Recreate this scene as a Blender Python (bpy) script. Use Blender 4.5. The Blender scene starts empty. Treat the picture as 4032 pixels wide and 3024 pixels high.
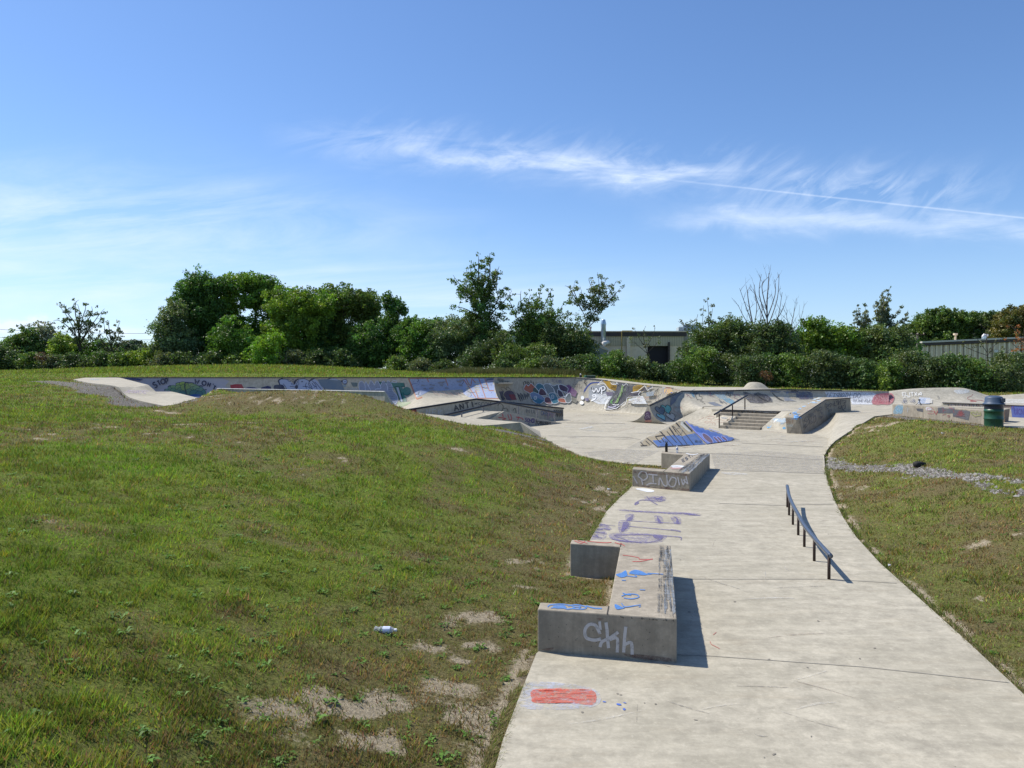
import bpy, math, random
import numpy as np
from mathutils import Vector, Matrix, geometry
from mathutils.bvhtree import BVHTree
from math import sin, cos, pi, radians, sqrt, atan, atan2

SC = bpy.context.scene
COL = SC.collection
random.seed(7)
RNG = np.random.default_rng(11)

# ------------------------------------------------------------------ camera
FPX = 3028.0; CX, CY = 2016.0, 1512.0
HCAM = 2.5
PITCH = atan(32.0 / FPX)
FW = Vector((0, cos(PITCH), -sin(PITCH)))
UPV = Vector((0, sin(PITCH), cos(PITCH)))
EYE = Vector((0, 0, HCAM))

def ray(u, v):
    return Vector((1, 0, 0)) * ((u - CX) / FPX) + UPV * (-(v - CY) / FPX) + FW

def P(u, v, d):
    r = ray(u, v)
    return EYE + r * (d / r.y)

def G(u, v, z=0.0):
    r = ray(u, v)
    return EYE + r * ((z - HCAM) / r.z)

cam_d = bpy.data.cameras.new("camera")
cam = bpy.data.objects.new("camera", cam_d); COL.objects.link(cam)
cam.location = EYE
cam.rotation_euler = (pi / 2 - PITCH, 0, 0)
cam_d.sensor_width = 36.0
cam_d.lens = 36.0 * FPX / 4032.0
cam_d.clip_start = 0.05; cam_d.clip_end = 3000
SC.camera = cam

# ------------------------------------------------------------------ object helpers
ORG = {}
def root(name, label, cat, loc, group=None):
    o = bpy.data.objects.new(name, None); COL.objects.link(o)
    o.location = loc; o['label'] = label; o['category'] = cat
    if group: o['group'] = group
    o.empty_display_size = 0.2
    ORG[o.name] = Vector(loc)
    return o

REG = {}          # world-space geometry for ray casting
def link_mesh(name, verts, faces, mat, parent=None, smooth=False, loc=None, cols=None, colname='paint', label=None, bevel=0, fcols=None):
    verts = np.asarray(verts, dtype=np.float64).reshape(-1, 3)
    if parent is not None: org = ORG[parent.name]
    else: org = Vector(loc) if loc is not None else Vector((0, 0, 0))
    me = bpy.data.meshes.new(name)
    vv = verts - np.array(org)
    me.from_pydata(vv.tolist(), [], [list(map(int, f)) for f in faces])
    if fcols is not None:
        ca = me.color_attributes.new(colname, 'FLOAT_COLOR', 'CORNER')
        arr = np.ones((len(me.loops), 4), dtype=np.float32)
        k = 0
        cnt = [len(f) for f in faces]
        arr[:, :3] = np.repeat(np.asarray(fcols, dtype=np.float32), cnt, axis=0)
        ca.data.foreach_set('color', arr.ravel())
    if smooth: me.polygons.foreach_set('use_smooth', [True] * len(me.polygons))
    me.materials.append(mat)
    me.update()
    o = bpy.data.objects.new(name, me); COL.objects.link(o)
    if parent is not None: o.parent = parent
    else: o.location = org
    ORG[o.name] = org
    if label: o['label'] = label
    if bevel:
        m = o.modifiers.new('bevel', 'BEVEL'); m.width = bevel; m.segments = 2; m.limit_method = 'ANGLE'
        m.harden_normals = False
    REG[o.name] = (verts.tolist(), [list(f) for f in faces])
    return o

def tag(o, label, cat, group=None):
    o['label'] = label; o['category'] = cat
    if group: o['group'] = group
    return o

class MB:
    def __init__(s): s.v = []; s.f = []; s.c = []
    def add(s, vs, fs, col=None):
        n = len(s.v); s.v += [tuple(v) for v in vs]; s.f += [[i + n for i in f] for f in fs]
        if col is not None: s.c += [col] * len(fs)
    def prism(s, bot, top):
        """closed prism between two polygons with the same number of points"""
        n = len(bot)
        fs = [list(range(n))[::-1], list(range(n, 2 * n))]
        fs += [[i, (i + 1) % n, n + (i + 1) % n, n + i] for i in range(n)]
        s.add(list(bot) + list(top), fs)
    def box(s, c, sx, sy, sz, rz=0.0):
        ca, sa = cos(rz), sin(rz)
        p = []
        for z in (c[2], c[2] + sz):
            for x, y in ((-1, -1), (1, -1), (1, 1), (-1, 1)):
                x_, y_ = x * sx / 2, y * sy / 2
                p.append((c[0] + x_ * ca - y_ * sa, c[1] + x_ * sa + y_ * ca, z))
        s.prism(p[:4], p[4:])
    def tube(s, pts, rad, n=8, cap=True):
        pts = [Vector(p) for p in pts]
        if not hasattr(rad, '__len__'): rad = [rad] * len(pts)
        base = len(s.v); prev = None
        for i, p in enumerate(pts):
            t = (pts[min(i + 1, len(pts) - 1)] - pts[max(i - 1, 0)])
            if t.length < 1e-9: t = Vector((0, 0, 1))
            t.normalize()
            if prev is None:
                a = Vector((0, 0, 1)) if abs(t.z) < .9 else Vector((1, 0, 0))
                e = t.cross(a).normalized()
            else:
                e = (prev - t * prev.dot(t)).normalized()
            prev = e
            b = t.cross(e)
            for k in range(n):
                an = 2 * pi * k / n
                s.v.append(tuple(p + (e * cos(an) + b * sin(an)) * rad[i]))
        m = len(pts)
        for i in range(m - 1):
            for k in range(n):
                a0 = base + i * n + k; a1 = base + i * n + (k + 1) % n
                s.f.append([a0, a1, a1 + n, a0 + n])
        if cap:
            s.f.append([base + k for k in range(n)][::-1])
            s.f.append([base + (m - 1) * n + k for k in range(n)])
    def lathe(s, c, prof, n=24):
        """prof: list of (r, z)"""
        base = len(s.v)
        for r, z in prof:
            for k in range(n):
                an = 2 * pi * k / n
                s.v.append((c[0] + r * cos(an), c[1] + r * sin(an), c[2] + z))
        for i in range(len(prof) - 1):
            for k in range(n):
                a0 = base + i * n + k; a1 = base + i * n + (k + 1) % n
                s.f.append([a0, a1, a1 + n, a0 + n])
        s.f.append([base + k for k in range(n)][::-1])
        s.f.append([base + (len(prof) - 1) * n + k for k in range(n)])
    def build(s, name, mat, parent=None, **kw):
        return link_mesh(name, s.v, s.f, mat, parent, **kw)

def resample(pts, n):
    pts = [Vector(p) for p in pts]
    L = [0.0]
    for a, b in zip(pts, pts[1:]): L.append(L[-1] + (b - a).length)
    out = []
    for k in range(n):
        t = L[-1] * k / (n - 1)
        i = 0
        while i < len(L) - 2 and L[i + 1] < t: i += 1
        w = (t - L[i]) / max(1e-9, L[i + 1] - L[i])
        out.append(pts[i].lerp(pts[i + 1], min(1, max(0, w))))
    return out

def smoothpts(pts, sub=6, closed=False):
    """Catmull-Rom, any dimension"""
    P_ = [np.array(p, dtype=float) for p in pts]; n = len(P_)
    if n < 3: return [tuple(p) for p in P_]
    out = []
    rng = range(n if closed else n - 1)
    for i in rng:
        if closed: p0, p1, p2, p3 = P_[(i - 1) % n], P_[i], P_[(i + 1) % n], P_[(i + 2) % n]
        else: p0, p1, p2, p3 = P_[max(i - 1, 0)], P_[i], P_[i + 1], P_[min(i + 2, n - 1)]
        for k in range(sub):
            t = k / sub
            out.append(tuple(.5 * ((2 * p1) + (-p0 + p2) * t + (2 * p0 - 5 * p1 + 4 * p2 - p3) * t * t + (-p0 + 3 * p1 - 3 * p2 + p3) * t ** 3)))
    if not closed: out.append(tuple(P_[-1]))
    return out

def grid(rows):
    """rows: list of equal-length point lists -> verts, faces"""
    n = len(rows[0]); vs = [tuple(p) for r in rows for p in r]; fs = []
    for i in range(len(rows) - 1):
        for j in range(n - 1):
            a = i * n + j
            fs.append([a, a + 1, a + n + 1, a + n])
    return vs, fs

def quarter_rows(top, base, m=10, pm=90.0, flat=0.0):
    """concave transition rows from top rail to base rail"""
    rows = []
    pmr = radians(pm)
    for k in range(m + 1):
        ph = pmr * (1 - k / m)
        h = sin(ph) / sin(pmr); z = (1 - cos(ph)) / (1 - cos(pmr))
        r = []
        for t, b in zip(top, base):
            r.append(Vector((b.x + (t.x - b.x) * h, b.y + (t.y - b.y) * h, b.z + (t.z - b.z) * z)))
        rows.append(r)
    return rows

# ------------------------------------------------------------------ numpy noise
def _hash(ix, iy, seed):
    h = (ix.astype(np.int64) * 374761393 + iy.astype(np.int64) * 668265263 + seed * 1442695041) & 0xffffffff
    h = ((h ^ (h >> 13)) * 1274126177) & 0xffffffff
    h = h ^ (h >> 16)
    return (h & 0xffff) / 65535.0
def vnoise(x, y, seed=0):
    ix = np.floor(x); iy = np.floor(y); fx = x - ix; fy = y - iy
    fx = fx * fx * (3 - 2 * fx); fy = fy * fy * (3 - 2 * fy)
    a = _hash(ix, iy, seed); b = _hash(ix + 1, iy, seed); c = _hash(ix, iy + 1, seed); d = _hash(ix + 1, iy + 1, seed)
    return (a * (1 - fx) + b * fx) * (1 - fy) + (c * (1 - fx) + d * fx) * fy
def fbm(x, y, oct=4, seed=0):
    s = 0; a = .5; t = 0
    for k in range(oct):
        s = s + a * vnoise(x * 2 ** k + 13.7 * k, y * 2 ** k - 7.1 * k, seed + k); t += a; a *= .55
    return s / t
def sstep(a, b, x):
    t = np.clip((x - a) / (b - a), 0, 1); return t * t * (3 - 2 * t)

# ------------------------------------------------------------------ node helpers
def newmat(name):
    m = bpy.data.materials.new(name); m.use_nodes = True
    nt = m.node_tree; nt.nodes.clear()
    return m, nt
def nd(nt, typ, ins=None, **props):
    n = nt.nodes.new(typ)
    for k, v in props.items(): setattr(n, k, v)
    if ins:
        for k, v in ins.items():
            sock = n.inputs[k]
            if hasattr(v, 'is_linked') or isinstance(v, bpy.types.NodeSocket): nt.links.new(v, sock)
            else: sock.default_value = v
    return n
def ramp(nt, fac, stops, interp='LINEAR'):
    r = nt.nodes.new('ShaderNodeValToRGB'); r.color_ramp.interpolation = interp
    els = r.color_ramp.elements
    while len(els) < len(stops): els.new(.5)
    for e, (p, c) in zip(els, stops):
        e.position = p; e.color = (c[0], c[1], c[2], 1) if hasattr(c, '__len__') else (c, c, c, 1)
    nt.links.new(fac, r.inputs[0])
    return r.outputs[0]
def mix(nt, fac, a, b, blend='MIX'):
    m = nt.nodes.new('ShaderNodeMix'); m.data_type = 'RGBA'; m.blend_type = blend
    for s, v in ((m.inputs[0], fac), (m.inputs[6], a), (m.inputs[7], b)):
        if isinstance(v, bpy.types.NodeSocket): nt.links.new(v, s)
        elif hasattr(v, '__len__'): s.default_value = (v[0], v[1], v[2], 1)
        else: s.default_value = v
    return m.outputs[2]
def mth(nt, op, a, b=None, c=None, clamp=False):
    m = nt.nodes.new('ShaderNodeMath'); m.operation = op; m.use_clamp = clamp
    for i, v in enumerate((a, b, c)):
        if v is None: continue
        if isinstance(v, bpy.types.NodeSocket): nt.links.new(v, m.inputs[i])
        else: m.inputs[i].default_value = v
    return m.outputs[0]
def noise(nt, vec, scale, detail=4, rough=.55, dist=0.0):
    n = nt.nodes.new('ShaderNodeTexNoise'); n.inputs['Scale'].default_value = scale
    n.inputs['Detail'].default_value = detail; n.inputs['Roughness'].default_value = rough
    n.inputs['Distortion'].default_value = dist
    if vec is not None: nt.links.new(vec, n.inputs['Vector'])
    return n.outputs[0]
def wpos(nt, scale=(1, 1, 1)):
    g = nt.nodes.new('ShaderNodeNewGeometry')
    m = nt.nodes.new('ShaderNodeMapping'); m.inputs['Scale'].default_value = scale
    nt.links.new(g.outputs['Position'], m.inputs['Vector'])
    return m.outputs[0]
def finish(nt, color, rough=.8, bump=None, bstr=.3, bdist=.01, metallic=0.0, spec=.3, alpha=None):
    b = nt.nodes.new('ShaderNodeBsdfPrincipled')
    for s, v in (('Base Color', color), ('Roughness', rough), ('Metallic', metallic), ('Specular IOR Level', spec)):
        if isinstance(v, bpy.types.NodeSocket): nt.links.new(v, b.inputs[s])
        elif hasattr(v, '__len__'): b.inputs[s].default_value = (v[0], v[1], v[2], 1)
        else: b.inputs[s].default_value = v
    if bump is not None:
        bp = nt.nodes.new('ShaderNodeBump'); bp.inputs['Strength'].default_value = bstr; bp.inputs['Distance'].default_value = bdist
        nt.links.new(bump, bp.inputs['Height']); nt.links.new(bp.outputs[0], b.inputs['Normal'])
    out = nt.nodes.new('ShaderNodeOutputMaterial')
    sh = b.outputs[0]
    if alpha is not None:
        tr = nt.nodes.new('ShaderNodeBsdfTransparent'); mx = nt.nodes.new('ShaderNodeMixShader')
        nt.links.new(alpha, mx.inputs[0]); nt.links.new(tr.outputs[0], mx.inputs[1]); nt.links.new(sh, mx.inputs[2]); sh = mx.outputs[0]
    nt.links.new(sh, out.inputs[0])
    return b

# ------------------------------------------------------------------ materials
def concrete(name, base, dark=.72, streak=0.0, grime=.5, warm=(.30, .24, .16), pits=True, bs=.35):
    m, nt = newmat(name)
    p = wpos(nt)
    big = noise(nt, p, .6, 6, .62, .3)
    mid = noise(nt, p, 4.5, 9, .74, .15)
    fine = noise(nt, p, 38, 4, .7)
    ps = wpos(nt, (.45, 2.2, 1)); st = noise(nt, ps, 1.9, 9, .72, .15)
    c0 = tuple(b * dark for b in base); c1 = tuple(min(1, b * 1.12) for b in base)
    col = mix(nt, ramp(nt, mid, [(.36, 0), (.62, 1)]), c0, c1)
    col = mix(nt, mth(nt, 'MULTIPLY', ramp(nt, big, [(.40, 1), (.62, 0)]), .45 * grime), col, tuple(b * .62 for b in (base[0], base[1], base[2] * .95)))
    col = mix(nt, mth(nt, 'MULTIPLY', ramp(nt, st, [(.48, 0), (.66, 1)]), .50), col, tuple(min(1, b * 1.22) for b in base))
    st2 = noise(nt, wpos(nt, (.9, 3.4, 1)), 1.3, 8, .68, .4)
    col = mix(nt, mth(nt, 'MULTIPLY', ramp(nt, st2, [(.54, 0), (.74, 1)]), .30 * grime), col, warm)
    col = mix(nt, mth(nt, 'MULTIPLY', ramp(nt, fine, [(.35, 1), (.55, 0)]), .22), col, tuple(b * .6 for b in base))
    gr_ = noise(nt, p, 14, 9, .8, .1)
    col = mix(nt, mth(nt, 'MULTIPLY', ramp(nt, gr_, [(.40, 1), (.50, 0)]), .30), col, tuple(b * .66 for b in base))
    col = mix(nt, mth(nt, 'MULTIPLY', ramp(nt, gr_, [(.54, 0), (.64, 1)]), .34), col, tuple(min(1, b * 1.36) for b in base))
    if streak:
        vs = noise(nt, wpos(nt, (5, 5, .35)), 1.6, 5, .7)
        col = mix(nt, mth(nt, 'MULTIPLY', ramp(nt, vs, [(.42, 1), (.62, 0)]), streak), col, tuple(b * .45 for b in base))
    if pits:
        vo = nt.nodes.new('ShaderNodeTexVoronoi'); vo.inputs['Scale'].default_value = 9; nt.links.new(p, vo.inputs['Vector'])
        vo.inputs['Randomness'].default_value = 1
        pit = ramp(nt, vo.outputs['Distance'], [(.03, 1), (.06, 0)])
        sel = ramp(nt, noise(nt, p, 4, 2), [(.55, 0), (.6, 1)])
        col = mix(nt, mth(nt, 'MULTIPLY', mth(nt, 'MULTIPLY', pit, sel), .75), col, (.05, .045, .04))
    bump = mth(nt, 'ADD', mth(nt, 'MULTIPLY', fine, .5), mid)
    finish(nt, col, .82, bump, bs, .006, spec=.25)
    return m

M = {}
M['floor'] = concrete('smooth_grey_concrete', (.410, .375, .298), .68, grime=1.0)
M['floor_far'] = concrete('weathered_concrete_slab', (.420, .384, .306), .70, grime=1.0)
M['wall'] = concrete('cast_concrete_wall', (.45, .418, .345), .66, streak=.25, grime=.8)
M['ledge'] = concrete('worn_ledge_concrete', (.37, .325, .255), .7, streak=.4, grime=.7, bs=.5)
M['ramp'] = concrete('ramp_concrete', (.38, .35, .285), .76, grime=.7)

def plain(name, col, rough=.5, metallic=0.0, spec=.4, nscale=12, namt=.25, bstr=.1):
    m, nt = newmat(name)
    p = wpos(nt)
    n1 = noise(nt, p, nscale, 5, .65)
    c = mix(nt, mth(nt, 'MULTIPLY', ramp(nt, n1, [(.35, 1), (.65, 0)]), namt * 2), col, tuple(x * .45 for x in col))
    rr = mth(nt, 'ADD', mth(nt, 'MULTIPLY', n1, .3), rough - .15)
    finish(nt, c, rr, n1, bstr, .004, metallic, spec)
    return m

M['steel_dark'] = plain('painted_dark_steel', (.035, .035, .04), .38, .35, .5, 25, .3)
M['steel_rail'] = plain('polished_grey_steel', (.17, .19, .23), .32, .75, .5, 30, .2)
M['post'] = plain('rusty_brown_post', (.055, .035, .028), .6, .3, .4, 30, .4)
M['chip_post'] = None

def paintmat(name, wear, scale=3.0, rough=.55):
    m, nt = newmat(name)
    a = nt.nodes.new('ShaderNodeVertexColor'); a.layer_name = 'paint'
    p = wpos(nt)
    n1 = mth(nt, 'ADD', mth(nt, 'MULTIPLY', noise(nt, p, scale * 3, 6, .7, .1), .5), mth(nt, 'MULTIPLY', noise(nt, p, scale * 11, 6, .75, .1), .5)); n2 = noise(nt, p, scale * .5, 3, .6)
    col = mix(nt, mth(nt, 'MULTIPLY', ramp(nt, n2, [(.3, 1), (.7, 0)]), .25), a.outputs[0], (.30, .29, .26))
    al = ramp(nt, n1, [(max(0, wear - .10), 0), (wear + .14, 1)])
    finish(nt, col, rough, None, spec=.3, alpha=mth(nt, 'MULTIPLY', al, .93))
    return m
M['paint'] = paintmat('spray_paint', .34)
M['paint_worn'] = paintmat('worn_spray_paint', .44, 2.6)
M['paint_faint'] = paintmat('faded_spray_paint', .54, 1.8)
M['paint_worn2'] = paintmat('thin_spray_paint', .53, 1.6)
M['paint_fine'] = paintmat('sun_worn_spray_paint', .47, 5.5)
M['paint_solid'] = paintmat('fresh_spray_paint', .12)
# ------------------------------------------------------------------ light and sky
SUN_EL = radians(54.0); SUN_AZ = atan2(-.90, .44)       # azimuth clockwise from +Y
w = bpy.data.worlds.new("World"); SC.world = w; w.use_nodes = True
nt = w.node_tree; nt.nodes.clear()
sky = nt.nodes.new('ShaderNodeTexSky'); sky.sky_type = 'NISHITA'; sky.sun_disc = False
sky.sun_elevation = SUN_EL; sky.sun_rotation = SUN_AZ
sky.air_density = 1.0; sky.dust_density = .45; sky.ozone_density = 3.2; sky.altitude = 250
tc = nt.nodes.new('ShaderNodeTexCoord')
sep = nt.nodes.new('ShaderNodeSeparateXYZ'); nt.links.new(tc.outputs['Generated'], sep.inputs[0])
yy = mth(nt, 'MAXIMUM', sep.outputs[1], .08)
A = mth(nt, 'DIVIDE', sep.outputs[0], yy)        # direction ratios of the sky vault
E = mth(nt, 'DIVIDE', sep.outputs[2], yy)
comb = nt.nodes.new('ShaderNodeCombineXYZ'); nt.links.new(A, comb.inputs[0]); nt.links.new(E, comb.inputs[1])
def vecmap(scale, rot=0.0, loc=(0, 0, 0)):
    m = nt.nodes.new('ShaderNodeMapping'); m.vector_type = 'TEXTURE'; m.inputs['Scale'].default_value = tuple(1 / q for q in scale); m.inputs['Rotation'].default_value = (0, 0, rot)
    m.inputs['Location'].default_value = loc
    nt.links.new(comb.outputs[0], m.inputs['Vector']); return m.outputs[0]
def pa(u): return (u - CX) / FPX
def pe(v): return (1480 - v) / FPX
def lin(u0, v0, u1, v1):
    s = (pe(v1) - pe(v0)) / (pa(u1) - pa(u0)); b = pe(v0) - s * pa(u0)
    return mth(nt, 'ADD', mth(nt, 'MULTIPLY', A, s), b), s
def gauss(x, wd):
    q = mth(nt, 'DIVIDE', x, wd)
    return mth(nt, 'EXPONENT', mth(nt, 'MULTIPLY', mth(nt, 'MULTIPLY', q, q), -1.0))
def win(u0, u1, f0, f1):
    a = mth(nt, 'SMOOTH_MIN', mth(nt, 'DIVIDE', mth(nt, 'SUBTRACT', A, pa(u0)), f0), mth(nt, 'DIVIDE', mth(nt, 'SUBTRACT', pa(u1), A), f1), .2)
    return mth(nt, 'MULTIPLY', a, 1.0, clamp=True)
warp = mth(nt, 'MULTIPLY', mth(nt, 'SUBTRACT', noise(nt, vecmap((9, 14, 1)), 1.0, 5, .6, .5), .5), .055)
Ew = mth(nt, 'ADD', E, warp)
def band(u0, v0, u1, v1, wd, wa, wb, fa, fb, amp, nsc, nrot, lo, hi, seed=0.0, dn=.5):
    c, s = lin(u0, v0, u1, v1)
    g = gauss(mth(nt, 'SUBTRACT', Ew, c), wd)
    n = ramp(nt, noise(nt, vecmap(nsc, nrot, (seed, seed * .7, 0)), 1.0, 8, .62, dn), [(lo, 0), (hi, 1)])
    r = mth(nt, 'MULTIPLY', mth(nt, 'MULTIPLY', g, n), win(wa, wb, fa, fb))
    return mth(nt, 'MULTIPLY', r, amp)
b1 = band(1300, 560, 2900, 730, .021, 1020, 3050, .16, .12, .60, (8, 26, 1), .05, .36, .78, 1.3, 1.1)
b1b = band(1700, 610, 2750, 700, .010, 1450, 2950, .14, .12, .55, (12, 40, 1), -.1, .34, .72, 4.1, .5)
b1c = band(1300, 530, 2900, 660, .024, 1250, 3700, .12, .25, .28, (8, 26, 1), .62, .46, .76, 7.7, 1.2)
b2 = band(2600, 850, 4032, 900, .014, 2480, 5200, .12, .3, .62, (5, 30, 1), .05, .25, .7, 2.2, .8)
b2b = band(3000, 760, 4032, 760, .030, 2700, 4100, .14, .2, .55, (8, 26, 1), .62, .47, .76, 5.5, 1.0)
c, s = lin(2420, 688, 4032, 860)
tr = gauss(mth(nt, 'SUBTRACT', mth(nt, 'ADD', E, mth(nt, 'MULTIPLY', warp, .03)), c), .0011)
tr = mth(nt, 'MULTIPLY', mth(nt, 'MULTIPLY', tr, win(2300, 5200, .3, .2)), .27)
b3 = band(0, 820, 1700, 960, .055, -2500, 2100, .5, .5, .55, (3.5, 18, 1), .12, .42, .72, 9.0, .7)
b4 = band(0, 1060, 1800, 1180, .045, -3500, 3200, .6, .5, .50, (2.4, 26, 1), .05, .36, .70, 3.0, .6)
b6 = band(0, 1000, 1000, 1000, .10, -3500, 1800, .6, .5, .12, (2, 3, 1), .0, .0, .6, 6.0, .4)
b5 = band(100, 1285, 700, 1310, .007, -900, 900, .3, .2, .95, (9, 40, 1), .0, .40, .60, 8.0, .8)
tot = b1
hz_ = mth(nt, 'MULTIPLY', gauss(E, .15), .20)
for x in (hz_, b1b, b1c, b2, b2b, tr, b3, b4, b6, b5): tot = mth(nt, 'ADD', tot, x)
front = mth(nt, 'MULTIPLY', mth(nt, 'SUBTRACT', sep.outputs[1], .1), 6, clamp=True)
other = mth(nt, 'MULTIPLY', ramp(nt, noise(nt, tc.outputs['Generated'], 2.2, 6, .6, .6), [(.5, 0), (.8, 1)]), .35)
tot = mth(nt, 'ADD', mth(nt, 'MULTIPLY', tot, front), mth(nt, 'MULTIPLY', other, mth(nt, 'SUBTRACT', 1.0, front)))
tot = mth(nt, 'MINIMUM', tot, .9)
# skies low over the left are whitened by thin high haze, as clouds are
hs = nt.nodes.new('ShaderNodeHueSaturation'); hs.inputs['Saturation'].default_value = 1.0; hs.inputs['Value'].default_value = 1.0
nt.links.new(sky.outputs[0], hs.inputs['Color'])
skyc = mix(nt, 1.0, hs.outputs[0], (1, 1, 1), 'MULTIPLY')
SKYMUL = skyc.node
cl = mix(nt, tot, skyc, (6.6, 7.4, 8.7))
bg = nt.nodes.new('ShaderNodeBackground'); bg.inputs[1].default_value = .118
nt.links.new(cl, bg.inputs[0])
wo = nt.nodes.new('ShaderNodeOutputWorld'); nt.links.new(bg.outputs[0], wo.inputs[0])
SKYMUL.inputs[7].default_value = (.78, .93, 1.12, 1)

sd = bpy.data.lights.new("sun", 'SUN'); sd.energy = 5.0; sd.angle = radians(.55); sd.color = (1, .945, .85)
so = bpy.data.objects.new("sun", sd); COL.objects.link(so)
sdir = Vector((sin(SUN_AZ) * cos(SUN_EL), cos(SUN_AZ) * cos(SUN_EL), sin(SUN_EL)))
so.location = sdir * 60
so.rotation_euler = sdir.to_track_quat('Z', 'Y').to_euler()

SC.view_settings.view_transform = 'Standard'; SC.view_settings.look = 'None'
SC.view_settings.exposure = 0.27; SC.view_settings.gamma = 1.0
SC.render.engine = 'CYCLES'
# ------------------------------------------------------------------ outline of all the concrete
UZ = .8                                            # level of the upper platform
def g2(u, v, z=0.0): p = G(u, v, z); return (p.x, p.y)
def p2(u, v, d): p = P(u, v, d); return (p.x, p.y)
PATH_L = [(-1.1, -4), (-.5, 3)] + [g2(*q) for q in ((1950, 3024), (1980, 2914), (2040, 2755), (2112, 2572))]
H1 = .385; H2 = .395
_a = [g2(2117, 2398, H1), g2(2397, 2387, H1), g2(2443, 2152, H1), g2(2251, 2132, H1)]
PATH_L += [(_a[0][0] + .03, _a[0][1] + .04), (_a[1][0] + .04, _a[1][1] - .06), (_a[2][0] + .04, _a[2][1] + .04), (_a[3][0] + .05, _a[3][1] + .02)]
PATH_L += [g2(*q) for q in ((2324, 2124), (2388, 2014), (2440, 1960), (2479, 1925), (2492, 1908))]
_b = [g2(2490, 1842, H2), g2(2624, 1848, H2), g2(2692, 1791, H2), g2(2604, 1780, H2)]
PATH_L += [(_b[0][0] + .03, _b[0][1] + .04), (_b[1][0] + .05, _b[1][1] - .06), (_b[2][0] + .05, _b[2][1] + .06), (_b[3][0] + .04, _b[3][1] + .03), (3.3, 21.9), (2.9, 22.4), (2.25, 23.7), (1.70, 27.3), (1.22, 31.2)]
PATH_R = [g2(*q) for q in ((3245, 1795), (3248, 1835), (3254, 1878), (3281, 1960), (3320, 2038), (3372, 2115), (3463, 2215), (3550, 2293), (3646, 2379), (3828, 2543), (4032, 2734))] + [(3.62, 3.2), (3.45, -4)]
BANK_E = [P(3443, 1639, 32.4), P(3400, 1665, 30.5), P(3336, 1704, 28.0), P(3290, 1735, 26.2), P(3262, 1762, 25.0), G(3245, 1795, 0)]
LP_N = [P(287, 1494, 46), P(350, 1507, 39), P(455, 1520, 33.2), P(478, 1540, 32.2), P(505, 1562, 31), P(560, 1580, 29), P(660, 1600, 26.2)]
LP_F = [P(335, 1487, 52), P(470, 1486.5, 50), P(590, 1517, 36), P(598, 1527, 36), P(614, 1543, 35.8), P(680, 1542, 37), P(780, 1567, 32.2)]
OUT = list(PATH_L) + [(1.0, 31.7), (.2, 31.8), (-1.2, 31.2), (-3.2, 30.6), (-4.9, 29.9), (-14.4, 37.5)]
OUT += [(LP_F[-1].x, LP_F[-1].y)] + [(p.x, p.y) for p in LP_N[::-1]]
OUT += [p2(330, 1487, 53), p2(420, 1487, 54), p2(1000, 1487, 54), p2(1500, 1487, 54), p2(1945, 1487, 56), p2(2050, 1487, 59), p2(2350, 1489, 60.5), p2(2530, 1508, 57.5), p2(2700, 1523, 56.5), p2(2900, 1525, 56.5), p2(3100, 1532, 53), p2(3500, 1542, 50), p2(4300, 1542, 50), (45, 50), (45, 25.2)]
OUT += [g2(4032, 1684, UZ), g2(3945, 1678, UZ), g2(3880, 1668, UZ), g2(3700, 1649, UZ), g2(3513, 1631, UZ)]
OUT += [(p.x, p.y) for p in BANK_E] + PATH_R[1:]
OUTA = np.array(OUT)

def poly_in(poly, x, y):
    ins = np.zeros(x.shape, bool); n = len(poly)
    for i in range(n):
        x0, y0 = poly[i]; x1, y1 = poly[(i + 1) % n]
        if y0 == y1: continue
        c = ((y0 > y) != (y1 > y)) & (x < (x1 - x0) * (y - y0) / (y1 - y0) + x0)
        ins ^= c
    return ins
def poly_dist(poly, x, y):
    d = np.full(x.shape, 1e9); n = len(poly)
    for i in range(n):
        x0, y0 = poly[i]; x1, y1 = poly[(i + 1) % n]
        dx, dy = x1 - x0, y1 - y0; L = dx * dx + dy * dy + 1e-12
        t = np.clip(((x - x0) * dx + (y - y0) * dy) / L, 0, 1)
        d = np.minimum(d, np.hypot(x - x0 - t * dx, y - y0 - t * dy))
    return d

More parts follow.
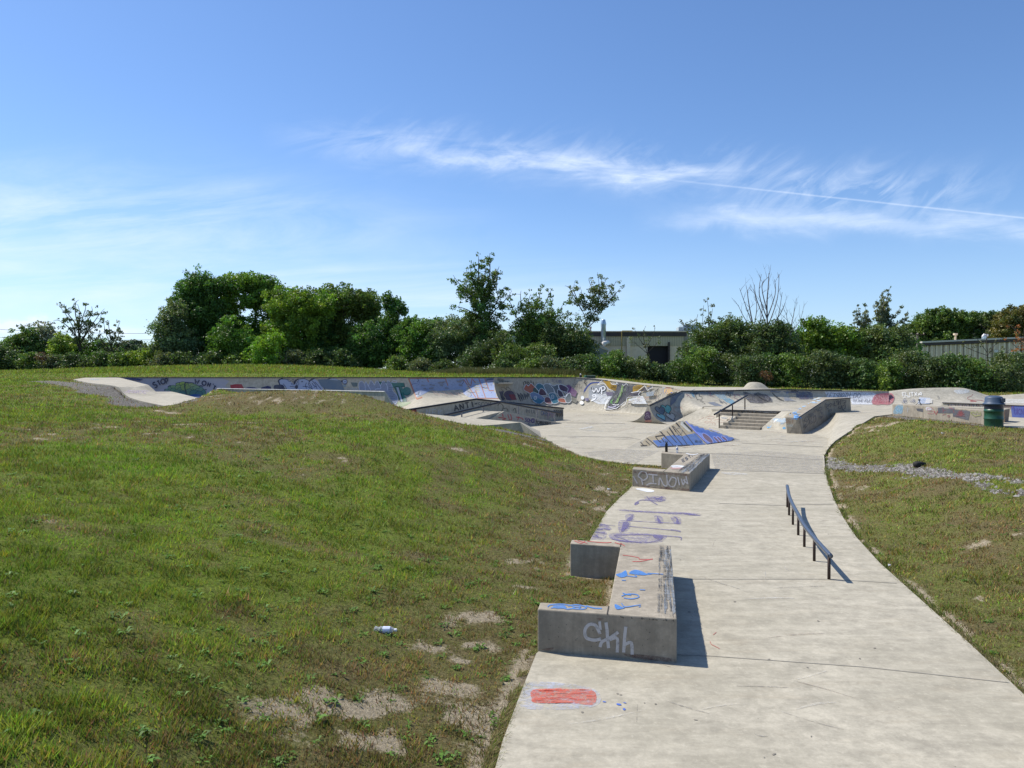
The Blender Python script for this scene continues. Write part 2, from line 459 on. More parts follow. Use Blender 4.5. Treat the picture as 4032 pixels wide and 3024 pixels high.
# ------------------------------------------------------------------ terrain heights
ctl = []
def cp(u, v, d): p = P(u, v, d); ctl.append((p.x, p.y, p.z))
for q in ((-900, 3024, 3.4), (0, 3024, 3.6), (800, 3024, 4.3), (1500, 3024, 4.75), (0, 2400, 5.2), (700, 2400, 6.2), (1400, 2400, 7.2), (1850, 2420, 7.7),
          (0, 2000, 7.8), (700, 2000, 9.3), (1400, 2000, 11.2), (2000, 2000, 13.2), (2250, 2040, 13.2), (-900, 2000, 6.5), (-900, 1700, 12),
          (0, 1750, 12.5), (700, 1750, 13.5), (1400, 1750, 15.4), (1850, 1765, 17.0), (2200, 1862, 17.6), (2330, 1890, 17.4), (2440, 1862, 19.3),
          (0, 1620, 19), (500, 1645, 20.5), (1000, 1622, 23.6), (1500, 1632, 23.6), (1850, 1700, 22), (2050, 1738, 22.5), (2200, 1785, 22.0),
          (750, 1630, 22.8), (1250, 1622, 23.6), (1100, 1546, 25.5), (950, 1547, 26.5), (1300, 1549, 25.5), (1420, 1557, 26), (800, 1562, 26), (1500, 1585, 27), (1560, 1618, 28), (1640, 1660, 28.6), (1750, 1678, 29.4), (1900, 1683, 30.0), (2000, 1693, 30.5),
          (1960, 1700, 28), (2100, 1730, 27.5), (700, 1597, 24.5), (620, 1602, 25.6), (740, 1580, 25.5),
          (0, 1545, 32), (250, 1525, 34), (400, 1560, 28), (-900, 1530, 34), (0, 1500, 48), (150, 1496, 50), (-900, 1495, 50),
          (0, 1474, 80), (226, 1459, 78), (452, 1452, 78), (678, 1445, 76), (900, 1441, 75), (1100, 1442, 75), (1246, 1446, 75), (1396, 1455, 75), (1550, 1465, 75), (1700, 1473, 72), (1900, 1478, 70),
          (2090, 1481, 66), (2290, 1485, 64), (2500, 1502, 62), (2700, 1521, 62), (2900, 1524, 61), (3100, 1532, 58), (3400, 1541, 56), (3700, 1543, 58), (4032, 1543, 60), (4700, 1540, 60),
          (420, 1486, 56), (1000, 1486, 56), (1500, 1486, 56), (1945, 1486, 58), (2100, 1486, 60.5), (-900, 1478, 80),
          # right side
          (3700, 1900, 14.6), (4032, 1900, 13.8), (4032, 2100, 10.6), (3700, 2150, 11.2), (3900, 2350, 8.6), (4032, 2550, 7.0), (3450, 1900, 16.8), (4300, 3024, 4.5),
          (3620, 1840, 17.4), (3350, 1830, 20.5), (4032, 1780, 18.5), (3700, 1740, 22), (3450, 1740, 24), (4032, 1715, 23), (3500, 1660, 29), (3650, 1665, 27), (3800, 1677, 25.6), (4400, 1700, 24), (4800, 1900, 15), (4800, 2400, 8)):
    cp(*q)
ctl += [(-80, 110, 2.8), (-30, 110, 3.1), (0, 110, 2.7), (30, 110, 2.0), (80, 110, 1.5), (-120, 60, 2.6), (120, 60, 1.0), (60, 20, .9), (-40, 5, 1.3), (-8, -3, .8), (8, -3, .25), (-200, 300, 2.2), (200, 300, 2.0), (0, 300, 2.3), (40, -20, .5), (-40, -20, 1)]
for a in PATH_L[:-5]: ctl.append((a[0] - .06, a[1], -.03))
for a in PATH_L[-5:]: ctl.append((a[0] - .06, a[1], -.03))
for a in PATH_R: ctl.append((a[0] + .06, a[1], -.03))
for p in BANK_E: ctl.append((p.x + .1, p.y - .05, p.z - .05))
for p in LP_N: ctl.append((p.x - .1, p.y - .05, p.z - .05))
for q in ((4032, 1684), (3945, 1678), (3880, 1668), (3700, 1649), (3513, 1631)): a = g2(q[0], q[1], UZ); ctl.append((a[0] - .1, a[1] - .1, UZ - .04))
CT = np.array(ctl); _, ui = np.unique(np.round(CT[:, :2], 2), axis=0, return_index=True); CT = CT[np.sort(ui)]
def _k(r): return np.sqrt(r * r + .35)
n_ = len(CT)
D_ = np.hypot(CT[:, None, 0] - CT[None, :, 0], CT[:, None, 1] - CT[None, :, 1])
Am = np.zeros((n_ + 3, n_ + 3)); Am[:n_, :n_] = -_k(D_) + np.eye(n_) * .015
Am[:n_, n_] = 1; Am[:n_, n_ + 1:] = CT[:, :2] / 50; Am[n_:, :n_] = Am[:n_, n_:].T
rhs = np.concatenate([CT[:, 2], [0, 0, 0]])
SOL = np.linalg.solve(Am, rhs)
def hraw(x, y):
    x = np.atleast_1d(np.asarray(x, float)); y = np.atleast_1d(np.asarray(y, float)); out = np.zeros(x.shape)
    for i in range(0, len(x), 40000):
        xs = x[i:i + 40000]; ys = y[i:i + 40000]
        r = np.hypot(xs[:, None] - CT[None, :, 0], ys[:, None] - CT[None, :, 1])
        out[i:i + 40000] = -_k(r) @ SOL[:n_] + SOL[n_] + xs / 50 * SOL[n_ + 1] + ys / 50 * SOL[n_ + 2]
    return out
def height(x, y):
    x = np.atleast_1d(np.asarray(x, float)); y = np.atleast_1d(np.asarray(y, float))
    h = hraw(x, y)
    far = sstep(120, 260, np.hypot(x, y)); h = h * (1 - far) + 2.2 * far
    d = np.hypot(x, y)
    h = h + (fbm(x * 1.1, y * 1.1, 3, 5) - .5) * .07 * sstep(0.1, 1.2, np.abs(poly_dist(OUTA, x, y)))
    return h
def surf(x, y):
    h = height(x, y)
    ins = poly_in(OUTA, np.atleast_1d(x), np.atleast_1d(y)); d = poly_dist(OUTA, np.atleast_1d(x), np.atleast_1d(y))
    return np.where(ins & (d > .04), np.minimum(h, 0) - .5 , h)

# ------------------------------------------------------------------ what grows where
def ell(x, y, cx, cy, rx, ry, rot=0.0, soft=.4):
    ca, sa = cos(rot), sin(rot); dx, dy = x - cx, y - cy
    q = np.hypot((dx * ca + dy * sa) / rx, (-dx * sa + dy * ca) / ry)
    return 1 - sstep(1 - soft, 1 + soft, q)
DIRT = [(1500, 2830, .75, .28, .3), (1570, 2900, .5, .2, .1), (1390, 2760, .4, .12, .2), (1800, 2560, .42, .25, .9), (1860, 2440, .35, .16, .8), (1790, 2700, .3, .12, .3), (2085, 2225, .25, .22, .2), (2060, 2310, .3, .12, .2),
        (2390, 1990, .5, .5, .6), (2420, 1940, .5, .45, .6), (2440, 1880, .4, .5, .6), (1260, 2840, .4, .12, .1)]
def dirtpts():
    out = []
    for u, v, rx, ry, ro in DIRT:
        # iterate to find the ground under this pixel
        d = 6.0
        for k in range(25):
            p = P(u, v, d); h = float(hraw(p.x, p.y)[0]); d = .5 * d + .5 * P(u, v, d).y * (HCAM - h) / (HCAM - p.z) if p.z < HCAM else d
        p = P(u, v, d); out.append((p.x, p.y, rx, ry, ro))
    return out
DP = dirtpts()
GRAVR = [p2(3225, 1770, 24), p2(3275, 1835, 20.8), p2(3500, 1855, 18.6), p2(3700, 1893, 16.0), p2(4032, 1945, 13.2), p2(4500, 2010, 12)]
GRAVL = [P(170, 1505, 44), P(250, 1512, 40), P(330, 1530, 35.5), P(420, 1545, 31.5), P(480, 1568, 29.5), P(560, 1592, 27), P(640, 1607, 25.4)]
RLF = [g2(3513, 1636, UZ), g2(3700, 1656, UZ), g2(3885, 1678, UZ)]
def linedist(pts, x, y):
    d = np.full(x.shape, 1e9)
    for a, b in zip(pts, pts[1:]):
        dx, dy = b[0] - a[0], b[1] - a[1]; L = dx * dx + dy * dy + 1e-9
        t = np.clip(((x - a[0]) * dx + (y - a[1]) * dy) / L, 0, 1)
        d = np.minimum(d, np.hypot(x - a[0] - t * dx, y - a[1] - t * dy))
    return d
def cover(x, y):
    """returns dryness 0..1, bare dirt 0..1, gravel 0..1"""
    n1 = fbm(x * .35, y * .35, 4, 21); n2 = fbm(x * 1.7, y * 1.7, 4, 31); n3 = fbm(x * 5, y * 5, 3, 41)
    de = poly_dist(OUTA, x, y)
    right = sstep(3, 4.5, x)
    dry = .72 * sstep(.46, .68, n1 * .55 + n2 * .45 + .05 * right)
    nearp = 1 - sstep(.5, 3.0 + 1.2 * (n2 - .5), de)
    pl = (x > -4) & (y < 19) & (x < 3)
    dry = np.clip(dry + .85 * nearp * np.where(pl, 1, .35) + .26 * right, 0, 1)
    dry = np.where(y > 56, dry * .25 + .05, dry)
    # crest of the mound is worn
    cr = ell(x, y, -7.6, 25.6, 5.6, 2.2, -.08, .5)
    dry = np.clip(dry + .75 * cr, 0, 1)
    dirt = sstep(.66, .76, n2 * .5 + n1 * .35 + n3 * .15 + .02) * .8
    dirt = np.where(y > 56, 0, dirt)
    for cx_, cy_, rx, ry, ro in DP: dirt = np.maximum(dirt, ell(x, y, cx_, cy_, rx * 1.3, ry * 1.4, ro, .8) * sstep(.36, .62, n3 * .6 + n2 * .4) * .9)
    dirt = np.maximum(dirt, cr * sstep(.44, .66, n2 * .25 + n3 * .75) * .55)
    e1 = 1 - sstep(.02, .30, de - .06 * n3)
    dirt = np.maximum(dirt, e1 * sstep(.32, .55, n2) * .8)
    for (cx_, cy_, rx, ry, ro) in ((7.2, 16.6, .7, .5, 0), (6.7, 10.7, .45, .2, 0), (5.9, 7.9, .45, .4, .3), (6.0, 6.6, .6, .3, .3), (13.5, 28.0, 1.5, .8, .6), (5.3, 8.6, .3, .2, 0)):
        dirt = np.maximum(dirt, ell(x, y, cx_, cy_, rx, ry, ro, .9) * .8 * sstep(.44, .62, n3 * .6 + n2 * .4))
    gr = 1.0 * (1 - sstep(.12, .62, linedist(GRAVR, x, y) + (n2 - .5) * 1.1))
    gr = gr * sstep(.30, .44, n3 * .4 + n2 * .6)
    gl = 1 - sstep(.5, 1.2, linedist([(p.x, p.y) for p in GRAVL], x, y) + (n2 - .5) * 1.0)
    g3 = 1 - sstep(.2, .8, linedist(RLF, x, y) + (n2 - .5) * .8)
    g4 = ell(x, y, .3, 29.2, 1.7, .9, .1, .4)
    gravel = np.maximum(np.maximum(gr, gl), np.maximum(g3, g4))
    return dry, dirt, gravel

# ------------------------------------------------------------------ ground sheet
m, nt = newmat('lawn_soil')
at = nt.nodes.new('ShaderNodeVertexColor'); at.layer_name = 'cover'
sp = nt.nodes.new('ShaderNodeSeparateColor'); nt.links.new(at.outputs[0], sp.inputs[0])
p = wpos(nt)
nf = noise(nt, p, 26, 6, .75, .4); nm = noise(nt, p, 6, 5, .65); nl = noise(nt, wpos(nt, (1, .55, 1)), 1.6, 5, .65, .5)
gcol = mix(nt, ramp(nt, nf, [(.32, 0), (.66, 1)]), (.040, .054, .010), (.195, .245, .040))
gcol = mix(nt, mth(nt, 'MULTIPLY', ramp(nt, nl, [(.45, 0), (.7, 1)]), .5), gcol, (.16, .23, .030))
dcol = mix(nt, ramp(nt, nf, [(.3, 0), (.68, 1)]), (.058, .046, .018), (.225, .185, .090))
ecol = mix(nt, ramp(nt, nf, [(.3, 0), (.7, 1)]), (.21, .17, .11), (.48, .41, .295))
vo = nt.nodes.new('ShaderNodeTexVoronoi'); vo.inputs['Scale'].default_value = 22; nt.links.new(p, vo.inputs['Vector'])
hv = nt.nodes.new('ShaderNodeSeparateColor'); nt.links.new(vo.outputs['Color'], hv.inputs[0])
scol = mix(nt, hv.outputs[0], (.15, .14, .125), (.34, .325, .30))
scol = mix(nt, ramp(nt, vo.outputs['Distance'], [(.30, 0), (.55, 1)]), scol, (.11, .10, .085))
dn = mth(nt, 'ADD', sp.outputs[0], mth(nt, 'MULTIPLY', mth(nt, 'SUBTRACT', nm, .5), 1.1), clamp=True)
col = mix(nt, dn, gcol, dcol)
col = mix(nt, ramp(nt, mth(nt, 'ADD', sp.outputs[1], mth(nt, 'MULTIPLY', mth(nt, 'SUBTRACT', nf, .5), .9)), [(.35, 0), (.6, 1)]), col, ecol)
col = mix(nt, ramp(nt, mth(nt, 'ADD', sp.outputs[2], mth(nt, 'MULTIPLY', mth(nt, 'SUBTRACT', nm, .5), .7)), [(.4, 0), (.6, 1)]), col, scol)
finish(nt, col, .95, mth(nt, 'ADD', nf, mth(nt, 'MULTIPLY', nm, .6)), .9, .05, spec=.08)
M['ground'] = m

rows_d = [-6.0]
d = -4.0
while d < 66: rows_d.append(d); d += (d + 8) * .0085
while d < 2500: rows_d.append(d); d += (d + 8) * .05
sc = np.linspace(-1.25, 1.25, 520)
DD, SS = np.meshgrid(np.array(rows_d), sc, indexing='ij')
XX = SS * (DD + 8); YY = DD
Z = surf(XX.ravel(), YY.ravel())
cdry, cdirt, cgr = cover(XX.ravel(), YY.ravel())
nr, nc = XX.shape
V = np.stack([XX.ravel(), YY.ravel(), Z], 1)
idx = np.arange(nr * nc).reshape(nr, nc)
F = np.stack([idx[:-1, :-1], idx[:-1, 1:], idx[1:, 1:], idx[1:, :-1]], -1).reshape(-1, 4)
def fast_mesh(name, V, F, mat, parent=None, vcol=None, cname='cover', smooth=True, loc=(0, 0, 0), per='POINT'):
    """F: (n,k) int array"""
    me = bpy.data.meshes.new(name)
    k = F.shape[1]; nf_ = len(F)
    org = np.array(ORG[parent.name]) if parent is not None else np.array(loc, float)
    me.vertices.add(len(V)); me.vertices.foreach_set('co', (V - org).astype(np.float32).ravel())
    me.loops.add(nf_ * k); me.loops.foreach_set('vertex_index', F.astype(np.int32).ravel())
    me.polygons.add(nf_); me.polygons.foreach_set('loop_start', (np.arange(nf_) * k).astype(np.int32))
    try: me.polygons.foreach_set('loop_total', np.full(nf_, k, np.int32))
    except Exception: pass
    me.update(calc_edges=True)
    if smooth: me.polygons.foreach_set('use_smooth', np.ones(nf_, bool))
    if vcol is not None:
        ca = me.color_attributes.new(cname, 'FLOAT_COLOR', per)
        arr = np.ones((len(vcol), 4), np.float32); arr[:, :3] = vcol
        ca.data.foreach_set('color', arr.ravel())
    me.materials.append(mat)
    o = bpy.data.objects.new(name, me); COL.objects.link(o)
    if parent is not None: o.parent = parent
    else: o.location = org
    ORG[o.name] = Vector(org)
    return o
gnd = fast_mesh('ground', V, F, M['ground'], vcol=np.stack([cdry, cdirt, cgr], 1))
gnd['kind'] = 'structure'

# ------------------------------------------------------------------ mown grass blades
m, nt = newmat('grass_blades')
at = nt.nodes.new('ShaderNodeVertexColor'); at.layer_name = 'blade'
b1_ = nd(nt, 'ShaderNodeBsdfPrincipled', {'Base Color': at.outputs[0], 'Roughness': .55, 'Specular IOR Level': .25})
t1_ = nd(nt, 'ShaderNodeBsdfTranslucent', {'Color': at.outputs[0]})
mx_ = nd(nt, 'ShaderNodeMixShader', {0: .35, 1: b1_.outputs[0], 2: t1_.outputs[0]})
nd(nt, 'ShaderNodeOutputMaterial', {0: mx_.outputs[0]})
M['blade'] = m

def blades(N, dmin, dmax, smin, smax, seed, wscale=1.0, hscale=1.0):
    r = np.random.default_rng(seed)
    d = np.exp(r.uniform(math.log(dmin), math.log(dmax), N)); s = r.uniform(smin, smax, N)
    x = s * d; y = d
    ok = ~poly_in(OUTA, x, y); de = poly_dist(OUTA, x, y); ok &= de > .015
    x, y, d, de = x[ok], y[ok], d[ok], de[ok]
    dry, dirt, gr = cover(x, y)
    keep = r.uniform(0, 1, len(x)) > np.clip(dirt * .97 + gr * .93, 0, .985)
    tuft = fbm(x * 6, y * 6, 2, 77)
    keep &= r.uniform(0, 1, len(x)) < (.35 + 1.1 * sstep(.3, .62, tuft))
    x, y, d, dry, tuft, de = x[keep], y[keep], d[keep], dry[keep], tuft[keep], de[keep]
    z = height(x, y)
    n = len(x)
    sc_ = np.maximum(1, d / 7.0)
    h = (r.uniform(.022, .055, n) * (.7 + .9 * sstep(.45, .75, tuft)) * (1 - .35 * dry)) * hscale * sc_ ** .35
    wd = r.uniform(.0035, .0065, n) * sc_ ** .85 * wscale
    an = r.uniform(0, 2 * pi, n); ln = r.uniform(.2, 1.1, n) * h
    ldir = r.uniform(0, 2 * pi, n)
    base = np.stack([x, y, z - .006], 1)
    side = np.stack([np.cos(an), np.sin(an), np.zeros(n)], 1) * wd[:, None]
    tip = base + np.stack([np.cos(ldir) * ln, np.sin(ldir) * ln, h + .006], 1)
    Vb = np.stack([base - side, base + side, tip], 1).reshape(-1, 3)
    Fb = np.arange(3 * n).reshape(n, 3)
    isdry = r.uniform(0, 1, n) < np.clip(dry * .95 + .06, 0, 1)
    g = np.stack([r.uniform(.175, .330, n), r.uniform(.240, .400, n), r.uniform(.022, .050, n)], 1)
    lush = sstep(.52, .72, fbm(x * .8, y * .8, 3, 55))[:, None]
    g = g * (1 - .35 * lush) + np.array([.16, .38, .02]) * .35 * lush
    t = np.stack([r.uniform(.20, .42, n), r.uniform(.160, .32, n), r.uniform(.05, .115, n)], 1)
    c = np.where(isdry[:, None], t, g) * (r.uniform(.6, 1.3, n) * (.72 + .5 * sstep(.35, .7, fbm(x * 2.6, y * 2.6, 3, 66))))[:, None]
    return Vb, Fb, np.repeat(c, 3, axis=0)
def edge_blades(N, line, seed):
    r = np.random.default_rng(seed); a = np.array(line); L = np.hypot(*(a[1:] - a[:-1]).T); 
    w_ = L / np.maximum(3, np.hypot(*((a[1:] + a[:-1]) / 2).T)) ** 1.1; i = r.choice(len(L), N, p=w_ / w_.sum()); t = r.uniform(0, 1, N)[:, None]
    p_ = a[i] * (1 - t) + a[i + 1] * t; nrm = np.stack([-(a[i + 1] - a[i])[:, 1], (a[i + 1] - a[i])[:, 0]], 1) / L[i][:, None]
    tst = poly_in(OUTA, (p_ + nrm * .05)[:, 0], (p_ + nrm * .05)[:, 1]); nrm[tst] *= -1
    off_ = r.uniform(.0, .10, N); q = p_ + nrm * off_[:, None]; x, y = q[:, 0], q[:, 1]
    keep = fbm(x * 3, y * 3, 2, 91) > .40; q, nrm, x, y = q[keep], nrm[keep], x[keep], y[keep]; n = len(x); z = height(x, y)
    d = np.hypot(x, y); h = r.uniform(.025, .075, n); wd = r.uniform(.003, .006, n) * np.maximum(1, d / 7); an = r.uniform(0, 2 * pi, n)
    base = np.stack([x, y, z - .005], 1); side = np.stack([np.cos(an), np.sin(an), 0 * an], 1) * wd[:, None]
    ln = (-nrm * r.uniform(-.2, 1.0, (n, 1)) + r.normal(0, .4, (n, 2))) * h[:, None]
    tip = base + np.stack([ln[:, 0], ln[:, 1], h * .9], 1)
    g = np.where(r.uniform(0, 1, (n, 1)) < np.where(d < 9, .22, .5)[:, None], np.array([[.16, .24, .03]]), np.array([[.30, .25, .11]])) * r.uniform(.6, 1.3, (n, 1))
    return np.stack([base - side, base + side, tip], 1).reshape(-1, 3), np.arange(3 * n).reshape(n, 3), np.repeat(g, 3, axis=0)
parts_ = [edge_blades(16000, PATH_L[1:-2], 61), edge_blades(16000, PATH_R, 62), edge_blades(5000, [(p.x, p.y) for p in BANK_E], 63), blades(760000, 2.4, 62, -.78, .78, 3), blades(120000, 62, 86, -.72, .25, 4, 1.2, 1.6)]
off = 0; VV, FF, CC = [], [], []
for a, b, c_ in parts_: VV.append(a); FF.append(b + off); CC.append(c_); off += len(a)
gb = fast_mesh('grass', np.concatenate(VV), np.concatenate(FF), M['blade'], vcol=np.concatenate(CC), cname='blade', smooth=False)
gb['kind'] = 'stuff'; gb['label'] = 'short mown grass with dry tan patches'; gb['category'] = 'grass'

# broad-leaved weeds (rosettes) scattered through the lawn
def weeds(spots, seed):
    r = np.random.default_rng(seed); Vs = []; Cs = []
    for (x, y, R, k) in spots:
        z = float(height(x, y)[0])
        for i in range(k):
            a = r.uniform(0, 2 * pi); L = R * r.uniform(.5, 1.1); wv = L * r.uniform(.13, .24); up = r.uniform(.25, .95) * L * .6
            cxy = np.array([x + r.normal(0, R * .45), y + r.normal(0, R * .45)])
            dr = np.array([cos(a), sin(a)]); sd_ = np.array([-sin(a), cos(a)])
            p0 = np.array([*cxy, z]); p1 = np.array([*(cxy + dr * L * .5), z + up]); p2_ = np.array([*(cxy + dr * L), z + up * .75])
            s3 = np.array([*sd_, 0]) * wv
            Vs += [p0, p1 - s3, p2_, p1 + s3]
            c = np.array([.075, .17, .025]) * r.uniform(.6, 1.6) + np.array([.04, .03, .005]) * r.uniform(0, 1)
            Cs += [c] * 4
    Vs = np.array(Vs); Fs = np.arange(len(Vs)).reshape(-1, 4)
    return Vs, Fs, np.array(Cs)
sp_ = []
r = np.random.default_rng(9)
for k in range(1000):
    d = math.exp(r.uniform(math.log(3.6), math.log(24))); s = r.uniform(-.75, .72) if k % 3 else r.uniform(-.45, .15); x, y = s * d, d
    if poly_in(OUTA, np.array([x]), np.array([y]))[0] or poly_dist(OUTA, np.array([x]), np.array([y]))[0] < .12: continue
    sp_.append((x, y, r.uniform(.028, .070), int(r.integers(8, 20))))
wv_, wf_, wc_ = weeds(sp_, 5)
wo_ = fast_mesh('weed_rosettes', wv_, wf_, M['blade'], vcol=wc_, cname='blade', smooth=False)
wo_['kind'] = 'stuff'; wo_['label'] = 'low broad leaved weeds dotted through the lawn'; wo_['category'] = 'weeds'

# loose gravel
m, nt = newmat('gravel_stone')
at = nt.nodes.new('ShaderNodeVertexColor'); at.layer_name = 'blade'
finish(nt, at.outputs[0], .9, noise(nt, wpos(nt), 60, 3), .3, .005, spec=.15)
M['stone'] = m
def stones(n, seed):
    r = np.random.default_rng(seed); Vs = []; Cs = []; Fs = []
    x = r.uniform(6, 15, n * 3); y = r.uniform(12, 26, n * 3)
    _, di, g = cover(x, y); ok = (g > .35) & ~poly_in(OUTA, x, y); x, y = x[ok][:n], y[ok][:n]
    z = height(x, y)
    for i in range(len(x)):
        s = r.uniform(.014, .040); o = np.array([x[i], y[i], z[i]])
        q = r.normal(0, 1, (6, 3)); oc = np.array([[1, 0, 0], [-1, 0, 0], [0, 1, 0], [0, -1, 0], [0, 0, .8], [0, 0, -.6]]) * s * (1 + .3 * q)
        b = len(Vs); Vs += list(oc + o)
        Fs += [[b + 0, b + 2, b + 4], [b + 2, b + 1, b + 4], [b + 1, b + 3, b + 4], [b + 3, b + 0, b + 4]]
        c = r.uniform(.12, .30); Cs += [np.array([c, c * .95, c * .88])] * 6
    return np.array(Vs), np.array(Fs), np.array(Cs)
a, b, c_ = stones(6000, 8)
go = fast_mesh('gravel', a, b, M['stone'], vcol=c_, cname='blade', smooth=False)
go['kind'] = 'stuff'; go['label'] = 'pale crushed stone strip crossing the right hand lawn'; go['category'] = 'gravel'
# ------------------------------------------------------------------ concrete of the park
def V3(p, z=None): return Vector((p[0], p[1], p[2] if z is None else z))
def kindof(o, k='structure'): o['kind'] = k; return o
def flat_slab(name, poly, z, depth, mat, parent=None, loc=None):
    b = MB(); b.prism([(x, y, z - depth) for x, y in poly], [(x, y, z) for x, y in poly])
    return b.build(name, mat, parent, loc=loc)

FLOOR = flat_slab('pavement', OUT, 0.0, .35, M['floor']); FLOOR['kind'] = 'structure'

# levels and key lines of the stairs
S0 = G(2832, 1686, 0); R0_ = G(2993, 1694, 0)
WD = (R0_ - S0).normalized(); RN = Vector((-WD.y, WD.x, 0))
RISE = UZ / 6; TREAD = .38
# upper platform
up = [g2(2768, 1605, UZ), g2(2805, 1611, UZ), g2(2836, 1612.5, UZ)]
SL5 = S0 + RN * (TREAD * 5); SR5 = R0_ + RN * (TREAD * 5) + WD * .2
PL5 = SL5 - WD * .95
up += [(PL5.x, PL5.y), (SL5.x, SL5.y), (SR5.x, SR5.y), g2(3110, 1626, UZ), (13.6, 36.9), p2(3286, 1631, 35.6), g2(3298, 1629, UZ), g2(3340, 1631, UZ), g2(3400, 1635, UZ), (BANK_E[0].x, BANK_E[0].y)]
up += [g2(3513, 1631, UZ), g2(3700, 1649, UZ), g2(3880, 1668, UZ), g2(3945, 1678, UZ), g2(4032, 1684, UZ), (45, 25.2), (45, 47), (20, 47), (12, 46.5)]
UPP = flat_slab('upper_pavement', up, UZ, .9, M['floor_far']); UPP['kind'] = 'structure'

# ---- stairs
st = root('staircase', 'six low concrete steps climbing to the upper platform beside the tall slanted ledge', 'stairs', tuple(S0))
for i in range(6):
    l = S0 + RN * (TREAD * i); rr = R0_ + RN * (TREAD * i) + WD * (.05 * i)
    if i >= 4: l = l - WD * .95
    back = TREAD * (6 - i) + .3
    z0, z1 = RISE * i - .02, RISE * (i + 1) + (.004 if i == 5 else 0)
    if i == 5: back = .45
    b = MB(); q = [l, rr, rr + RN * back, l + RN * back]
    b.prism([V3(a, -.05 if i < 4 else -.02) for a in q], [V3(a, z1) for a in q])
    b.build('step', M['ledge'], st, bevel=.012)
b = MB(); l = S0 + RN * (TREAD * 5 - .012) - WD * .95; rr = R0_ + RN * (TREAD * 5 - .012) + WD * .27
b.prism([V3(a, UZ - .05) for a in (l, rr, rr + RN * .05, l + RN * .05)], [V3(a, UZ + .012) for a in (l, rr, rr + RN * .05, l + RN * .05)])
b.build('coping', M['steel_dark'], st)

# ---- handrail on the stairs
b = MB()
hp = [(2832, 1686, 1631, 36.75), (2884, 1651, 1595, 37.75), (2933, 1624, 1568, 38.9)]
hr = root('handrail', 'dark steel handrail sloping up over the left edge of the concrete steps', 'handrail', tuple(P(2832, 1686, 36.75)))
a = P(2813, 1632, 36.5); c = P(2944, 1556, 39.15)
b.tube([a, c], .045, 10); b.build('rail', M['steel_dark'], hr, smooth=False)
for (u, v0, v1, d) in hp:
    b = MB(); q = P(u, v0, d); t = P(u, v1, d); b.tube([(q.x, q.y, q.z), (q.x, q.y, t.z)], .03, 8); b.build('post', M['post'], hr)

# ---- bank between wing and stairs
def loft(name, rails, mat, parent=None, loc=None, n=10, smooth=True, skirt=None, **kw):
    rows = [resample(r, n) for r in rails] if n else [[Vector(q) for q in r] for r in rails]
    vs, fs = grid(rows)
    if skirt is not None:
        # vertical faces under the first rail, last rail and both ends
        def sk(line):
            k = len(vs)
            for q in line: vs.append(tuple(q))
            for q in line: vs.append((q[0], q[1], min(skirt, q[2] - .01)))
            for i in range(len(line) - 1): fs.append([k + i, k + i + 1, k + len(line) + i + 1, k + len(line) + i])
        sk(rows[0]); sk(rows[-1]); sk([r[0] for r in rows]); sk([r[-1] for r in rows])
    o = link_mesh(name, vs, fs, mat, parent, smooth=False, loc=loc, **kw)
    if smooth:
        nfl = (len(rows) - 1) * (len(rows[0]) - 1)
        for i, p in enumerate(o.data.polygons): p.use_smooth = i < nfl
    return o

bk = root('concrete_bank', 'pale sloping concrete bank with faint red scribbles left of the steps', 'skate bank', tuple(G(2740, 1678, 0)))
_r3 = [P(2730, 1624, 40.2), G(2790, 1629, .56), G(2838, 1634, .545), G(2898, 1640, .545)]
BK1 = loft('lower_slope', [[G(2640, 1671, 0), G(2740, 1678, 0), G(2790, 1682, 0), G(2832, 1686, 0)],
                            [G(2668, 1655, .16), G(2755, 1662, .14), G(2805, 1668, .14), G(2850, 1672, .15)],
                            [G(2700, 1638, .40), G(2775, 1645, .35), G(2825, 1651, .34), G(2872, 1656, .34)],
                            _r3], M['ramp'], bk, n=13, skirt=-.1)
BK2 = loft('upper_slope', [_r3[:3], [P(2762, 1608, 40.4), G(2805, 1610, UZ + .004), G(2840, 1612, UZ + .004)]], M['ramp'], bk, n=8, skirt=-.1)
# small bank right of the stairs
q0 = R0_ + Vector((0, 0, .0)); q1 = SR5 + Vector((0, 0, UZ))
sb = loft('concrete_bank', [[q0 + WD * -.02, G(3040, 1700, 0), G(3105, 1707, 0)],
                            [q0.lerp(q1, .12) + Vector((0, 0, .05)), G(3055, 1690, .06), G(3120, 1690, .10)],
                            [q0.lerp(q1, .55) + Vector((0, 0, .05)), G(3075, 1663, .38), G(3135, 1660, .45)],
                            [q1 + Vector((0, 0, .015)), G(3105, 1624, UZ + .01), G(3150, 1622, UZ + .01)]], M['ramp'], n=10, skirt=-.1, loc=q0)
tag(sb, 'small concrete bank with pale blue paint between the steps and the tall slanted ledge', 'skate bank')

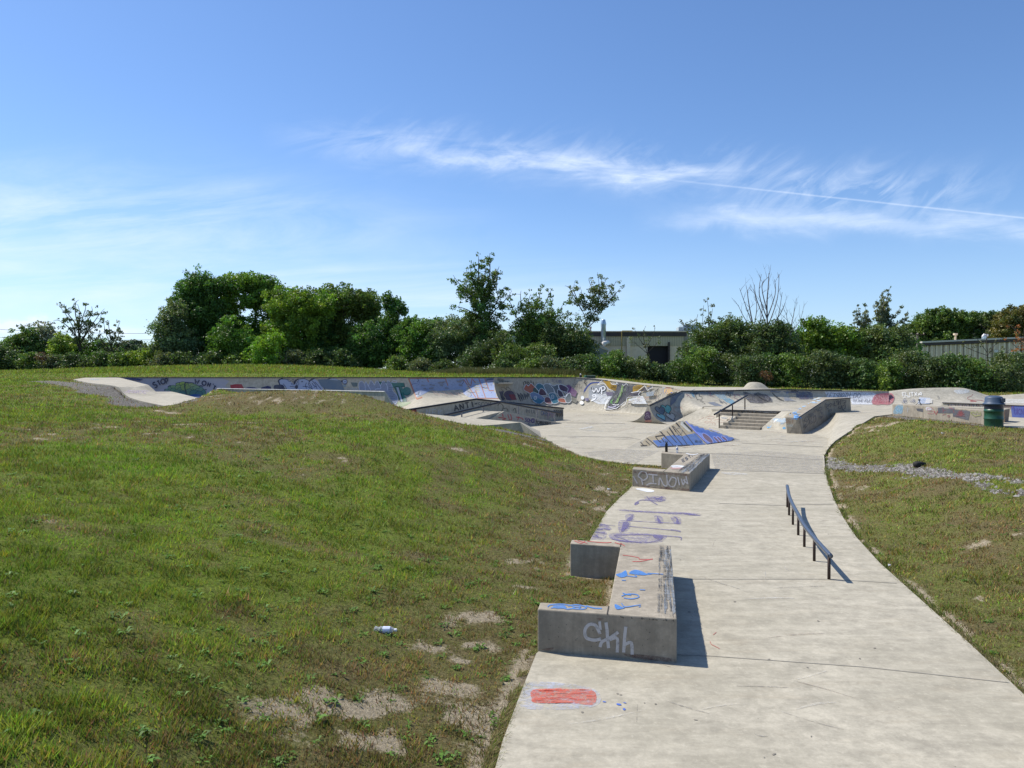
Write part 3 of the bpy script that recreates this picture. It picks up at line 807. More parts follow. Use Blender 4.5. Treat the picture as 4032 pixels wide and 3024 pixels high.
# ---- tall slanted ledge (hubba)
fr = G(3161, 1709, 0); fl = G(3099, 1706, 0)
tfl = P(3092, 1642, fl.y + .02); tfr = P(3144, 1645, fr.y + .02)
br = P(3250, 1575, 35.5); bl = P(3219, 1564, 37.4); er = P(3348, 1568, 36.5); el = P(3338, 1565, 37.6)
hb = root('hubba_ledge', 'tall slanted concrete ledge with blue painted top and black scribbled side right of the steps', 'skate ledge', tuple((fr + fl) / 2))
mbr = P(3292, 1629, 35.75); mer = P(3357, 1626, 36.5)
b = MB()
vs = [V3(fl, -.1), V3(fr, -.1), V3(mbr, .0), V3(mer, .0), Vector((el.x + .05, el.y, 0)), Vector((bl.x - .05, bl.y, 0)), tfl, tfr, br, er, el, bl]
fs = [[0, 1, 7, 6], [1, 2, 8, 7], [2, 3, 9, 8], [3, 4, 10, 9], [4, 5, 11, 10], [5, 0, 6, 11], [6, 7, 8, 11], [11, 8, 9, 10], [0, 5, 2, 1], [2, 5, 4, 3]]
b.add(vs, fs)
HUB = b.build('ledge_body', M['ledge'], hb, bevel=.015)
b = MB(); off_ = Vector((.012, -.012, .012))
b.tube([tfr + off_, br + off_, er + off_], .022, 6); b.build('coping', M['steel_dark'], hb)

# ---- bank right of the ledge, reaching the lawn
bot = [G(3161, 1709, 0), G(3225, 1714, 0), G(3262, 1725, 0), G(3262, 1745, 0), G(3258, 1765, 0), G(3245, 1795, 0)]
top = [P(3286, 1631, 35.6), G(3298, 1629, UZ), G(3325, 1631, UZ), G(3365, 1633, UZ), G(3400, 1635, UZ), P(3443, 1639, 32.4)]
edge = resample(BANK_E[::-1], 13)
rows = []
B_ = resample(bot, 14); T_ = resample(top, 14)
for k in range(13):
    t = k / 12; zt = (t * t * 1.6 if t < .28 else None)
    e_ = edge[k]
    r_ = []
    for j in range(14):
        q = B_[j].lerp(T_[j], t)
        ww = (j / 13) ** 1.5
        base_end = B_[13].lerp(T_[13], t)
        dz = (e_ - base_end) * ww
        ease = (-.10 * sin(pi * t)) * (1 - ww)
        r_.append(Vector((q.x + dz.x, q.y + dz.y, q.z + dz.z + ease + .003)))
    rows.append(r_)
RB = loft('concrete_bank', rows, M['ramp'], n=0, skirt=-.3, loc=bot[2])
tag(RB, 'wide pale concrete bank rising to the platform between the slanted ledge and right lawn', 'skate bank')

# ---- quarter pipe with wing, right wall and rolling wave wall
QT = [(2558, 1598, 40.3), (2622, 1569, 42.4), (2685, 1540, 44.5), (2740, 1539.5, 44.7), (2850, 1538.5, 44.6), (2960, 1535.5, 44.6), (3080, 1534, 44.8), (3250, 1537, 45.2), (3500, 1541.5, 46.4)]
QB = [G(2640, 1671, 0), G(2705, 1650, .12), P(2762, 1609, 40.6), P(2775, 1601, 42.0), G(2855, 1600, UZ), G(2965, 1600, UZ), G(3085, 1599, UZ), G(3255, 1598, UZ), G(3500, 1597, UZ)]
top = [P(*q) for q in QT]
def pair_resample(a, b, sub):
    A_ = smoothpts([tuple(p) for p in a], sub); B2 = smoothpts([tuple(p) for p in b], sub)
    return [Vector(p) for p in A_], [Vector(p) for p in B2]
qr = root('quarter_pipe', 'long curved concrete quarter pipe with black coping and a pointed wing at its left end', 'quarter pipe', tuple(G(2855, 1600, UZ)))
_, bases = pair_resample(top, QB, 4)
tops = [a.lerp(c, k / 4) for a, c in zip(top, top[1:]) for k in range(4)] + [top[-1]]
rows = quarter_rows(tops, bases, 12, 84)
v_, f_ = grid(rows); QRF = link_mesh('transition', v_, f_, M['wall'], qr, smooth=True)
b = MB(); b.tube([q + Vector((0, -.02, .0)) for q in tops[:-3]], .035, 8); b.build('coping', M['steel_dark'], qr, smooth=True)
b = MB(); b.tube([q + Vector((0, -.005, .0)) for q in tops[-4:]], .02, 8); b.build('coping', M['floor'], qr, smooth=True)
# end face of the wing, both sides curved
T0 = top[0]; R_ = QB[0]; L_ = G(2467, 1660, 0)
def arc(a, c, m=10):
    out = []
    for k in range(m + 1):
        ph = radians(78) * (1 - k / m); h = sin(ph) / sin(radians(78)); z = (1 - cos(ph)) / (1 - cos(radians(78)))
        out.append(Vector((c.x + (a.x - c.x) * h, c.y + (a.y - c.y) * h, c.z + (a.z - c.z) * z)))
    return out
T0b = T0 + Vector((-.10, .12, 0))
la = arc(T0b, L_); ra = arc(T0, R_)
vs = [tuple(q) for q in la] + [tuple(q) for q in ra]; n = len(la)
fs = [[i, i + 1, n + i + 1, n + i] for i in range(n - 1)]
ENDF = link_mesh('end_face', vs, fs, M['wall'], qr)
# left side of the wing, running back to the mural wall
dirb = Vector((top[2].x - T0.x - .1, top[2].y - T0.y + .2, 0))
rows = [la, [q + dirb * .5 + Vector((0, 0, (T0b.z and (q.z / T0b.z)) * .34)) for q in la], [q + dirb + Vector((0, 0, (q.z / T0b.z) * .68)) for q in la]]
v_, f_ = grid(rows); link_mesh('transition', v_, f_, M['ramp'], qr, smooth=True)

# rolling wave
wv = [(3500, 1541.5), (3560, 1534), (3610, 1529.5), (3680, 1527), (3760, 1526), (3800, 1529), (3840, 1540), (3870, 1551), (3900, 1558.5), (3930, 1559), (3970, 1555), (4032, 1551), (4120, 1545), (4300, 1540), (4600, 1545)]
wt = [P(u, v, 47.2) for u, v in wv]; wb = [G(u, 1597, UZ) for u, v in wv]
ta2, ba2 = pair_resample(wt, wb, 5)
rows = quarter_rows(ta2, ba2, 12, 58)
rows = [[q + Vector((0, .9, -.28)) for q in rows[0]], [q + Vector((0, .42, -.02)) for q in rows[0]]] + rows
ww_ = root('rolling_wall', 'smooth rolling concrete wave wall rising and dipping behind the trash can', 'skate wall', tuple(G(3700, 1597, UZ)))
v_, f_ = grid(rows); WAVE = link_mesh('transition', v_, f_, M['wall'], ww_, smooth=True)

# ---- far mural wall (left, shallow end)
us = [420, 700, 1000, 1300, 1500, 1560, 1610, 1660, 1720, 1830, 1945]
dt = [52, 52, 52, 52, 52, 52, 52, 52, 52.2, 52.5, 53]
zb = [.3, .3, .3, .3, .3, .32, .55, .95, 1.0, 1.0, 1.0]
t1 = [P(u, 1487.5, d) for u, d in zip(us, dt)]
b1p = []
for u, d, z, tp in zip(us, dt, zb, t1):
    run = 1.7 if u < 1560 else 1.5
    b1p.append(Vector((tp.x * (1 - .01), tp.y - run, z)))
b1p[-1] = G(1973, 1578, 1.0)
ta2, ba2 = pair_resample(t1, b1p, 4)
rows = quarter_rows(ta2, ba2, 14, 86)
mw = root('mural_wall', 'long far concrete wall on the left painted with a green brain and pale letters', 'skate wall', tuple(b1p[4]))
v_, f_ = grid(rows); W1 = link_mesh('transition', v_, f_, M['wall'], mw, smooth=True)
b = MB(); b.tube([q + Vector((0, -.02, .01)) for q in ta2], .04, 6); b.build('coping', M['steel_dark'], mw)
dk = [[q + Vector((0, 0, .012)) for q in ta2], [q + Vector((0, 1.7, .0)) for q in ta2]]
loft('deck', dk, M['floor_far'], mw, n=0, skirt=1.2)
# shallow end floor
fr_ = []
for q, u in zip(ba2, np.linspace(420, 1973, len(ba2))): fr_.append(q)
r1 = ba2; r2 = [Vector((q.x * .93, 46.5, q.z - .02 if q.z > .6 else max(.02, q.z - .25))) for q in ba2]; r3 = [Vector((q.x * .87, 43.2, .006)) for q in ba2]
SH = loft('shallow_floor', [r1, r2, [(a + c) / 2 + Vector((0, 0, .06)) for a, c in zip(r2, r3)], r3], M['floor_far'], mw, n=0, skirt=-.1)
sl = MB(); a_, c_ = P(1958, 1515, 51.4), P(2021, 1515, 51.6)
# small ledge shelf on the wall
t2s = [(1945, 1487.5, 53), (1985, 1487.5, 55.2), (2050, 1487.5, 57), (2200, 1487, 57.5), (2290, 1488.5, 57), (2372, 1497, 55), (2460, 1507.5, 52.5), (2540, 1516.5, 50.5), (2600, 1522, 49), (2650, 1527.5, 47.5), (2700, 1540, 45.6)]
b2s = [G(1973, 1626, 0), G(2010, 1620, 0), G(2075, 1617, 0), G(2200, 1616, 0), G(2300, 1618, 0), G(2395, 1622, 0), G(2490, 1628, 0), G(2570, 1634, 0), G(2625, 1640, 0), G(2665, 1646, 0), G(2710, 1652, 0)]
ta2, ba2 = pair_resample([P(*q) for q in t2s], b2s, 4)
rows = quarter_rows(ta2, ba2, 14, 84)
cw = root('curved_mural_wall', 'tall curved concrete wall at the back covered in colourful graffiti letters and yellow wings', 'skate wall', tuple(b2s[3]))
v_, f_ = grid(rows); W2 = link_mesh('transition', v_, f_, M['wall'], cw, smooth=True)
b = MB(); b.tube([q + Vector((0, -.02, .01)) for q in ta2[:22]], .04, 6); b.build('coping', M['steel_dark'], cw)
b = MB(); b.tube([q + Vector((0, -.02, .01)) for q in ta2[21:37]], .03, 6); b.build('coping', M['floor'], cw)
b = MB(); a_, c_ = P(1962, 1512, 53.3), P(2020, 1512, 55.6); up_ = Vector((0, 0, .09)); fw_ = Vector((0, -.75, 0))
b.prism([a_ + fw_, c_ + fw_, c_ + Vector((0, 1, 0)), a_ + Vector((0, 1, 0))], [a_ + fw_ + up_, c_ + fw_ + up_, c_ + Vector((0, 1, 0)) + up_, a_ + Vector((0, 1, 0)) + up_])
b.build('shelf', M['floor'], cw)
# deck behind
inn = [q + Vector((0, 0, .012)) for q in ta2] 
outp = [P(*q) for q in ((1945, 1486.6, 55.5), (1985, 1486.6, 57.5), (2050, 1486.4, 59.5), (2200, 1485.8, 60), (2350, 1489, 60), (2440, 1497, 58.5), (2530, 1508, 57), (2620, 1516, 56.5), (2700, 1523, 56), (2800, 1524, 56), (2860, 1524, 56))]
oa, _ = pair_resample(outp, outp, 4)
DK2 = loft('deck', [inn, oa], M['floor_far'], cw, n=0, skirt=1.2)
inn = [q + Vector((0, 0, .012)) for q in tops[8:]]
outp = [P(*q) for q in ((2700, 1523, 56), (2860, 1524, 56), (2960, 1525, 55.5), (3050, 1531, 53), (3150, 1533, 51), (3300, 1536.5, 48.5), (3500, 1541, 46.8))]
oa = resample(outp, len(inn))
DK3 = loft('deck', [inn, oa], M['floor_far'], qr, n=0, skirt=.5)
# white painted edge of the bowl behind the quarter pipe
b = MB(); pts = [P(2724, 1539, 45.6), P(2740, 1530.5, 51.0), P(2800, 1532.5, 50.0), P(2870, 1535, 48.6), P(2990, 1535.4, 46.4)]
for a_, c_ in zip(pts, pts[1:]):
    b.prism([a_ + Vector((0, 0, -.1)), c_ + Vector((0, 0, -.1)), c_ + Vector((.1, .25, -.1)), a_ + Vector((.1, .25, -.1))], [a_ + Vector((0, 0, .05)), c_ + Vector((0, 0, .05)), c_ + Vector((.1, .25, .05)), a_ + Vector((.1, .25, .05))])
cr_ = plain('white_painted_curb', (.62, .58, .54), .6, nscale=6)
be = b.build('bowl_edge', cr_, qr)
# mound of concrete
mc = P(2966, 1533, 51.5)
rows = []
for i in range(25):
    ang = 2 * pi * i / 24; r_ = []
    for k in range(13):
        q = k / 12; fl_ = 1.0 / (1 + math.exp((q - .47) * 11)) ; fl_ = (fl_ - 1 / (1 + math.exp(.53 * 11))) / (1 / (1 + math.exp(-.47 * 11)) - 1 / (1 + math.exp(.53 * 11)))
        rx = (1.75 if cos(ang) > 0 else 1.15); 
        r_.append(Vector((mc.x + cos(ang) * rx * q, mc.y + sin(ang) * 1.3 * q, mc.z - .06 + .55 * fl_)))
    rows.append(r_)
v_, f_ = grid(rows)
mo = link_mesh('concrete_mound', v_, f_, M['ramp'], smooth=True, loc=mc)
tag(mo, 'smooth pale concrete bump rising behind the quarter pipe coping in front of the hedge', 'concrete mound')

# ---- blue pyramid
ap1 = P(2672, 1659, 29.6); ap2 = P(2692, 1657.5, 29.9)
c1 = G(2462, 1766, 0); c2 = G(2780, 1751, 0); c3 = G(2916, 1732, 0); c0 = G(2425, 1772, 0); c4 = Vector((7.0, 34.2, 0)); c5 = Vector((4.2, 32.6, 0)); c6 = G(2590, 1763, 0)
py = root('pyramid_ramp', 'low concrete pyramid with blue and tan painted faces and black letter strokes', 'skate pyramid', tuple(c2))
c5 = Vector((5.15, 30.4, 0)); c4 = Vector((7.6, 32.2, 0))
v_ = [c1, c6, c2, c3, c4, c5, ap1, ap2]
f_ = [[0, 1, 6], [1, 2, 7, 6], [2, 3, 7], [3, 4, 7], [4, 5, 6, 7], [5, 0, 6]]
# subdivide with slight flare at the toe
PYR = link_mesh('ramp_faces', [tuple(q) for q in v_], f_, M['ramp'], py)

# ---- left: thin quarter pipe box with rolled edge and low platform
NN = [(838, 1558, 37.9), (855, 1531, 37.5), (1515, 1543.5, 29.8), (1533, 1578, 29.9), (1555, 1605, 30), (1585, 1629, 30.2), (1610, 1643, 30.4), (1640, 1655, 30.6), (1690, 1667, 30.9), (1860, 1678, 31.3), (1965, 1671, 31.8), (2047, 1663, 32)]
FN = [(842, 1556, 39.2), (858, 1530.6, 38.8), (1518, 1542.8, 30.9), (1541, 1576, 32), (1562, 1602, 33.3), (1582, 1619, 34.7), (1640, 1626, 34.8), (1720, 1633.5, 34.9), (1795, 1640.5, 35), (1923, 1651.5, 35.1), (1990, 1657.5, 34.8), (2052, 1662.5, 34.5)]
nn = [P(*q) for q in NN] + [G(2132, 1722, 0.0)]; fn = [P(*q) for q in FN] + [G(2126, 1699, 0.0)]
qb = root('quarter_pipe_box', 'thin concrete box with white top edge and low platform half buried behind the grass mound', 'quarter pipe', tuple(nn[2]))
d1 = [nn[1].lerp(nn[2], k / 8) for k in range(9)]; d2 = [fn[1].lerp(fn[2], k / 8) for k in range(9)]
na = nn[:1] + d1 + [Vector(q) for q in smoothpts([tuple(q) for q in nn[2:9]], 4)[1:]] + nn[9:]
fa = fn[:1] + d2 + [Vector(q) for q in smoothpts([tuple(q) for q in fn[2:9]], 4)[1:]] + fn[9:]
mid_ = [a.lerp(c, .5) for a, c in zip(na, fa)]
QBX = loft('ramp_surface', [na, mid_, fa], M['floor'], qb, n=0, smooth=False)
vs = [tuple(q) for q in na] + [(q.x, q.y, -.3) for q in na]; n = len(na)
fs = [[i, i + 1, n + i + 1, n + i] for i in range(n - 1)]
QBS = link_mesh('side_wall', vs, fs, M['wall'], qb)
vs = [tuple(q) for q in fa] + [(q.x, q.y, -.05) for q in fa]
fs = [[i, i + 1, n + i + 1, n + i] for i in range(n - 1)]
link_mesh('back_wall', vs, fs, M['wall'], qb)
b = MB(); b.tube([nn[1] + Vector((0, -.01, .015)), nn[2] + Vector((0, -.01, .015))], .022, 6); b.build('coping', plain('white_metal_edge', (.66, .64, .62), .4), qb)

# ---- far left sloping platform
ln = resample(LP_N, 16); lf = resample(LP_F, 16)
lp = root('sloping_platform', 'pale stepped concrete ramp running down beside the brain mural on the far left', 'skate ramp', tuple(LP_N[-1]))
LPN = [Vector(q) for q in smoothpts([tuple(q) for q in LP_N], 4)]; LPF = [Vector(q) for q in LP_F]
LPS = loft('ramp_surface', [LPN, [a.lerp(c, .5) for a, c in zip(resample(LPN, 25), resample(LPF, 25))], LPF], M['floor'], lp, n=25, skirt=-.2, smooth=False)

# ---- A-frame box with ledges and rail
UD = Vector((-.657, -.754, 0)); NV = Vector((-.754, .657, 0)); O2 = Vector((2.57, 40.3, 0))
def AF(s, n, z): return O2 + UD * s + NV * n + Vector((0, 0, z))
prof = [(0, 0.004), (.5, .06), (4.2, .76), (4.45, .79), (4.9, .76), (8.0, .32), (9.6, .22)]
af = root('a_frame_ramp', 'low concrete hipped ramp rising and falling between two graffiti walls in the left bowl', 'skate ramp', tuple(AF(0, 1, 0)))
loft('ramp_surface', [[AF(s, .02, z) for s, z in prof], [AF(s, 2.02, z) for s, z in prof]], M['ramp'], af, n=20, smooth=False, skirt=-.1)
# near side wall
def wall_line(name, pts, thick, mat, parent, label=None):
    b = MB(); vs = []; n = len(pts)
    for (s, n_, z) in pts: vs.append(AF(s, n_, z))
    for (s, n_, z) in pts: vs.append(AF(s, n_ + thick, z))
    for (s, n_, z) in pts: vs.append(AF(s, n_, -.1))
    for (s, n_, z) in pts: vs.append(AF(s, n_ + thick, -.1))
    fs = []
    for i in range(n - 1):
        fs += [[i, i + 1, n + i + 1, n + i], [i, 2 * n + i, 2 * n + i + 1, i + 1], [n + i, n + i + 1, 3 * n + i + 1, 3 * n + i]]
    fs += [[0, n, 3 * n, 2 * n], [n - 1, 3 * n - 1, 4 * n - 1, 2 * n - 1]]
    b.add(vs, fs); return b.build(name, mat, parent, label=label)
AW2 = wall_line('low_side_wall', [(-.02, -.06, .01), (4.56, -.06, .805), (5.6, -.06, .46), (8.3, -.06, .40)], .08, M['wall'], af)
al = root('angled_ledge', 'long angled concrete ledge with black edge and hand painted ANTI lettering in the left bowl', 'skate ledge', tuple(AF(4.3, 2.05, 0)))
AW1 = wall_line('ledge_body', [(-2.9, 2.05, .64), (4.3, 2.05, 1.33), (9.2, 2.05, .905)], .4, M['wall'], al)
b = MB(); b.tube([AF(-2.9, 2.04, .65), AF(4.3, 2.04, 1.34), AF(9.25, 2.04, .915)], .045, 6); b.build('coping', M['steel_dark'], al)
ar = root('flat_bar_rail', 'long dark rail bent at its peak over the hipped ramp in the left bowl', 'grind rail', tuple(AF(3.5, 1.03, 0)))
b = MB(); rp = [(-1.35, .45), (3.53, 1.20), (7.45, .69)]
b.tube([AF(s, 1.03, z) for s, z in rp], .045, 8); b.build('rail', M['steel_dark'], ar)
cp_ = plain('chipped_white_post', (.25, .25, .27), .5, nscale=14, namt=.5)
for u in (1818, 1903, 2041, 2115, 2185):
    lo, hi = -1.35, 7.45
    for k in range(40):
        s = (lo + hi) / 2; q = AF(s, 1.03, 0)
        if CX + q.x / q.y * FPX > u: lo = s
        else: hi = s
    zr = np.interp(s, [a_ for a_, _ in rp], [c_ for _, c_ in rp]); zs = np.interp(s, [a_ for a_, _ in prof], [c_ for _, c_ in prof]) if s > 0 else 0
    b = MB(); b.tube([AF(s, 1.03, zs), AF(s, 1.03, zr)], .035, 8); b.build('post', cp_, ar)

# ---- path side ledges
def ledge(label, cpoly, joints, h, name='bench_ledge'):
    r_ = root(name, label, 'skate ledge', (cpoly[0][0], cpoly[0][1], 0))
    b = MB(); b.prism([(x, y, -.2) for x, y in cpoly], [(x, y, h) for x, y in cpoly]); body = b.build('slab', M['ledge'], r_, bevel=.012)
    for a, c in joints:
        a = Vector((*a, h)); c = Vector((*c, h)); t = (c - a).normalized(); n = Vector((-t.y, t.x, 0)) * .006; z = Vector((0, 0, .0025))
        b = MB(); b.prism([a - n, a + n, c + n, c - n], [a - n + z, a + n + z, c + n + z, c - n + z]); b.build('joint', M['joint'], r_)
    return r_, body
M['joint'] = plain('dark_joint_filler', (.05, .045, .04), .9, nscale=20)
def lerp2(a, b, t): return (a[0] + (b[0] - a[0]) * t, a[1] + (b[1] - a[1]) * t)
c1_ = [g2(2117, 2398, H1), g2(2665, 2437, H1), g2(2641, 2147, H1), g2(2445, 2137, H1), g2(2251, 2125, H1), g2(2245, 2139, H1), g2(2443, 2152, H1), g2(2397, 2387, H1), g2(2127, 2371, H1)]
LD1, L1B = ledge('nearest low concrete bench ledge on the path marked SKH with blue paint on top', c1_, [(g2(2391, 2418, H1), g2(2397, 2387, H1)), (g2(2443, 2152, H1), g2(2445.5, 2138, H1))], H1)
c2_ = [g2(2490, 1846, H2), g2(2716, 1864, H2), g2(2795, 1787, H2), g2(2703, 1784, H2), g2(2606, 1776, H2), g2(2604, 1783, H2), g2(2692, 1791, H2), g2(2624, 1848, H2), g2(2494, 1838, H2)]
LD2, L2B = ledge('farther low concrete bench ledge with white scrawled front and two bottles standing on it', c2_, [(g2(2612, 1856, H2), g2(2624, 1848, H2))], H2)
def edge_strip(parent, a, c, inw, h, wd, mat, name='edge_plate'):
    a = Vector((*a, h)); c = Vector((*c, h)); t = (c - a).normalized(); n = Vector((-t.y, t.x, 0)) * inw
    b = MB(); z = Vector((0, 0, .003)); e = n * .02
    b.prism([a + e, a + e + n * wd, c + e + n * wd, c + e], [a + e + z, a + e + n * wd + z, c + e + n * wd + z, c + e + z]); return b.build(name, mat, parent)
m, nt = newmat('waxed_ledge_edge')
p = wpos(nt); n1 = noise(nt, p, 9, 7, .75, .5); n2 = noise(nt, wpos(nt, (14, .8, 1)), 3, 5, .7)
c_ = mix(nt, ramp(nt, n2, [(.35, 0), (.65, 1)]), (.20, .22, .24), (.40, .41, .42))
finish(nt, c_, .5, n1, .2, .004, spec=.4, alpha=ramp(nt, n1, [(.44, 0), (.64, .6)]))
M['wax'] = m

# ---- right-hand ledges on the upper platform
RL0 = G(3513, 1631, UZ); RL1 = G(3880, 1668, UZ); hR = .47
rl = root('long_low_ledge', 'long pale concrete ledge with blue, grey and red paint running toward the trash can', 'skate ledge', tuple(RL1))
dx = Vector((.62, .0, 0))
b = MB(); b.prism([V3(RL1, .3), V3(RL1 + dx, .3), V3(RL0 + dx, .3), V3(RL0, .3)], [V3(RL1, UZ + hR), V3(RL1 + dx, UZ + hR), V3(RL0 + dx, UZ + hR - .02), V3(RL0, UZ + hR - .02)])
RLB = b.build('ledge_body', M['ledge'], rl, bevel=.015)
ra_ = Vector((19.4, 34.6, UZ)); rb_ = Vector((21.2, 30.2, UZ)); q_ = Vector((.5, .2, 0)); hz = .50
sl_ = root('black_edged_ledge', 'dark graffiti covered ledge with black metal edge behind the long pale ledge', 'skate ledge', tuple(ra_))
b = MB(); b.prism([V3(ra_ + Vector((-.18, .4, 0)), UZ - .05), V3(rb_, UZ - .05), V3(rb_ + q_, UZ - .05), V3(ra_ + q_, UZ - .05)], [V3(ra_, UZ + hz), V3(rb_, UZ + hz), V3(rb_ + q_, UZ + hz), V3(ra_ + q_, UZ + hz)])
SLB = b.build('ledge_body', M['wall'], sl_)
b = MB(); b.tube([V3(ra_, UZ + hz) + Vector((-.02, 0, 0)), V3(rb_, UZ + hz) + Vector((-.02, 0, 0))], .035, 6); b.build('coping', M['steel_dark'], sl_)
bx = root('concrete_block', 'short concrete block with sides coloured shade brown on the platform just right of the trash can', 'concrete block', (18.3, 28.3, UZ))
b = MB(); q = [(17.95, 28.0), (18.62, 28.75), (18.0, 31.3), (17.3, 30.8)]; qq = [(18.02, 28.1), (18.55, 28.72), (18.0, 31.2), (17.35, 30.75)]
b.prism([(x, y, UZ - .02) for x, y in qq], [(x, y, UZ + .46) for x, y in q]); BXB = b.build('block_body', plain('shade_brown_concrete', (.24, .17, .13), .85, nscale=5, bstr=.3), bx, bevel=.01)  # shade of the camera-facing side is put into the brown body colour
b = MB(); b.prism([(x, y, UZ + .461) for x, y in q], [(x, y, UZ + .478) for x, y in q]); b.build('cap', M['floor'], bx)

# ---- curved grind rail on the path
cr = root('curved_grind_rail', 'low curved steel grind rail on seven short posts along the path', 'grind rail', tuple(G(3266, 2281, 0)))
RC = [(3266, 2183, 3264, 2281), (3206, 2120, 3206, 2209), (3165, 2075, 3167, 2153), (3138, 2030, 3143, 2107), (3117, 1992, 3122, 2066), (3106, 1953, 3107, 2029), (3100, 1911, 3100, 1997)]
pts = []
for k, (ut, vt, ub, vb) in enumerate(RC):
    g = G(ub, vb, 0); z = .325 + .009 * k
    t = P(ut, vt, g.y); pts.append(Vector((g.x, g.y, .5 * (t.z - .02) + .5 * z)))
    b = MB(); b.tube([(g.x, g.y, -.03), (g.x, g.y, pts[-1].z - .01)], .019, 10); b.build('post', M['post'], cr, smooth=True)
e0 = pts[0] + (pts[0] - pts[1]).normalized() * .04; e1 = pts[-1] + (pts[-1] - pts[-2]).normalized() * .05
b = MB(); b.tube(smoothpts([tuple(q) for q in [e0] + pts + [e1]], 5), .031, 14); b.build('rail', M['steel_rail'], cr, smooth=True)
# ------------------------------------------------------------------ spray paint laid on the real surfaces
def H(h):
    r = [int(h[i:i + 2], 16) / 255 for i in (0, 2, 4)]
    return tuple(c / 12.92 if c < .04045 else ((c + .055) / 1.055) ** 2.4 for c in r)
FONT = {
 'A': [[(0, 1), (.35, 0), (.7, 1)], [(.15, .62), (.55, .62)]], 'B': [[(0, 0), (0, 1), (.5, .95), (.62, .75), (.45, .5), (0, .48)], [(0, 0), (.45, .03), (.55, .25), (.4, .48)]],
 'C': [[(.65, .12), (.35, 0), (.05, .3), (.05, .7), (.35, 1), (.65, .88)]], 'D': [[(0, 0), (0, 1), (.4, .92), (.62, .5), (.4, .08), (0, 0)]],
 'E': [[(.6, 0), (0, 0), (0, 1), (.6, 1)], [(0, .5), (.5, .5)]], 'F': [[(.6, 0), (0, 0), (0, 1)], [(0, .5), (.5, .5)]],
 'G': [[(.65, .12), (.35, 0), (.05, .3), (.05, .7), (.35, 1), (.65, .8), (.65, .55), (.4, .55)]], 'H': [[(0, 0), (0, 1)], [(.6, 0), (.6, 1)], [(0, .5), (.6, .5)]],
 'I': [[(.2, 0), (.2, 1)]], 'J': [[(.5, 0), (.5, .8), (.3, 1), (.05, .85)]], 'K': [[(0, 0), (0, 1)], [(.6, 0), (0, .55), (.6, 1)]], 'L': [[(0, 0), (0, 1), (.55, 1)]],
 'M': [[(0, 1), (0, 0), (.35, .6), (.7, 0), (.7, 1)]], 'N': [[(0, 1), (0, 0), (.6, 1), (.6, 0)]], 'O': [[(.35, 0), (.05, .3), (.05, .7), (.35, 1), (.65, .7), (.65, .3), (.35, 0)]],
 'P': [[(0, 1), (0, 0), (.5, .05), (.6, .3), (.45, .52), (0, .55)]], 'R': [[(0, 1), (0, 0), (.5, .05), (.6, .28), (.4, .5), (0, .5)], [(.3, .5), (.6, 1)]],
 'S': [[(.62, .12), (.35, 0), (.08, .2), (.2, .45), (.5, .55), (.62, .8), (.35, 1), (.05, .88)]], 'T': [[(0, 0), (.7, 0)], [(.35, 0), (.35, 1)]], 'U': [[(0, 0), (0, .7), (.3, 1), (.6, .7), (.6, 0)]],
 'V': [[(0, 0), (.35, 1), (.7, 0)]], 'W': [[(0, 0), (.2, 1), (.42, .35), (.64, 1), (.85, 0)]], 'X': [[(0, 0), (.6, 1)], [(.6, 0), (0, 1)]], 'Y': [[(0, 0), (.3, .5), (.6, 0)], [(.3, .5), (.3, 1)]], 'Z': [[(0, 0), (.6, 0), (0, 1), (.6, 1)]],
 "'": [[(.15, 0), (.1, .25)]], '-': [[(.1, .55), (.5, .55)]], '0': [[(.3, 0), (.05, .4), (.15, .9), (.4, 1), (.6, .5), (.3, 0)]], '1': [[(.1, .2), (.3, 0), (.3, 1)]], '2': [[(.05, .2), (.35, 0), (.6, .25), (0, 1), (.65, 1)]],
 '9': [[(.55, .3), (.3, .5), (.05, .25), (.3, 0), (.55, .2), (.5, .7), (.1, 1)]], '8': [[(.3, .48), (.08, .25), (.3, 0), (.52, .25), (.3, .48), (.02, .75), (.3, 1), (.58, .75), (.3, .48)]], '4': [[(.5, 1), (.5, 0), (0, .65), (.65, .65)]],
 '+': [[(.3, .2), (.3, .8)], [(0, .5), (.6, .5)]],
}
BV = {}
def bvh(objs):
    key = tuple(o.name for o in objs)
    if key not in BV:
        vs, fs = [], []
        for o in objs:
            v, f = REG[o.name]; n = len(vs); vs += [tuple(q) for q in v]; fs += [tuple(i + n for i in q) for q in f]
        BV[key] = BVHTree.FromPolygons(vs, fs, epsilon=0.0)
    return BV[key]
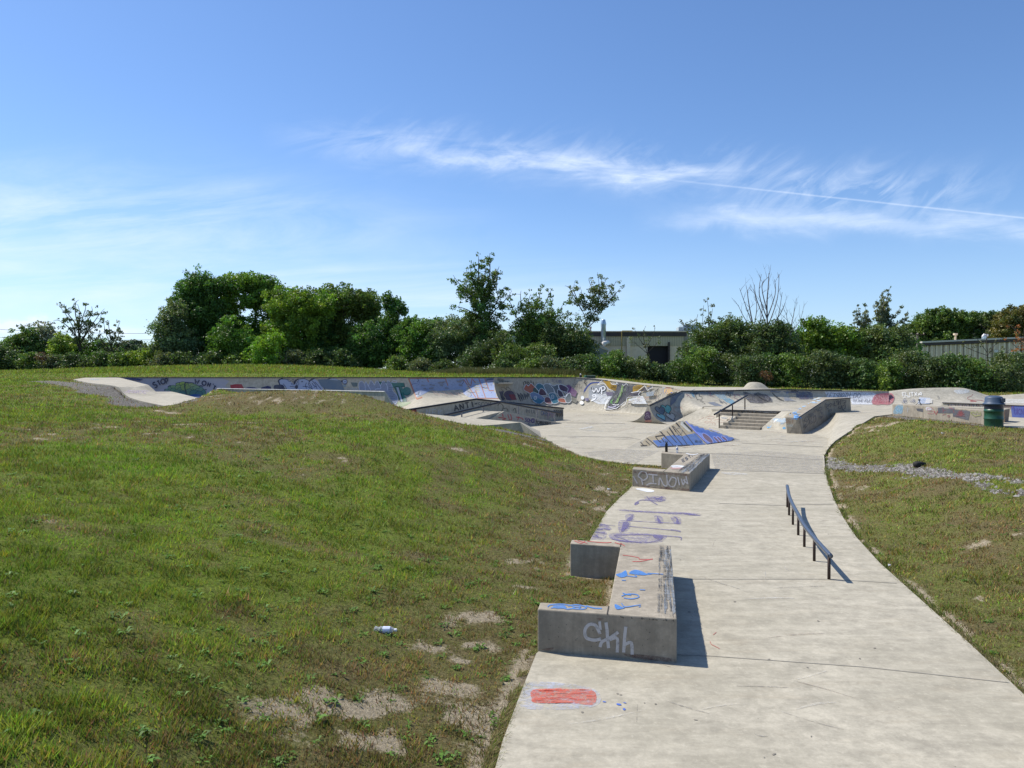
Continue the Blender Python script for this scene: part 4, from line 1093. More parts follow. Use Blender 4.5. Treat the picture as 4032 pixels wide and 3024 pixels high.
class Paint:
    def __init__(s, objs, frame, lay=.0008): s.t = bvh(objs); s.fr = frame; s.v = []; s.f = []; s.c = []; s.k = 0; s.lay = lay
    def px(s, p): return (s.fr[0] + p[0] / s.fr[2], s.fr[1] + p[1] / s.fr[2])
    def cast(s, u, v):
        r = ray(u, v).normalized(); loc, nor, i, dist = s.t.ray_cast(EYE, r)
        if loc is None: return None
        if nor.dot(r) > 0: nor = -nor
        return loc + nor * (.003 + .00008 * dist + s.lay * s.k * (.3 if dist < 25 else 1))
    def tris(s, pts, faces, col):
        s.k += 1; m = {}
        for i, (u, v) in enumerate(pts):
            q = s.cast(u, v)
            if q is not None: m[i] = len(s.v); s.v.append(tuple(q))
        for f in faces:
            if all(i in m for i in f): s.f.append([m[i] for i in f]); s.c.append(col)
        return s
    def fill(s, col, pts, smooth=False, raw=False):
        P_ = [s.px(p) for p in pts] if not raw else pts
        if smooth: P_ = smoothpts(P_, 5, True)
        L = sum(math.dist(a, b) for a, b in zip(P_, P_[1:] + P_[:1])); step = max(2.2, L / 90)
        out = []
        for a, b in zip(P_, P_[1:] + P_[:1]):
            n = max(1, int(math.dist(a, b) / step))
            out += [(a[0] + (b[0] - a[0]) * k / n, a[1] + (b[1] - a[1]) * k / n) for k in range(n)]
        n = len(out); x = np.array([p[0] for p in out]); y = np.array([p[1] for p in out])
        g = step * 1.3; gx, gy = np.meshgrid(np.arange(x.min(), x.max(), g), np.arange(y.min(), y.max(), g)); gx = gx.ravel(); gy = gy.ravel()
        if len(gx) > 6000: gx, gy = gx[::4], gy[::4]
        ok = poly_in(out, gx, gy) & (poly_dist(out, gx, gy) > g * .5)
        vv = [Vector(p) for p in out] + [Vector((a, b)) for a, b in zip(gx[ok], gy[ok])]
        res = geometry.delaunay_2d_cdt(vv, [], [list(range(n))], 1, 1e-4)
        return s.tris([tuple(q) for q in res[0]], res[2], col)
    def line(s, col, w, pts, smooth=True, closed=False, taper=False, raw=False):
        P_ = [s.px(p) for p in pts] if not raw else list(pts)
        if not raw: w = w / s.fr[2]
        if smooth and len(P_) > 2: P_ = smoothpts(P_, 5, closed)
        if closed: P_ = P_ + [P_[0]]
        Q = [P_[0]]
        for a, b in zip(P_, P_[1:]):
            n = max(1, int(math.dist(a, b) / 7)); Q += [(a[0] + (b[0] - a[0]) * k / n, a[1] + (b[1] - a[1]) * k / n) for k in range(1, n + 1)]
        n = len(Q); pts2 = []
        for i, p in enumerate(Q):
            a = Q[max(0, i - 1)]; b = Q[min(n - 1, i + 1)]
            if closed and i in (0, n - 1): a = Q[-2]; b = Q[1]
            dx, dy = b[0] - a[0], b[1] - a[1]; L = math.hypot(dx, dy) or 1
            ww = w / 2 * ((.35 + .65 * sin(pi * (i + .5) / n)) if taper else 1)
            pts2 += [(p[0] - dy / L * ww, p[1] + dx / L * ww), (p[0] + dy / L * ww, p[1] - dx / L * ww)]
        return s.tris(pts2, [[2 * i, 2 * i + 2, 2 * i + 3, 2 * i + 1] for i in range(n - 1)], col)
    def lines(s, col, w, L, **k):
        for l in L: s.line(col, w, l, **k)
        return s
    def text(s, col, w, txt, x, y, h, ang=0, asp=.8, gap=.25, slant=0, dy=0, arc=0):
        """letters on a baseline; x,y top-left in the frame"""
        cx = 0; a = radians(ang)
        for k, ch in enumerate(txt):
            a = radians(ang + arc * k)
            if ch in FONT:
                for pl in FONT[ch]:
                    q = []
                    for (fx, fy) in pl:
                        X = fx * h * asp + slant * h * (1 - fy); Y = fy * h
                        q.append((x + X * cos(a) - Y * sin(a), y + X * sin(a) + Y * cos(a)))
                    s.line(col, w, q, smooth=(ch in 'BCDGJOPRSU0298'))
                wd = (max(f[0] for pl in FONT[ch] for f in pl) + gap) * h * asp
            else: wd = .5 * h * asp
            x += wd * cos(a); y += wd * sin(a)
        return s
    def scrib(s, col, w, box, n, seed, hgt=None):
        r = random.Random(seed); x0, y0, x1, y1 = box
        pts = [(x0 + (x1 - x0) * (i + r.uniform(-.3, .9)) / n, y0 + (y1 - y0) * r.random()) for i in range(n)]
        return s.line(col, w, pts)
    def build(s, name, mat, parent, label=None):
        if not s.f: return None
        o = link_mesh(name, s.v, s.f, mat, parent, fcols=s.c, label=label)
        return o
def ellp(cx, cy, rx, ry, n=18, rot=0, a0=0, a1=360):
    out = []
    for k in range(n + (0 if a1 - a0 == 360 else 1)):
        a = radians(a0 + (a1 - a0) * k / n); x, y = rx * cos(a), ry * sin(a); c, s_ = cos(radians(rot)), sin(radians(rot))
        out.append((cx + x * c - y * s_, cy + x * s_ + y * c))
    return out
NAVY = H('1b2040'); BLK = H('1c1c22'); WHT = H('dfe2e6'); PALE = H('9aa6c0'); RED = H('a5303a')

# ---- brain mural
p = Paint([W1], (560, 1470, 6.506))
p.fill(H('a3a2ac'), [(-900, 130), (-300, 122), (300, 122), (900, 122), (2050, 125), (2230, 200), (2120, 330), (2300, 420), (1800, 560), (900, 640), (-500, 640)])
p.fill(H('b3aec8'), ellp(640, 420, 170, 120), True)
p.fill(H('31503f'), ellp(1110, 520, 565, 290, 26), True)
p.line(NAVY, 22, ellp(1110, 520, 565, 290, 26), closed=True)
lob = [(650, 430, 70, 40), (740, 380, 85, 55), (800, 350, 70, 45), (810, 430, 90, 50), (930, 290, 70, 45), (935, 370, 90, 70), (1045, 270, 85, 55), (1000, 450, 110, 90), (1060, 360, 70, 80), (900, 490, 120, 60), (1030, 540, 110, 80),
       (1165, 300, 60, 50), (1180, 370, 75, 100), (1270, 300, 80, 45), (1330, 330, 100, 50), (1310, 420, 90, 80), (1400, 380, 100, 60), (1440, 450, 80, 60), (1210, 480, 90, 80), (1350, 520, 130, 90), (1520, 430, 60, 70), (1580, 500, 60, 70), (1470, 540, 90, 80)]
for i, (x, y, rx, ry) in enumerate(lob):
    t = min(1, max(0, (y - 300) / 280)); mid = 1 - min(1, abs(x - 1130) / 420)
    c = tuple(np.array(H('7d9c74')) * (1 - mid) + np.array(H('8fa03c')) * mid)
    c = tuple(np.array(c) * (1 - t) + np.array(H('1f5f6c')) * t * .9)
    p.fill(c, ellp(x, y, rx, ry, 14), True); p.line(H('1a3338'), 8, ellp(x, y, rx, ry, 14), closed=True)
    p.line(tuple(np.array(c) * 1.5), 7, ellp(x, y + 4, rx * .72, ry * .7, 8, 0, 190, 300))
p.fill(H('174a86'), [(1120, 560), (1230, 570), (1340, 545), (1500, 560), (1480, 640), (1380, 630), (1250, 600)], True)
p.line(NAVY, 20, [(1115, 235), (1095, 300), (1105, 400), (1135, 480), (1135, 560)])
p.text(NAVY, 32, 'S', 262, 258, 150, -28, .9); p.text(NAVY, 32, 'T', 385, 215, 125, -30, .7); p.line(NAVY, 32, ellp(542, 215, 52, 62, 12, -10), closed=True); p.text(NAVY, 32, 'P', 598, 150, 120, -18, .8)
p.text(NAVY, 30, 'W', 1368, 150, 115, 10, 1.1); p.line(NAVY, 32, ellp(1595, 258, 50, 56, 12), closed=True); p.text(NAVY, 30, 'N', 1700, 238, 105, 12, 1.0); p.line(NAVY, 16, [(1835, 268), (1825, 310)]); p.text(NAVY, 30, 'T', 1850, 322, 105, 24, .8)
p.fill(H('2a3a8f'), ellp(1745, 530, 55, 38), True)
p.fill(H('3a4270'), [(-960, 122), (-300, 122), (40, 150), (-40, 190), (-300, 170)])
p.build('mural', M['paint_solid'], mw, 'green and blue brain painting with dark STOP and WON\'T lettering')
# ---- red and blue blots, pale reclining outline shapes
p = Paint([W1], (800, 1400, 2.765))
p.fill(H('9c2630'), [(295, 322), (350, 312), (420, 312), (445, 360), (300, 368)]).fill(H('252c62'), [(450, 360), (490, 345), (560, 345), (600, 365)]).fill(H('252a55'), [(630, 350), (700, 330), (740, 340), (740, 370), (630, 370)])
p.fill(H('2a2f4a'), [(775, 325), (830, 320), (870, 345), (905, 375), (780, 370)], True)
p.build('graffiti', M['paint'], mw, 'red and dark blue sprayed blots')
p = Paint([W1], (1080, 1470, 6.506))
BL = H('98a3be')
p.fill(NAVY, [(90, 200), (130, 150), (230, 140), (250, 400), (60, 400), (40, 330), (120, 300)], True)
p.fill(BL, [(130, 190), (170, 155), (340, 155), (520, 290), (620, 160), (760, 140), (880, 190), (1040, 140), (1110, 200), (1200, 330), (1290, 430), (330, 430), (230, 300), (150, 280)])
p.fill(NAVY, [(490, 240), (540, 160), (640, 140), (560, 210), (530, 300)]).fill(NAVY, [(880, 190), (960, 130), (1050, 135), (950, 185), (900, 240)])
p.fill(H('5f6f80'), [(1110, 160), (1500, 140), (1700, 180), (1800, 430), (1300, 400), (1200, 330)])
p.fill(BL, [(1400, 160), (1500, 130), (1600, 140), (1640, 180), (1500, 170)])
p.lines(NAVY, 13, [[(225, 265), (280, 330), (320, 410)], [(400, 340), (470, 340), (530, 360), (590, 420)], [(640, 150), (770, 140), (890, 200), (880, 290), (980, 420)], [(830, 240), (800, 310), (830, 390)], [(730, 335), (830, 340), (900, 370), (940, 430)], [(960, 180), (1060, 290), (1100, 420)], [(1040, 220), (1120, 310), (1220, 430)], [(970, 250), (1010, 310), (1060, 340), (1010, 360)], [(900, 250), (960, 350), (980, 420)], [(120, 150), (230, 145), (350, 160)], [(1270, 370), (1300, 430)], [(1370, 150), (1450, 125), (1540, 125)]])
for e in ((385, 185, 45, 22, 35), (480, 185, 25, 35, -20), (470, 275, 32, 22, 30), (600, 180, 28, 36, 20), (600, 270, 32, 36, 20)): p.line(NAVY, 9, ellp(*e[:4], 10, e[4]), closed=True)
p.fill(NAVY, ellp(570, 350, 42, 45), True).fill(NAVY, ellp(715, 212, 18, 18), True)
p.fill(PALE, ellp(1810, 220, 62, 62), True).line(NAVY, 12, ellp(1810, 220, 62, 62), closed=True).line(NAVY, 9, ellp(1815, 235, 30, 32), closed=True).fill(H('7f8f98'), ellp(1800, 320, 45, 30, 12, 15), True).fill(NAVY, ellp(1735, 205, 24, 26), True)
p.build('mural', M['paint_solid'], mw, 'pale blue rounded shapes with dark outlines and a grey patch')
# ---- pale spikes and teal letters
p = Paint([W1], (1350, 1470, 6.32))
TE = H('2f6a62')
p.fill(TE, [(890, 215), (1520, 235), (1550, 340), (1480, 345), (1520, 520), (1600, 700), (1440, 720), (1260, 330), (1240, 420), (900, 380)])
p.fill(TE, ellp(1590, 445, 105, 105), True).line(H('153a3c'), 16, ellp(1590, 445, 105, 105, 18, 0, 20, 160))
p.fill(H('8a9a78'), [(1340, 720), (1690, 715), (1700, 840), (1400, 850)]).fill(H('b8c9c6'), [(1420, 830), (1650, 820), (1640, 870), (1440, 890)])
p.lines(H('153a3c'), 18, [[(1290, 330), (1400, 330), (1430, 420), (1510, 720)], [(1290, 340), (1430, 715)], [(890, 218), (1200, 222)], [(1520, 240), (1540, 340), (1440, 330)], [(1560, 580), (1590, 700)]], smooth=False)
p.fill(H('9fa6b8'), [(1330, 350), (1380, 350), (1490, 700), (1450, 710)])
p.fill(H('838ba0'), [(415, 420), (410, 250), (470, 200), (540, 280), (560, 210), (650, 300), (700, 180), (780, 290), (850, 190), (940, 300), (1010, 190), (1090, 300), (1120, 180), (1220, 300), (1245, 430), (1370, 600), (1310, 770), (1180, 700), (1040, 440)])
p.lines(H('b9c2d8'), 12, [[(415, 420), (400, 260), (460, 195), (520, 240), (560, 330)], [(560, 420), (555, 300), (570, 210), (640, 320), (700, 430)], [(640, 310), (700, 180), (790, 300)], [(790, 290), (850, 185), (930, 300), (940, 380), (840, 385), (790, 430)], [(940, 300), (1010, 190), (1100, 310), (1115, 430)], [(1090, 290), (1120, 180), (1220, 290), (1245, 440), (1350, 560), (1350, 700), (1300, 770), (1230, 740)], [(1210, 240), (1260, 180), (1340, 200), (1330, 235), (1230, 225)]])
p.lines(H('aeb6c4'), 8, [[(90, 410), (130, 385), (165, 420)], [(180, 420), (230, 375), (270, 420)], [(270, 370), (310, 425), (330, 370), (380, 420)]])
p.fill(H('5c6a6a'), [(200, 230), (370, 235), (360, 330), (250, 340)])
for k in range(7): p.line(H('4a5566'), 9, [(1150, 360 + k * 52), (1290, 366 + k * 52)])
p.build('graffiti', M['paint'], mw, 'pale pointed outline letters beside teal block letters')
# ---- big orange outlined block letters
p = Paint([W1], (1500, 1400, 2.765))
p.fill(H('8a97b4'), [(310, 252), (905, 250), (900, 380), (870, 370), (640, 385), (540, 380), (430, 440), (380, 455)])
p.fill(H('8d9bbc'), [(880, 250), (1235, 250), (1305, 468), (1060, 468), (960, 455), (900, 420)])
p.lines(H('a56a4e'), 15, [[(300, 248), (390, 475)], [(390, 475), (450, 455)]], smooth=False)
p.lines(H('9c6a55'), 10, [[(300, 248), (700, 248)], [(500, 248), (520, 290)], [(700, 250), (730, 330)], [(925, 250), (960, 320), (980, 330), (990, 250), (1030, 300)], [(900, 260), (1035, 460)], [(1030, 380), (1060, 465)], [(1065, 250), (1140, 465)], [(1130, 250), (1180, 385), (1275, 380)], [(700, 246), (1230, 246)], [(1050, 466), (1300, 470)]], smooth=False)
p.lines(H('2a2f48'), 4.5, [[(400, 255), (410, 270), (395, 290)], [(375, 425), (405, 425), (430, 440)], [(405, 425), (415, 395)], [(940, 385), (975, 405), (1030, 400)], [(975, 405), (985, 440), (970, 445)], [(1100, 340), (1130, 355), (1160, 352)], [(890, 260), (900, 290), (870, 325)]])
for k in range(26):
    r = random.Random(k); p.fill(H('4c5680'), ellp(r.choice([r.uniform(330, 420), r.uniform(900, 1270)]), r.uniform(270, 450), 4, 4, 7))
p.fill(H('454a66'), [(1145, 258), (1225, 252), (1230, 285), (1150, 292)])
for k in range(14):
    r = random.Random(k + 50); x = r.uniform(420, 860); y = r.uniform(260, 360); p.fill(H('7c7d88'), [(x, y), (x + r.uniform(20, 60), y + r.uniform(-5, 5)), (x + r.uniform(20, 55), y + r.uniform(8, 24)), (x + 3, y + 16)])
for k in range(9): p.line(H('c9a593'), 4, [(560 + k * 38, 388 + (k % 3) * 8), (600 + k * 38, 430 + (k % 2) * 15)])
p.build('graffiti', M['paint'], mw, 'light blue block letters with orange outlines')

# ---- right mural: bubble letters
p = Paint([W2], (1940, 1460, 5.267))
p.fill(H('55546a'), [(130, 430), (220, 420), (270, 620), (190, 620)])
for k in range(9): p.line(H('2b2d3a'), 13, [(150 + k * 9, 440 + (k % 3) * 30), (190 + k * 8, 600 - (k % 2) * 40)])
p.fill(H('4a3f56'), ellp(350, 510, 125, 105), True).fill(H('7b2430'), [(330, 490), (440, 490), (500, 600), (400, 610), (350, 540)])
p.line(H('c8c09a'), 7, [(230, 610), (265, 575), (215, 510), (240, 430), (320, 400), (420, 430), (480, 520), (560, 620)])
p.lines(H('4a3f3a'), 7, [[(230, 430), (170, 380), (190, 340), (260, 370), (290, 410)], [(290, 400), (280, 350), (320, 345), (380, 410)]])
for k in range(11): p.line(H('2c3240'), 13, [(500 + k * 24, 460 + (k % 3) * 18), (560 + k * 18, 600 + (k % 2) * 40 - k * 6)])
p.text(BLK, 6, 'SKERM', 95, 160, 40, 8).text(BLK, 6, 'STILLY R', 130, 200, 40, 4)
p.line(BLK, 12, [(640, 300), (635, 250), (670, 225), (690, 300)]).line(BLK, 12, ellp(735, 265, 25, 22), closed=True).lines(BLK, 14, [[(790, 200), (800, 260)], [(835, 230), (855, 310)]])
for x, y in ((690, 240), (715, 222), (740, 215)): p.fill(BLK, ellp(x, y, 8, 8, 7))
p.text(H('3a3a40'), 6, 'Y', 1115, 200, 45).text(H('5c6484'), 7, 'RCIIJIBLZ', 1235, 180, 58, 6, .7).text(H('55555c'), 6, '(2.5', 1660, 185, 60).text(H('4a4a48'), 7, '2019', 1650, 275, 60, 0, .9, .35)
p.line(BLK, 12, [(1915, 250), (1920, 195), (1940, 195), (1940, 230), (1915, 240), (1945, 275), (1910, 265), (1905, 240)])
WL = H('d8dde2')
def shape(c, pts, w=9, ol=WL):
    p.fill(c, pts, True); p.line(ol, w, pts, closed=True)
p.fill(H('6a4070'), [(1510, 320), (1580, 290), (1760, 440), (1720, 550), (1560, 480)])
shape(H('a5553c'), [(635, 385), (690, 280), (730, 320), (790, 265), (870, 340), (950, 440), (900, 470), (800, 480), (720, 450)])
p.fill(H('2f4a44'), [(870, 350), (950, 440), (950, 500), (860, 480), (830, 400)], True)
shape(H('1f6478'), [(885, 340), (950, 260), (1040, 300), (1090, 350), (1095, 460), (980, 440)])
shape(H('4c2c40'), [(960, 420), (1000, 370), (1050, 390), (1110, 470), (1100, 520), (960, 510)])
shape(H('6f7a82'), [(1055, 310), (1090, 272), (1170, 280), (1250, 360), (1270, 470), (1150, 500), (1090, 400)])
shape(H('4f5c66'), [(1170, 260), (1260, 320), (1345, 290), (1370, 380), (1380, 500), (1300, 470), (1260, 380)])
shape(H('3d2a48'), [(1370, 320), (1410, 285), (1560, 360), (1540, 450), (1480, 440), (1400, 400)])
shape(H('2b7088'), [(775, 500), (830, 450), (900, 470), (990, 520), (1080, 590), (1040, 660), (960, 700), (840, 640)])
p.fill(H('6f82a0'), [(800, 470), (960, 500), (1060, 580), (1030, 620), (900, 560), (800, 560)], True)
p.fill(H('8fa0a8'), ellp(880, 572, 30, 36), True).line(WL, 9, ellp(880, 572, 30, 36), closed=True)
shape(H('6c3f48'), [(1090, 560), (1160, 560), (1230, 640), (1220, 700), (1140, 700), (1070, 650)])
shape(H('2f6f84'), [(1160, 490), (1270, 470), (1340, 560), (1365, 660), (1300, 695), (1240, 690), (1200, 600)])
p.fill(H('77909a'), ellp(1240, 550, 30, 42), True).line(WL, 7, ellp(1240, 550, 30, 42), closed=True)
shape(H('a5553c'), [(1365, 585), (1480, 590), (1520, 680), (1370, 655)])
shape(H('57636a'), [(1500, 560), (1600, 470), (1640, 600), (1600, 675), (1530, 670)])
shape(H('3b3044'), [(1345, 400), (1430, 440), (1500, 560), (1560, 480), (1480, 440), (1540, 520), (1420, 560), (1360, 520)])
p.line(BLK, 6, [(770, 600), (850, 610), (800, 620)]).text(BLK, 6, 'OTS', 880, 690, 36, 6, 1.2)
p.fill(H('3d4038'), [(1640, 540), (1780, 620), (1730, 690), (1640, 640)]).fill(WL, ellp(1875, 570, 38, 42), True).fill(WL, ellp(1855, 680, 42, 38), True).fill(H('3c3a70'), ellp(1970, 605, 45, 35), True)
p.lines(H('8c8266'), 5, [[(1720, 390), (1800, 360), (1870, 400), (1840, 500)], [(1650, 350), (1760, 340)]])
p.build('graffiti', M['paint'], cw, 'overlapping bubble letters in orange, teal and purple with white outlines')
# ---- wings mural
p = Paint([W2], (2300, 1470, 5.267))
p.fill(H('9aa0a8'), [(95, 340), (150, 260), (420, 230), (470, 400), (640, 360), (620, 480), (450, 560), (200, 560), (95, 520)])
p.lines(H('26408c'), 26, [[(10, 370), (70, 270), (160, 200), (330, 190)]]).line(H('26408c'), 14, [(0, 400), (10, 340), (60, 290)])
p.fill(H('c9cdd2'), [(200, 440), (600, 420), (560, 640), (300, 640), (150, 560)])
for k in range(34):
    r = random.Random(k + 400); x = r.uniform(230, 560); y = r.uniform(430, 620); p.line(H(r.choice(['e6e8ea', 'b9b6ae', 'cfd6df'])), 6, [(x, y), (x + r.uniform(10, 50), y - r.uniform(5, 30)), (x + r.uniform(30, 80), y + r.uniform(-15, 15))])
p.lines(BLK, 42, [[(170, 290), (210, 390), (260, 310), (300, 390), (350, 280)], [(375, 440), (375, 280), (440, 290), (430, 340), (380, 360)]])
p.lines(H('e8eaee'), 26, [[(170, 290), (210, 390), (260, 310), (300, 390), (350, 280)], [(375, 440), (375, 280), (440, 290), (430, 340), (380, 360)]])
p.line(H('e8eaee'), 22, [(250, 470), (200, 480), (180, 460), (230, 440), (260, 480), (230, 540), (150, 575)])
YE = H('a8851f')
p.fill(H('50525a'), [(600, 250), (720, 190), (1050, 210), (1000, 390), (900, 520), (760, 660), (700, 740), (450, 770), (480, 660), (560, 520), (640, 400)])
p.fill(H('4a4654'), [(940, 400), (1200, 370), (1150, 450), (920, 510)]).fill(H('6a6478'), [(450, 380), (620, 390), (600, 460), (480, 460)])
p.fill(YE, [(400, 150), (540, 150), (600, 230), (690, 250), (670, 360), (560, 340), (470, 240)]).fill(YE, [(1020, 280), (1150, 225), (1280, 240), (1200, 340), (1020, 390)]).fill(YE, [(1290, 240), (1360, 240), (1380, 270), (1320, 280)])
for k in range(12): p.line(H('5c4512'), 6, [(560 + (k % 6) * 20, 240 + (k // 6) * 40), (580 + (k % 6) * 18, 300 + (k // 6) * 40)]); p.line(H('6a561c'), 5, [(1050 + k * 17, 260), (1040 + k * 15, 330)])
p.fill(H('3c3540'), [(1290, 280), (1180, 370), (1320, 370)]).fill(H('55505c'), [(1320, 290), (1450, 280), (1360, 350)])
p.lines(H('7c9c5c'), 44, [[(820, 250), (790, 380), (740, 500), (680, 620)]]).line(H('9cbc72'), 16, [(800, 280), (770, 420), (700, 570), (650, 620)]).line(H('5d9a52'), 26, [(620, 540), (570, 600), (610, 630)])
for k in range(60):
    r = random.Random(k); t = r.random(); x = 640 + 320 * (1 - t) + r.uniform(-120, 40); y = 210 + 430 * t; p.line(H(r.choice(['2c2c34', '8a8a96', '4c7a48', '7a6c90', '3a3a44', 'a7b0a0'])), 5, [(x, y), (x - r.uniform(10, 40), y + r.uniform(30, 80))], taper=True)
WW = H('eceef0')
p.lines(WW, 10, [[(300, 240), (400, 150), (540, 155), (610, 230), (690, 235), (710, 185)], [(310, 240), (410, 200), (470, 230), (530, 330), (630, 360)], [(800, 190), (850, 260), (900, 210), (940, 245), (980, 200), (1150, 220)], [(1000, 400), (1130, 380), (1290, 255), (1340, 355), (1455, 290), (1440, 270), (1370, 240)], [(1020, 400), (1210, 370), (1150, 440), (1190, 470), (920, 510), (900, 600)], [(560, 490), (480, 600), (440, 760), (560, 770), (690, 740), (770, 680)], [(780, 670), (880, 590), (890, 640), (820, 680)], [(710, 190), (740, 230), (770, 190), (790, 230)], [(480, 700), (470, 640), (530, 560)]], smooth=False)
p.line(WW, 14, [(620, 655), (700, 665), (750, 650)]).line(H('a7a5bc'), 26, [(520, 710), (600, 720), (690, 690)])
p.lines(H('b9ba5a'), 14, [[(920, 570), (980, 530), (1050, 560), (1000, 600)], [(1080, 540), (1130, 500), (1150, 560)]])
p.fill(H('8c98a4'), [(1320, 400), (1500, 370), (1480, 470), (1330, 480)])
p.fill(H('d9dcde'), [(950, 540), (1250, 470), (1340, 640), (1050, 640), (960, 600)])
for k in range(34):
    r = random.Random(k + 100); x = r.uniform(930, 1330); y = r.uniform(480, 640); p.line(H(r.choice(['c4c4cc', '9fa6b4', 'e2e2e2', 'cfc39a', 'b0897c'])), 6, [(x, y), (x + r.uniform(20, 60), y - r.uniform(-15, 30)), (x + r.uniform(40, 90), y)])
p.line(BLK, 8, [(1590, 310), (1455, 480), (1500, 510), (1590, 310), (1490, 400)], smooth=False)
p.fill(H('c9a878'), [(1700, 330), (1850, 320), (1890, 380), (1780, 440), (1700, 420)]).lines(H('6a7aa8'), 10, [[(1700, 310), (1680, 370), (1720, 420), (1760, 340)]]).line(H('3a6ac0'), 12, [(1840, 400), (1880, 410)]).fill(H('8a7060'), [(1890, 320), (2020, 320), (2060, 360), (1960, 360)])
p.line(H('a83a34'), 10, [(1740, 300), (1860, 312)]).line(WW, 8, [(540, 150), (900, 190), (1400, 245), (1740, 298)], smooth=False)
for k in range(26):
    r = random.Random(k + 210); x = r.uniform(1330, 1900); y = r.uniform(340, 560); p.line(H(r.choice(['b9a88c', '9aa2ac', 'c8c4bc', 'a88c84'])), 6, [(x, y), (x + r.uniform(10, 40), y + r.uniform(20, 60))])
p.build('mural', M['paint'], cw, 'dark winged creature with yellow feathers and green neck outlined in white')

# ---- quarter pipe tags
p = Paint([QRF], (2680, 1490, 5.267))
p.fill(H('5e6a78'), [(180, 285), (1100, 270), (1090, 320), (700, 320), (640, 360), (200, 320)])
p.fill(H('6b7890'), [(550, 500), (700, 490), (880, 575), (700, 570)]).fill(H('70a0b8'), [(860, 420), (1000, 410), (1130, 480), (1080, 540), (940, 490)]).fill(H('6c98b0'), [(200, 300), (270, 310), (300, 410), (250, 380)]).fill(H('a0b6c0'), [(700, 330), (900, 330), (1000, 440), (820, 430)])
p.lines(BLK, 11, [[(255, 340), (275, 290), (330, 420), (360, 450)], [(290, 295), (390, 330), (380, 370), (440, 390), (430, 445), (335, 440)], [(400, 475), (450, 470)], [(435, 498), (480, 490)], [(480, 515), (510, 530)], [(940, 340), (960, 290), (1010, 380)], [(950, 300), (1030, 330), (1020, 385)]])
p.lines(H('7a3a5c'), 9, [[(110, 330), (150, 350), (130, 380)], [(150, 340), (200, 400), (220, 430)], [(560, 290), (620, 300), (600, 350)], [(600, 370), (690, 380)], [(1070, 330), (1130, 360), (1100, 400), (1200, 440)], [(1110, 330), (1200, 350), (1280, 420)]])
p.lines(H('2c3a5a'), 12, [[(790, 440), (830, 480), (880, 500)], [(810, 490), (870, 520)], [(880, 480), (960, 540)]])
p.fill(H('3e3e48'), [(1290, 280), (1350, 280), (1480, 330), (1600, 290), (1700, 330), (1800, 340), (1890, 440), (1900, 500), (1820, 500), (1700, 520), (1560, 520), (1440, 510), (1330, 400)])
p.lines(H('9a9aa6'), 7, [[(1290, 290), (1340, 330), (1430, 330), (1460, 290)], [(1470, 310), (1510, 340), (1560, 300)], [(1340, 400), (1420, 440)], [(1430, 430), (1440, 410), (1480, 420)], [(1450, 480), (1600, 515)], [(1500, 430), (1620, 500)], [(1750, 380), (1800, 400), (1820, 440), (1770, 430), (1750, 380)], [(1620, 280), (1700, 300), (1860, 400), (1890, 480)]])
p.lines(BLK, 26, [[(1560, 330), (1640, 400), (1720, 450), (1815, 495)], [(1890, 300), (1960, 370), (2040, 430), (2140, 475)]], taper=True)
p.fill(H('6a7284'), [(1850, 250), (2090, 270), (2040, 300), (1860, 290)]).fill(H('8a92a0'), [(2130, 400), (2212, 400), (2400, 480), (2150, 470)])
p.build('graffiti', M['paint_worn'], qr, 'dark and pale blue tags on the curved face')
p = Paint([QRF, WAVE], (3080, 1520, 3.95))
p.fill(H('5c6478'), [(0, 85), (130, 75), (380, 80), (470, 110), (480, 200), (300, 210), (220, 170), (210, 110), (100, 120)]).fill(H('c2b49a'), [(90, 110), (210, 110), (215, 200), (110, 190)]).text(H('7a5468'), 6, 'ZOE', 265, 145, 58, 0, 1.1).line(H('5a84c0'), 7, [(60, 120), (90, 100)], smooth=False)
p.fill(H('4a4a54'), [(135, 70), (240, 75), (240, 95), (135, 95)]).line(H('3a3a44'), 8, [(410, 95), (460, 90)])
p.fill(H('e2e6ee'), [(660, 85), (1400, 100), (1460, 130), (1400, 290), (1080, 290), (1060, 200), (700, 210)])
p.text(H('6b6d78'), 9, "LETS", 690, 110, 66, 2, .9, .15, .25).text(H('6b6d78'), 10, "BOTH", 870, 108, 66, 2, .85, .15, .3).text(H('6b6d78'), 10, 'DO', 1105, 112, 74, 3, 1.0, .1, .2)
p.text(H('3c3c44'), 6, 'TO THE', 1090, 218, 34, 2, 1.0, .2, .4).text(H('3c3c44'), 7, 'FULL', 1275, 216, 42, 2, 1.05, .2, .5)
p.fill(H('b4626c'), [(1400, 210), (1450, 140), (1560, 115), (1700, 120), (1740, 200), (1700, 280), (1600, 305), (1410, 290)], True)
for k in range(12): p.line(H('d3a3a8'), 8, [(1430 + k * 23, 150 + (k % 3) * 30), (1460 + k * 21, 190 + (k % 4) * 22), (1440 + k * 24, 250)])
p.line(H('a84a55'), 9, [(1470, 250), (1500, 200), (1540, 220), (1500, 260), (1560, 260)])
p.text(H('f0f2f4'), 9, 'ELITX', 1868, 110, 55, 0, 1.2, .2, -.1).lines(H('eef0f2'), 9, [[(1880, 190), (1920, 185)], [(1940, 185), (1990, 180)], [(2100, 130), (2160, 150), (2150, 110), (2110, 160)]])
p.fill(H('b4c2da'), [(2130, 190), (2300, 200), (2290, 290), (2100, 290)]).text(H('4c5474'), 9, 'JB 48', 1850, 218, 50, 0, 1.2, .2)
p.fill(H('e2dfd8'), [(2240, 210), (2330, 215), (2330, 280), (2220, 280)]); p.text(H('444444'), 8, 'D', 2415, 170, 26)
p.build('graffiti', M['paint_worn'], ww_, 'pale panel with grey scrawled words, a red blob and white letters')
p = Paint([WAVE], (3600, 1520, 5.12))
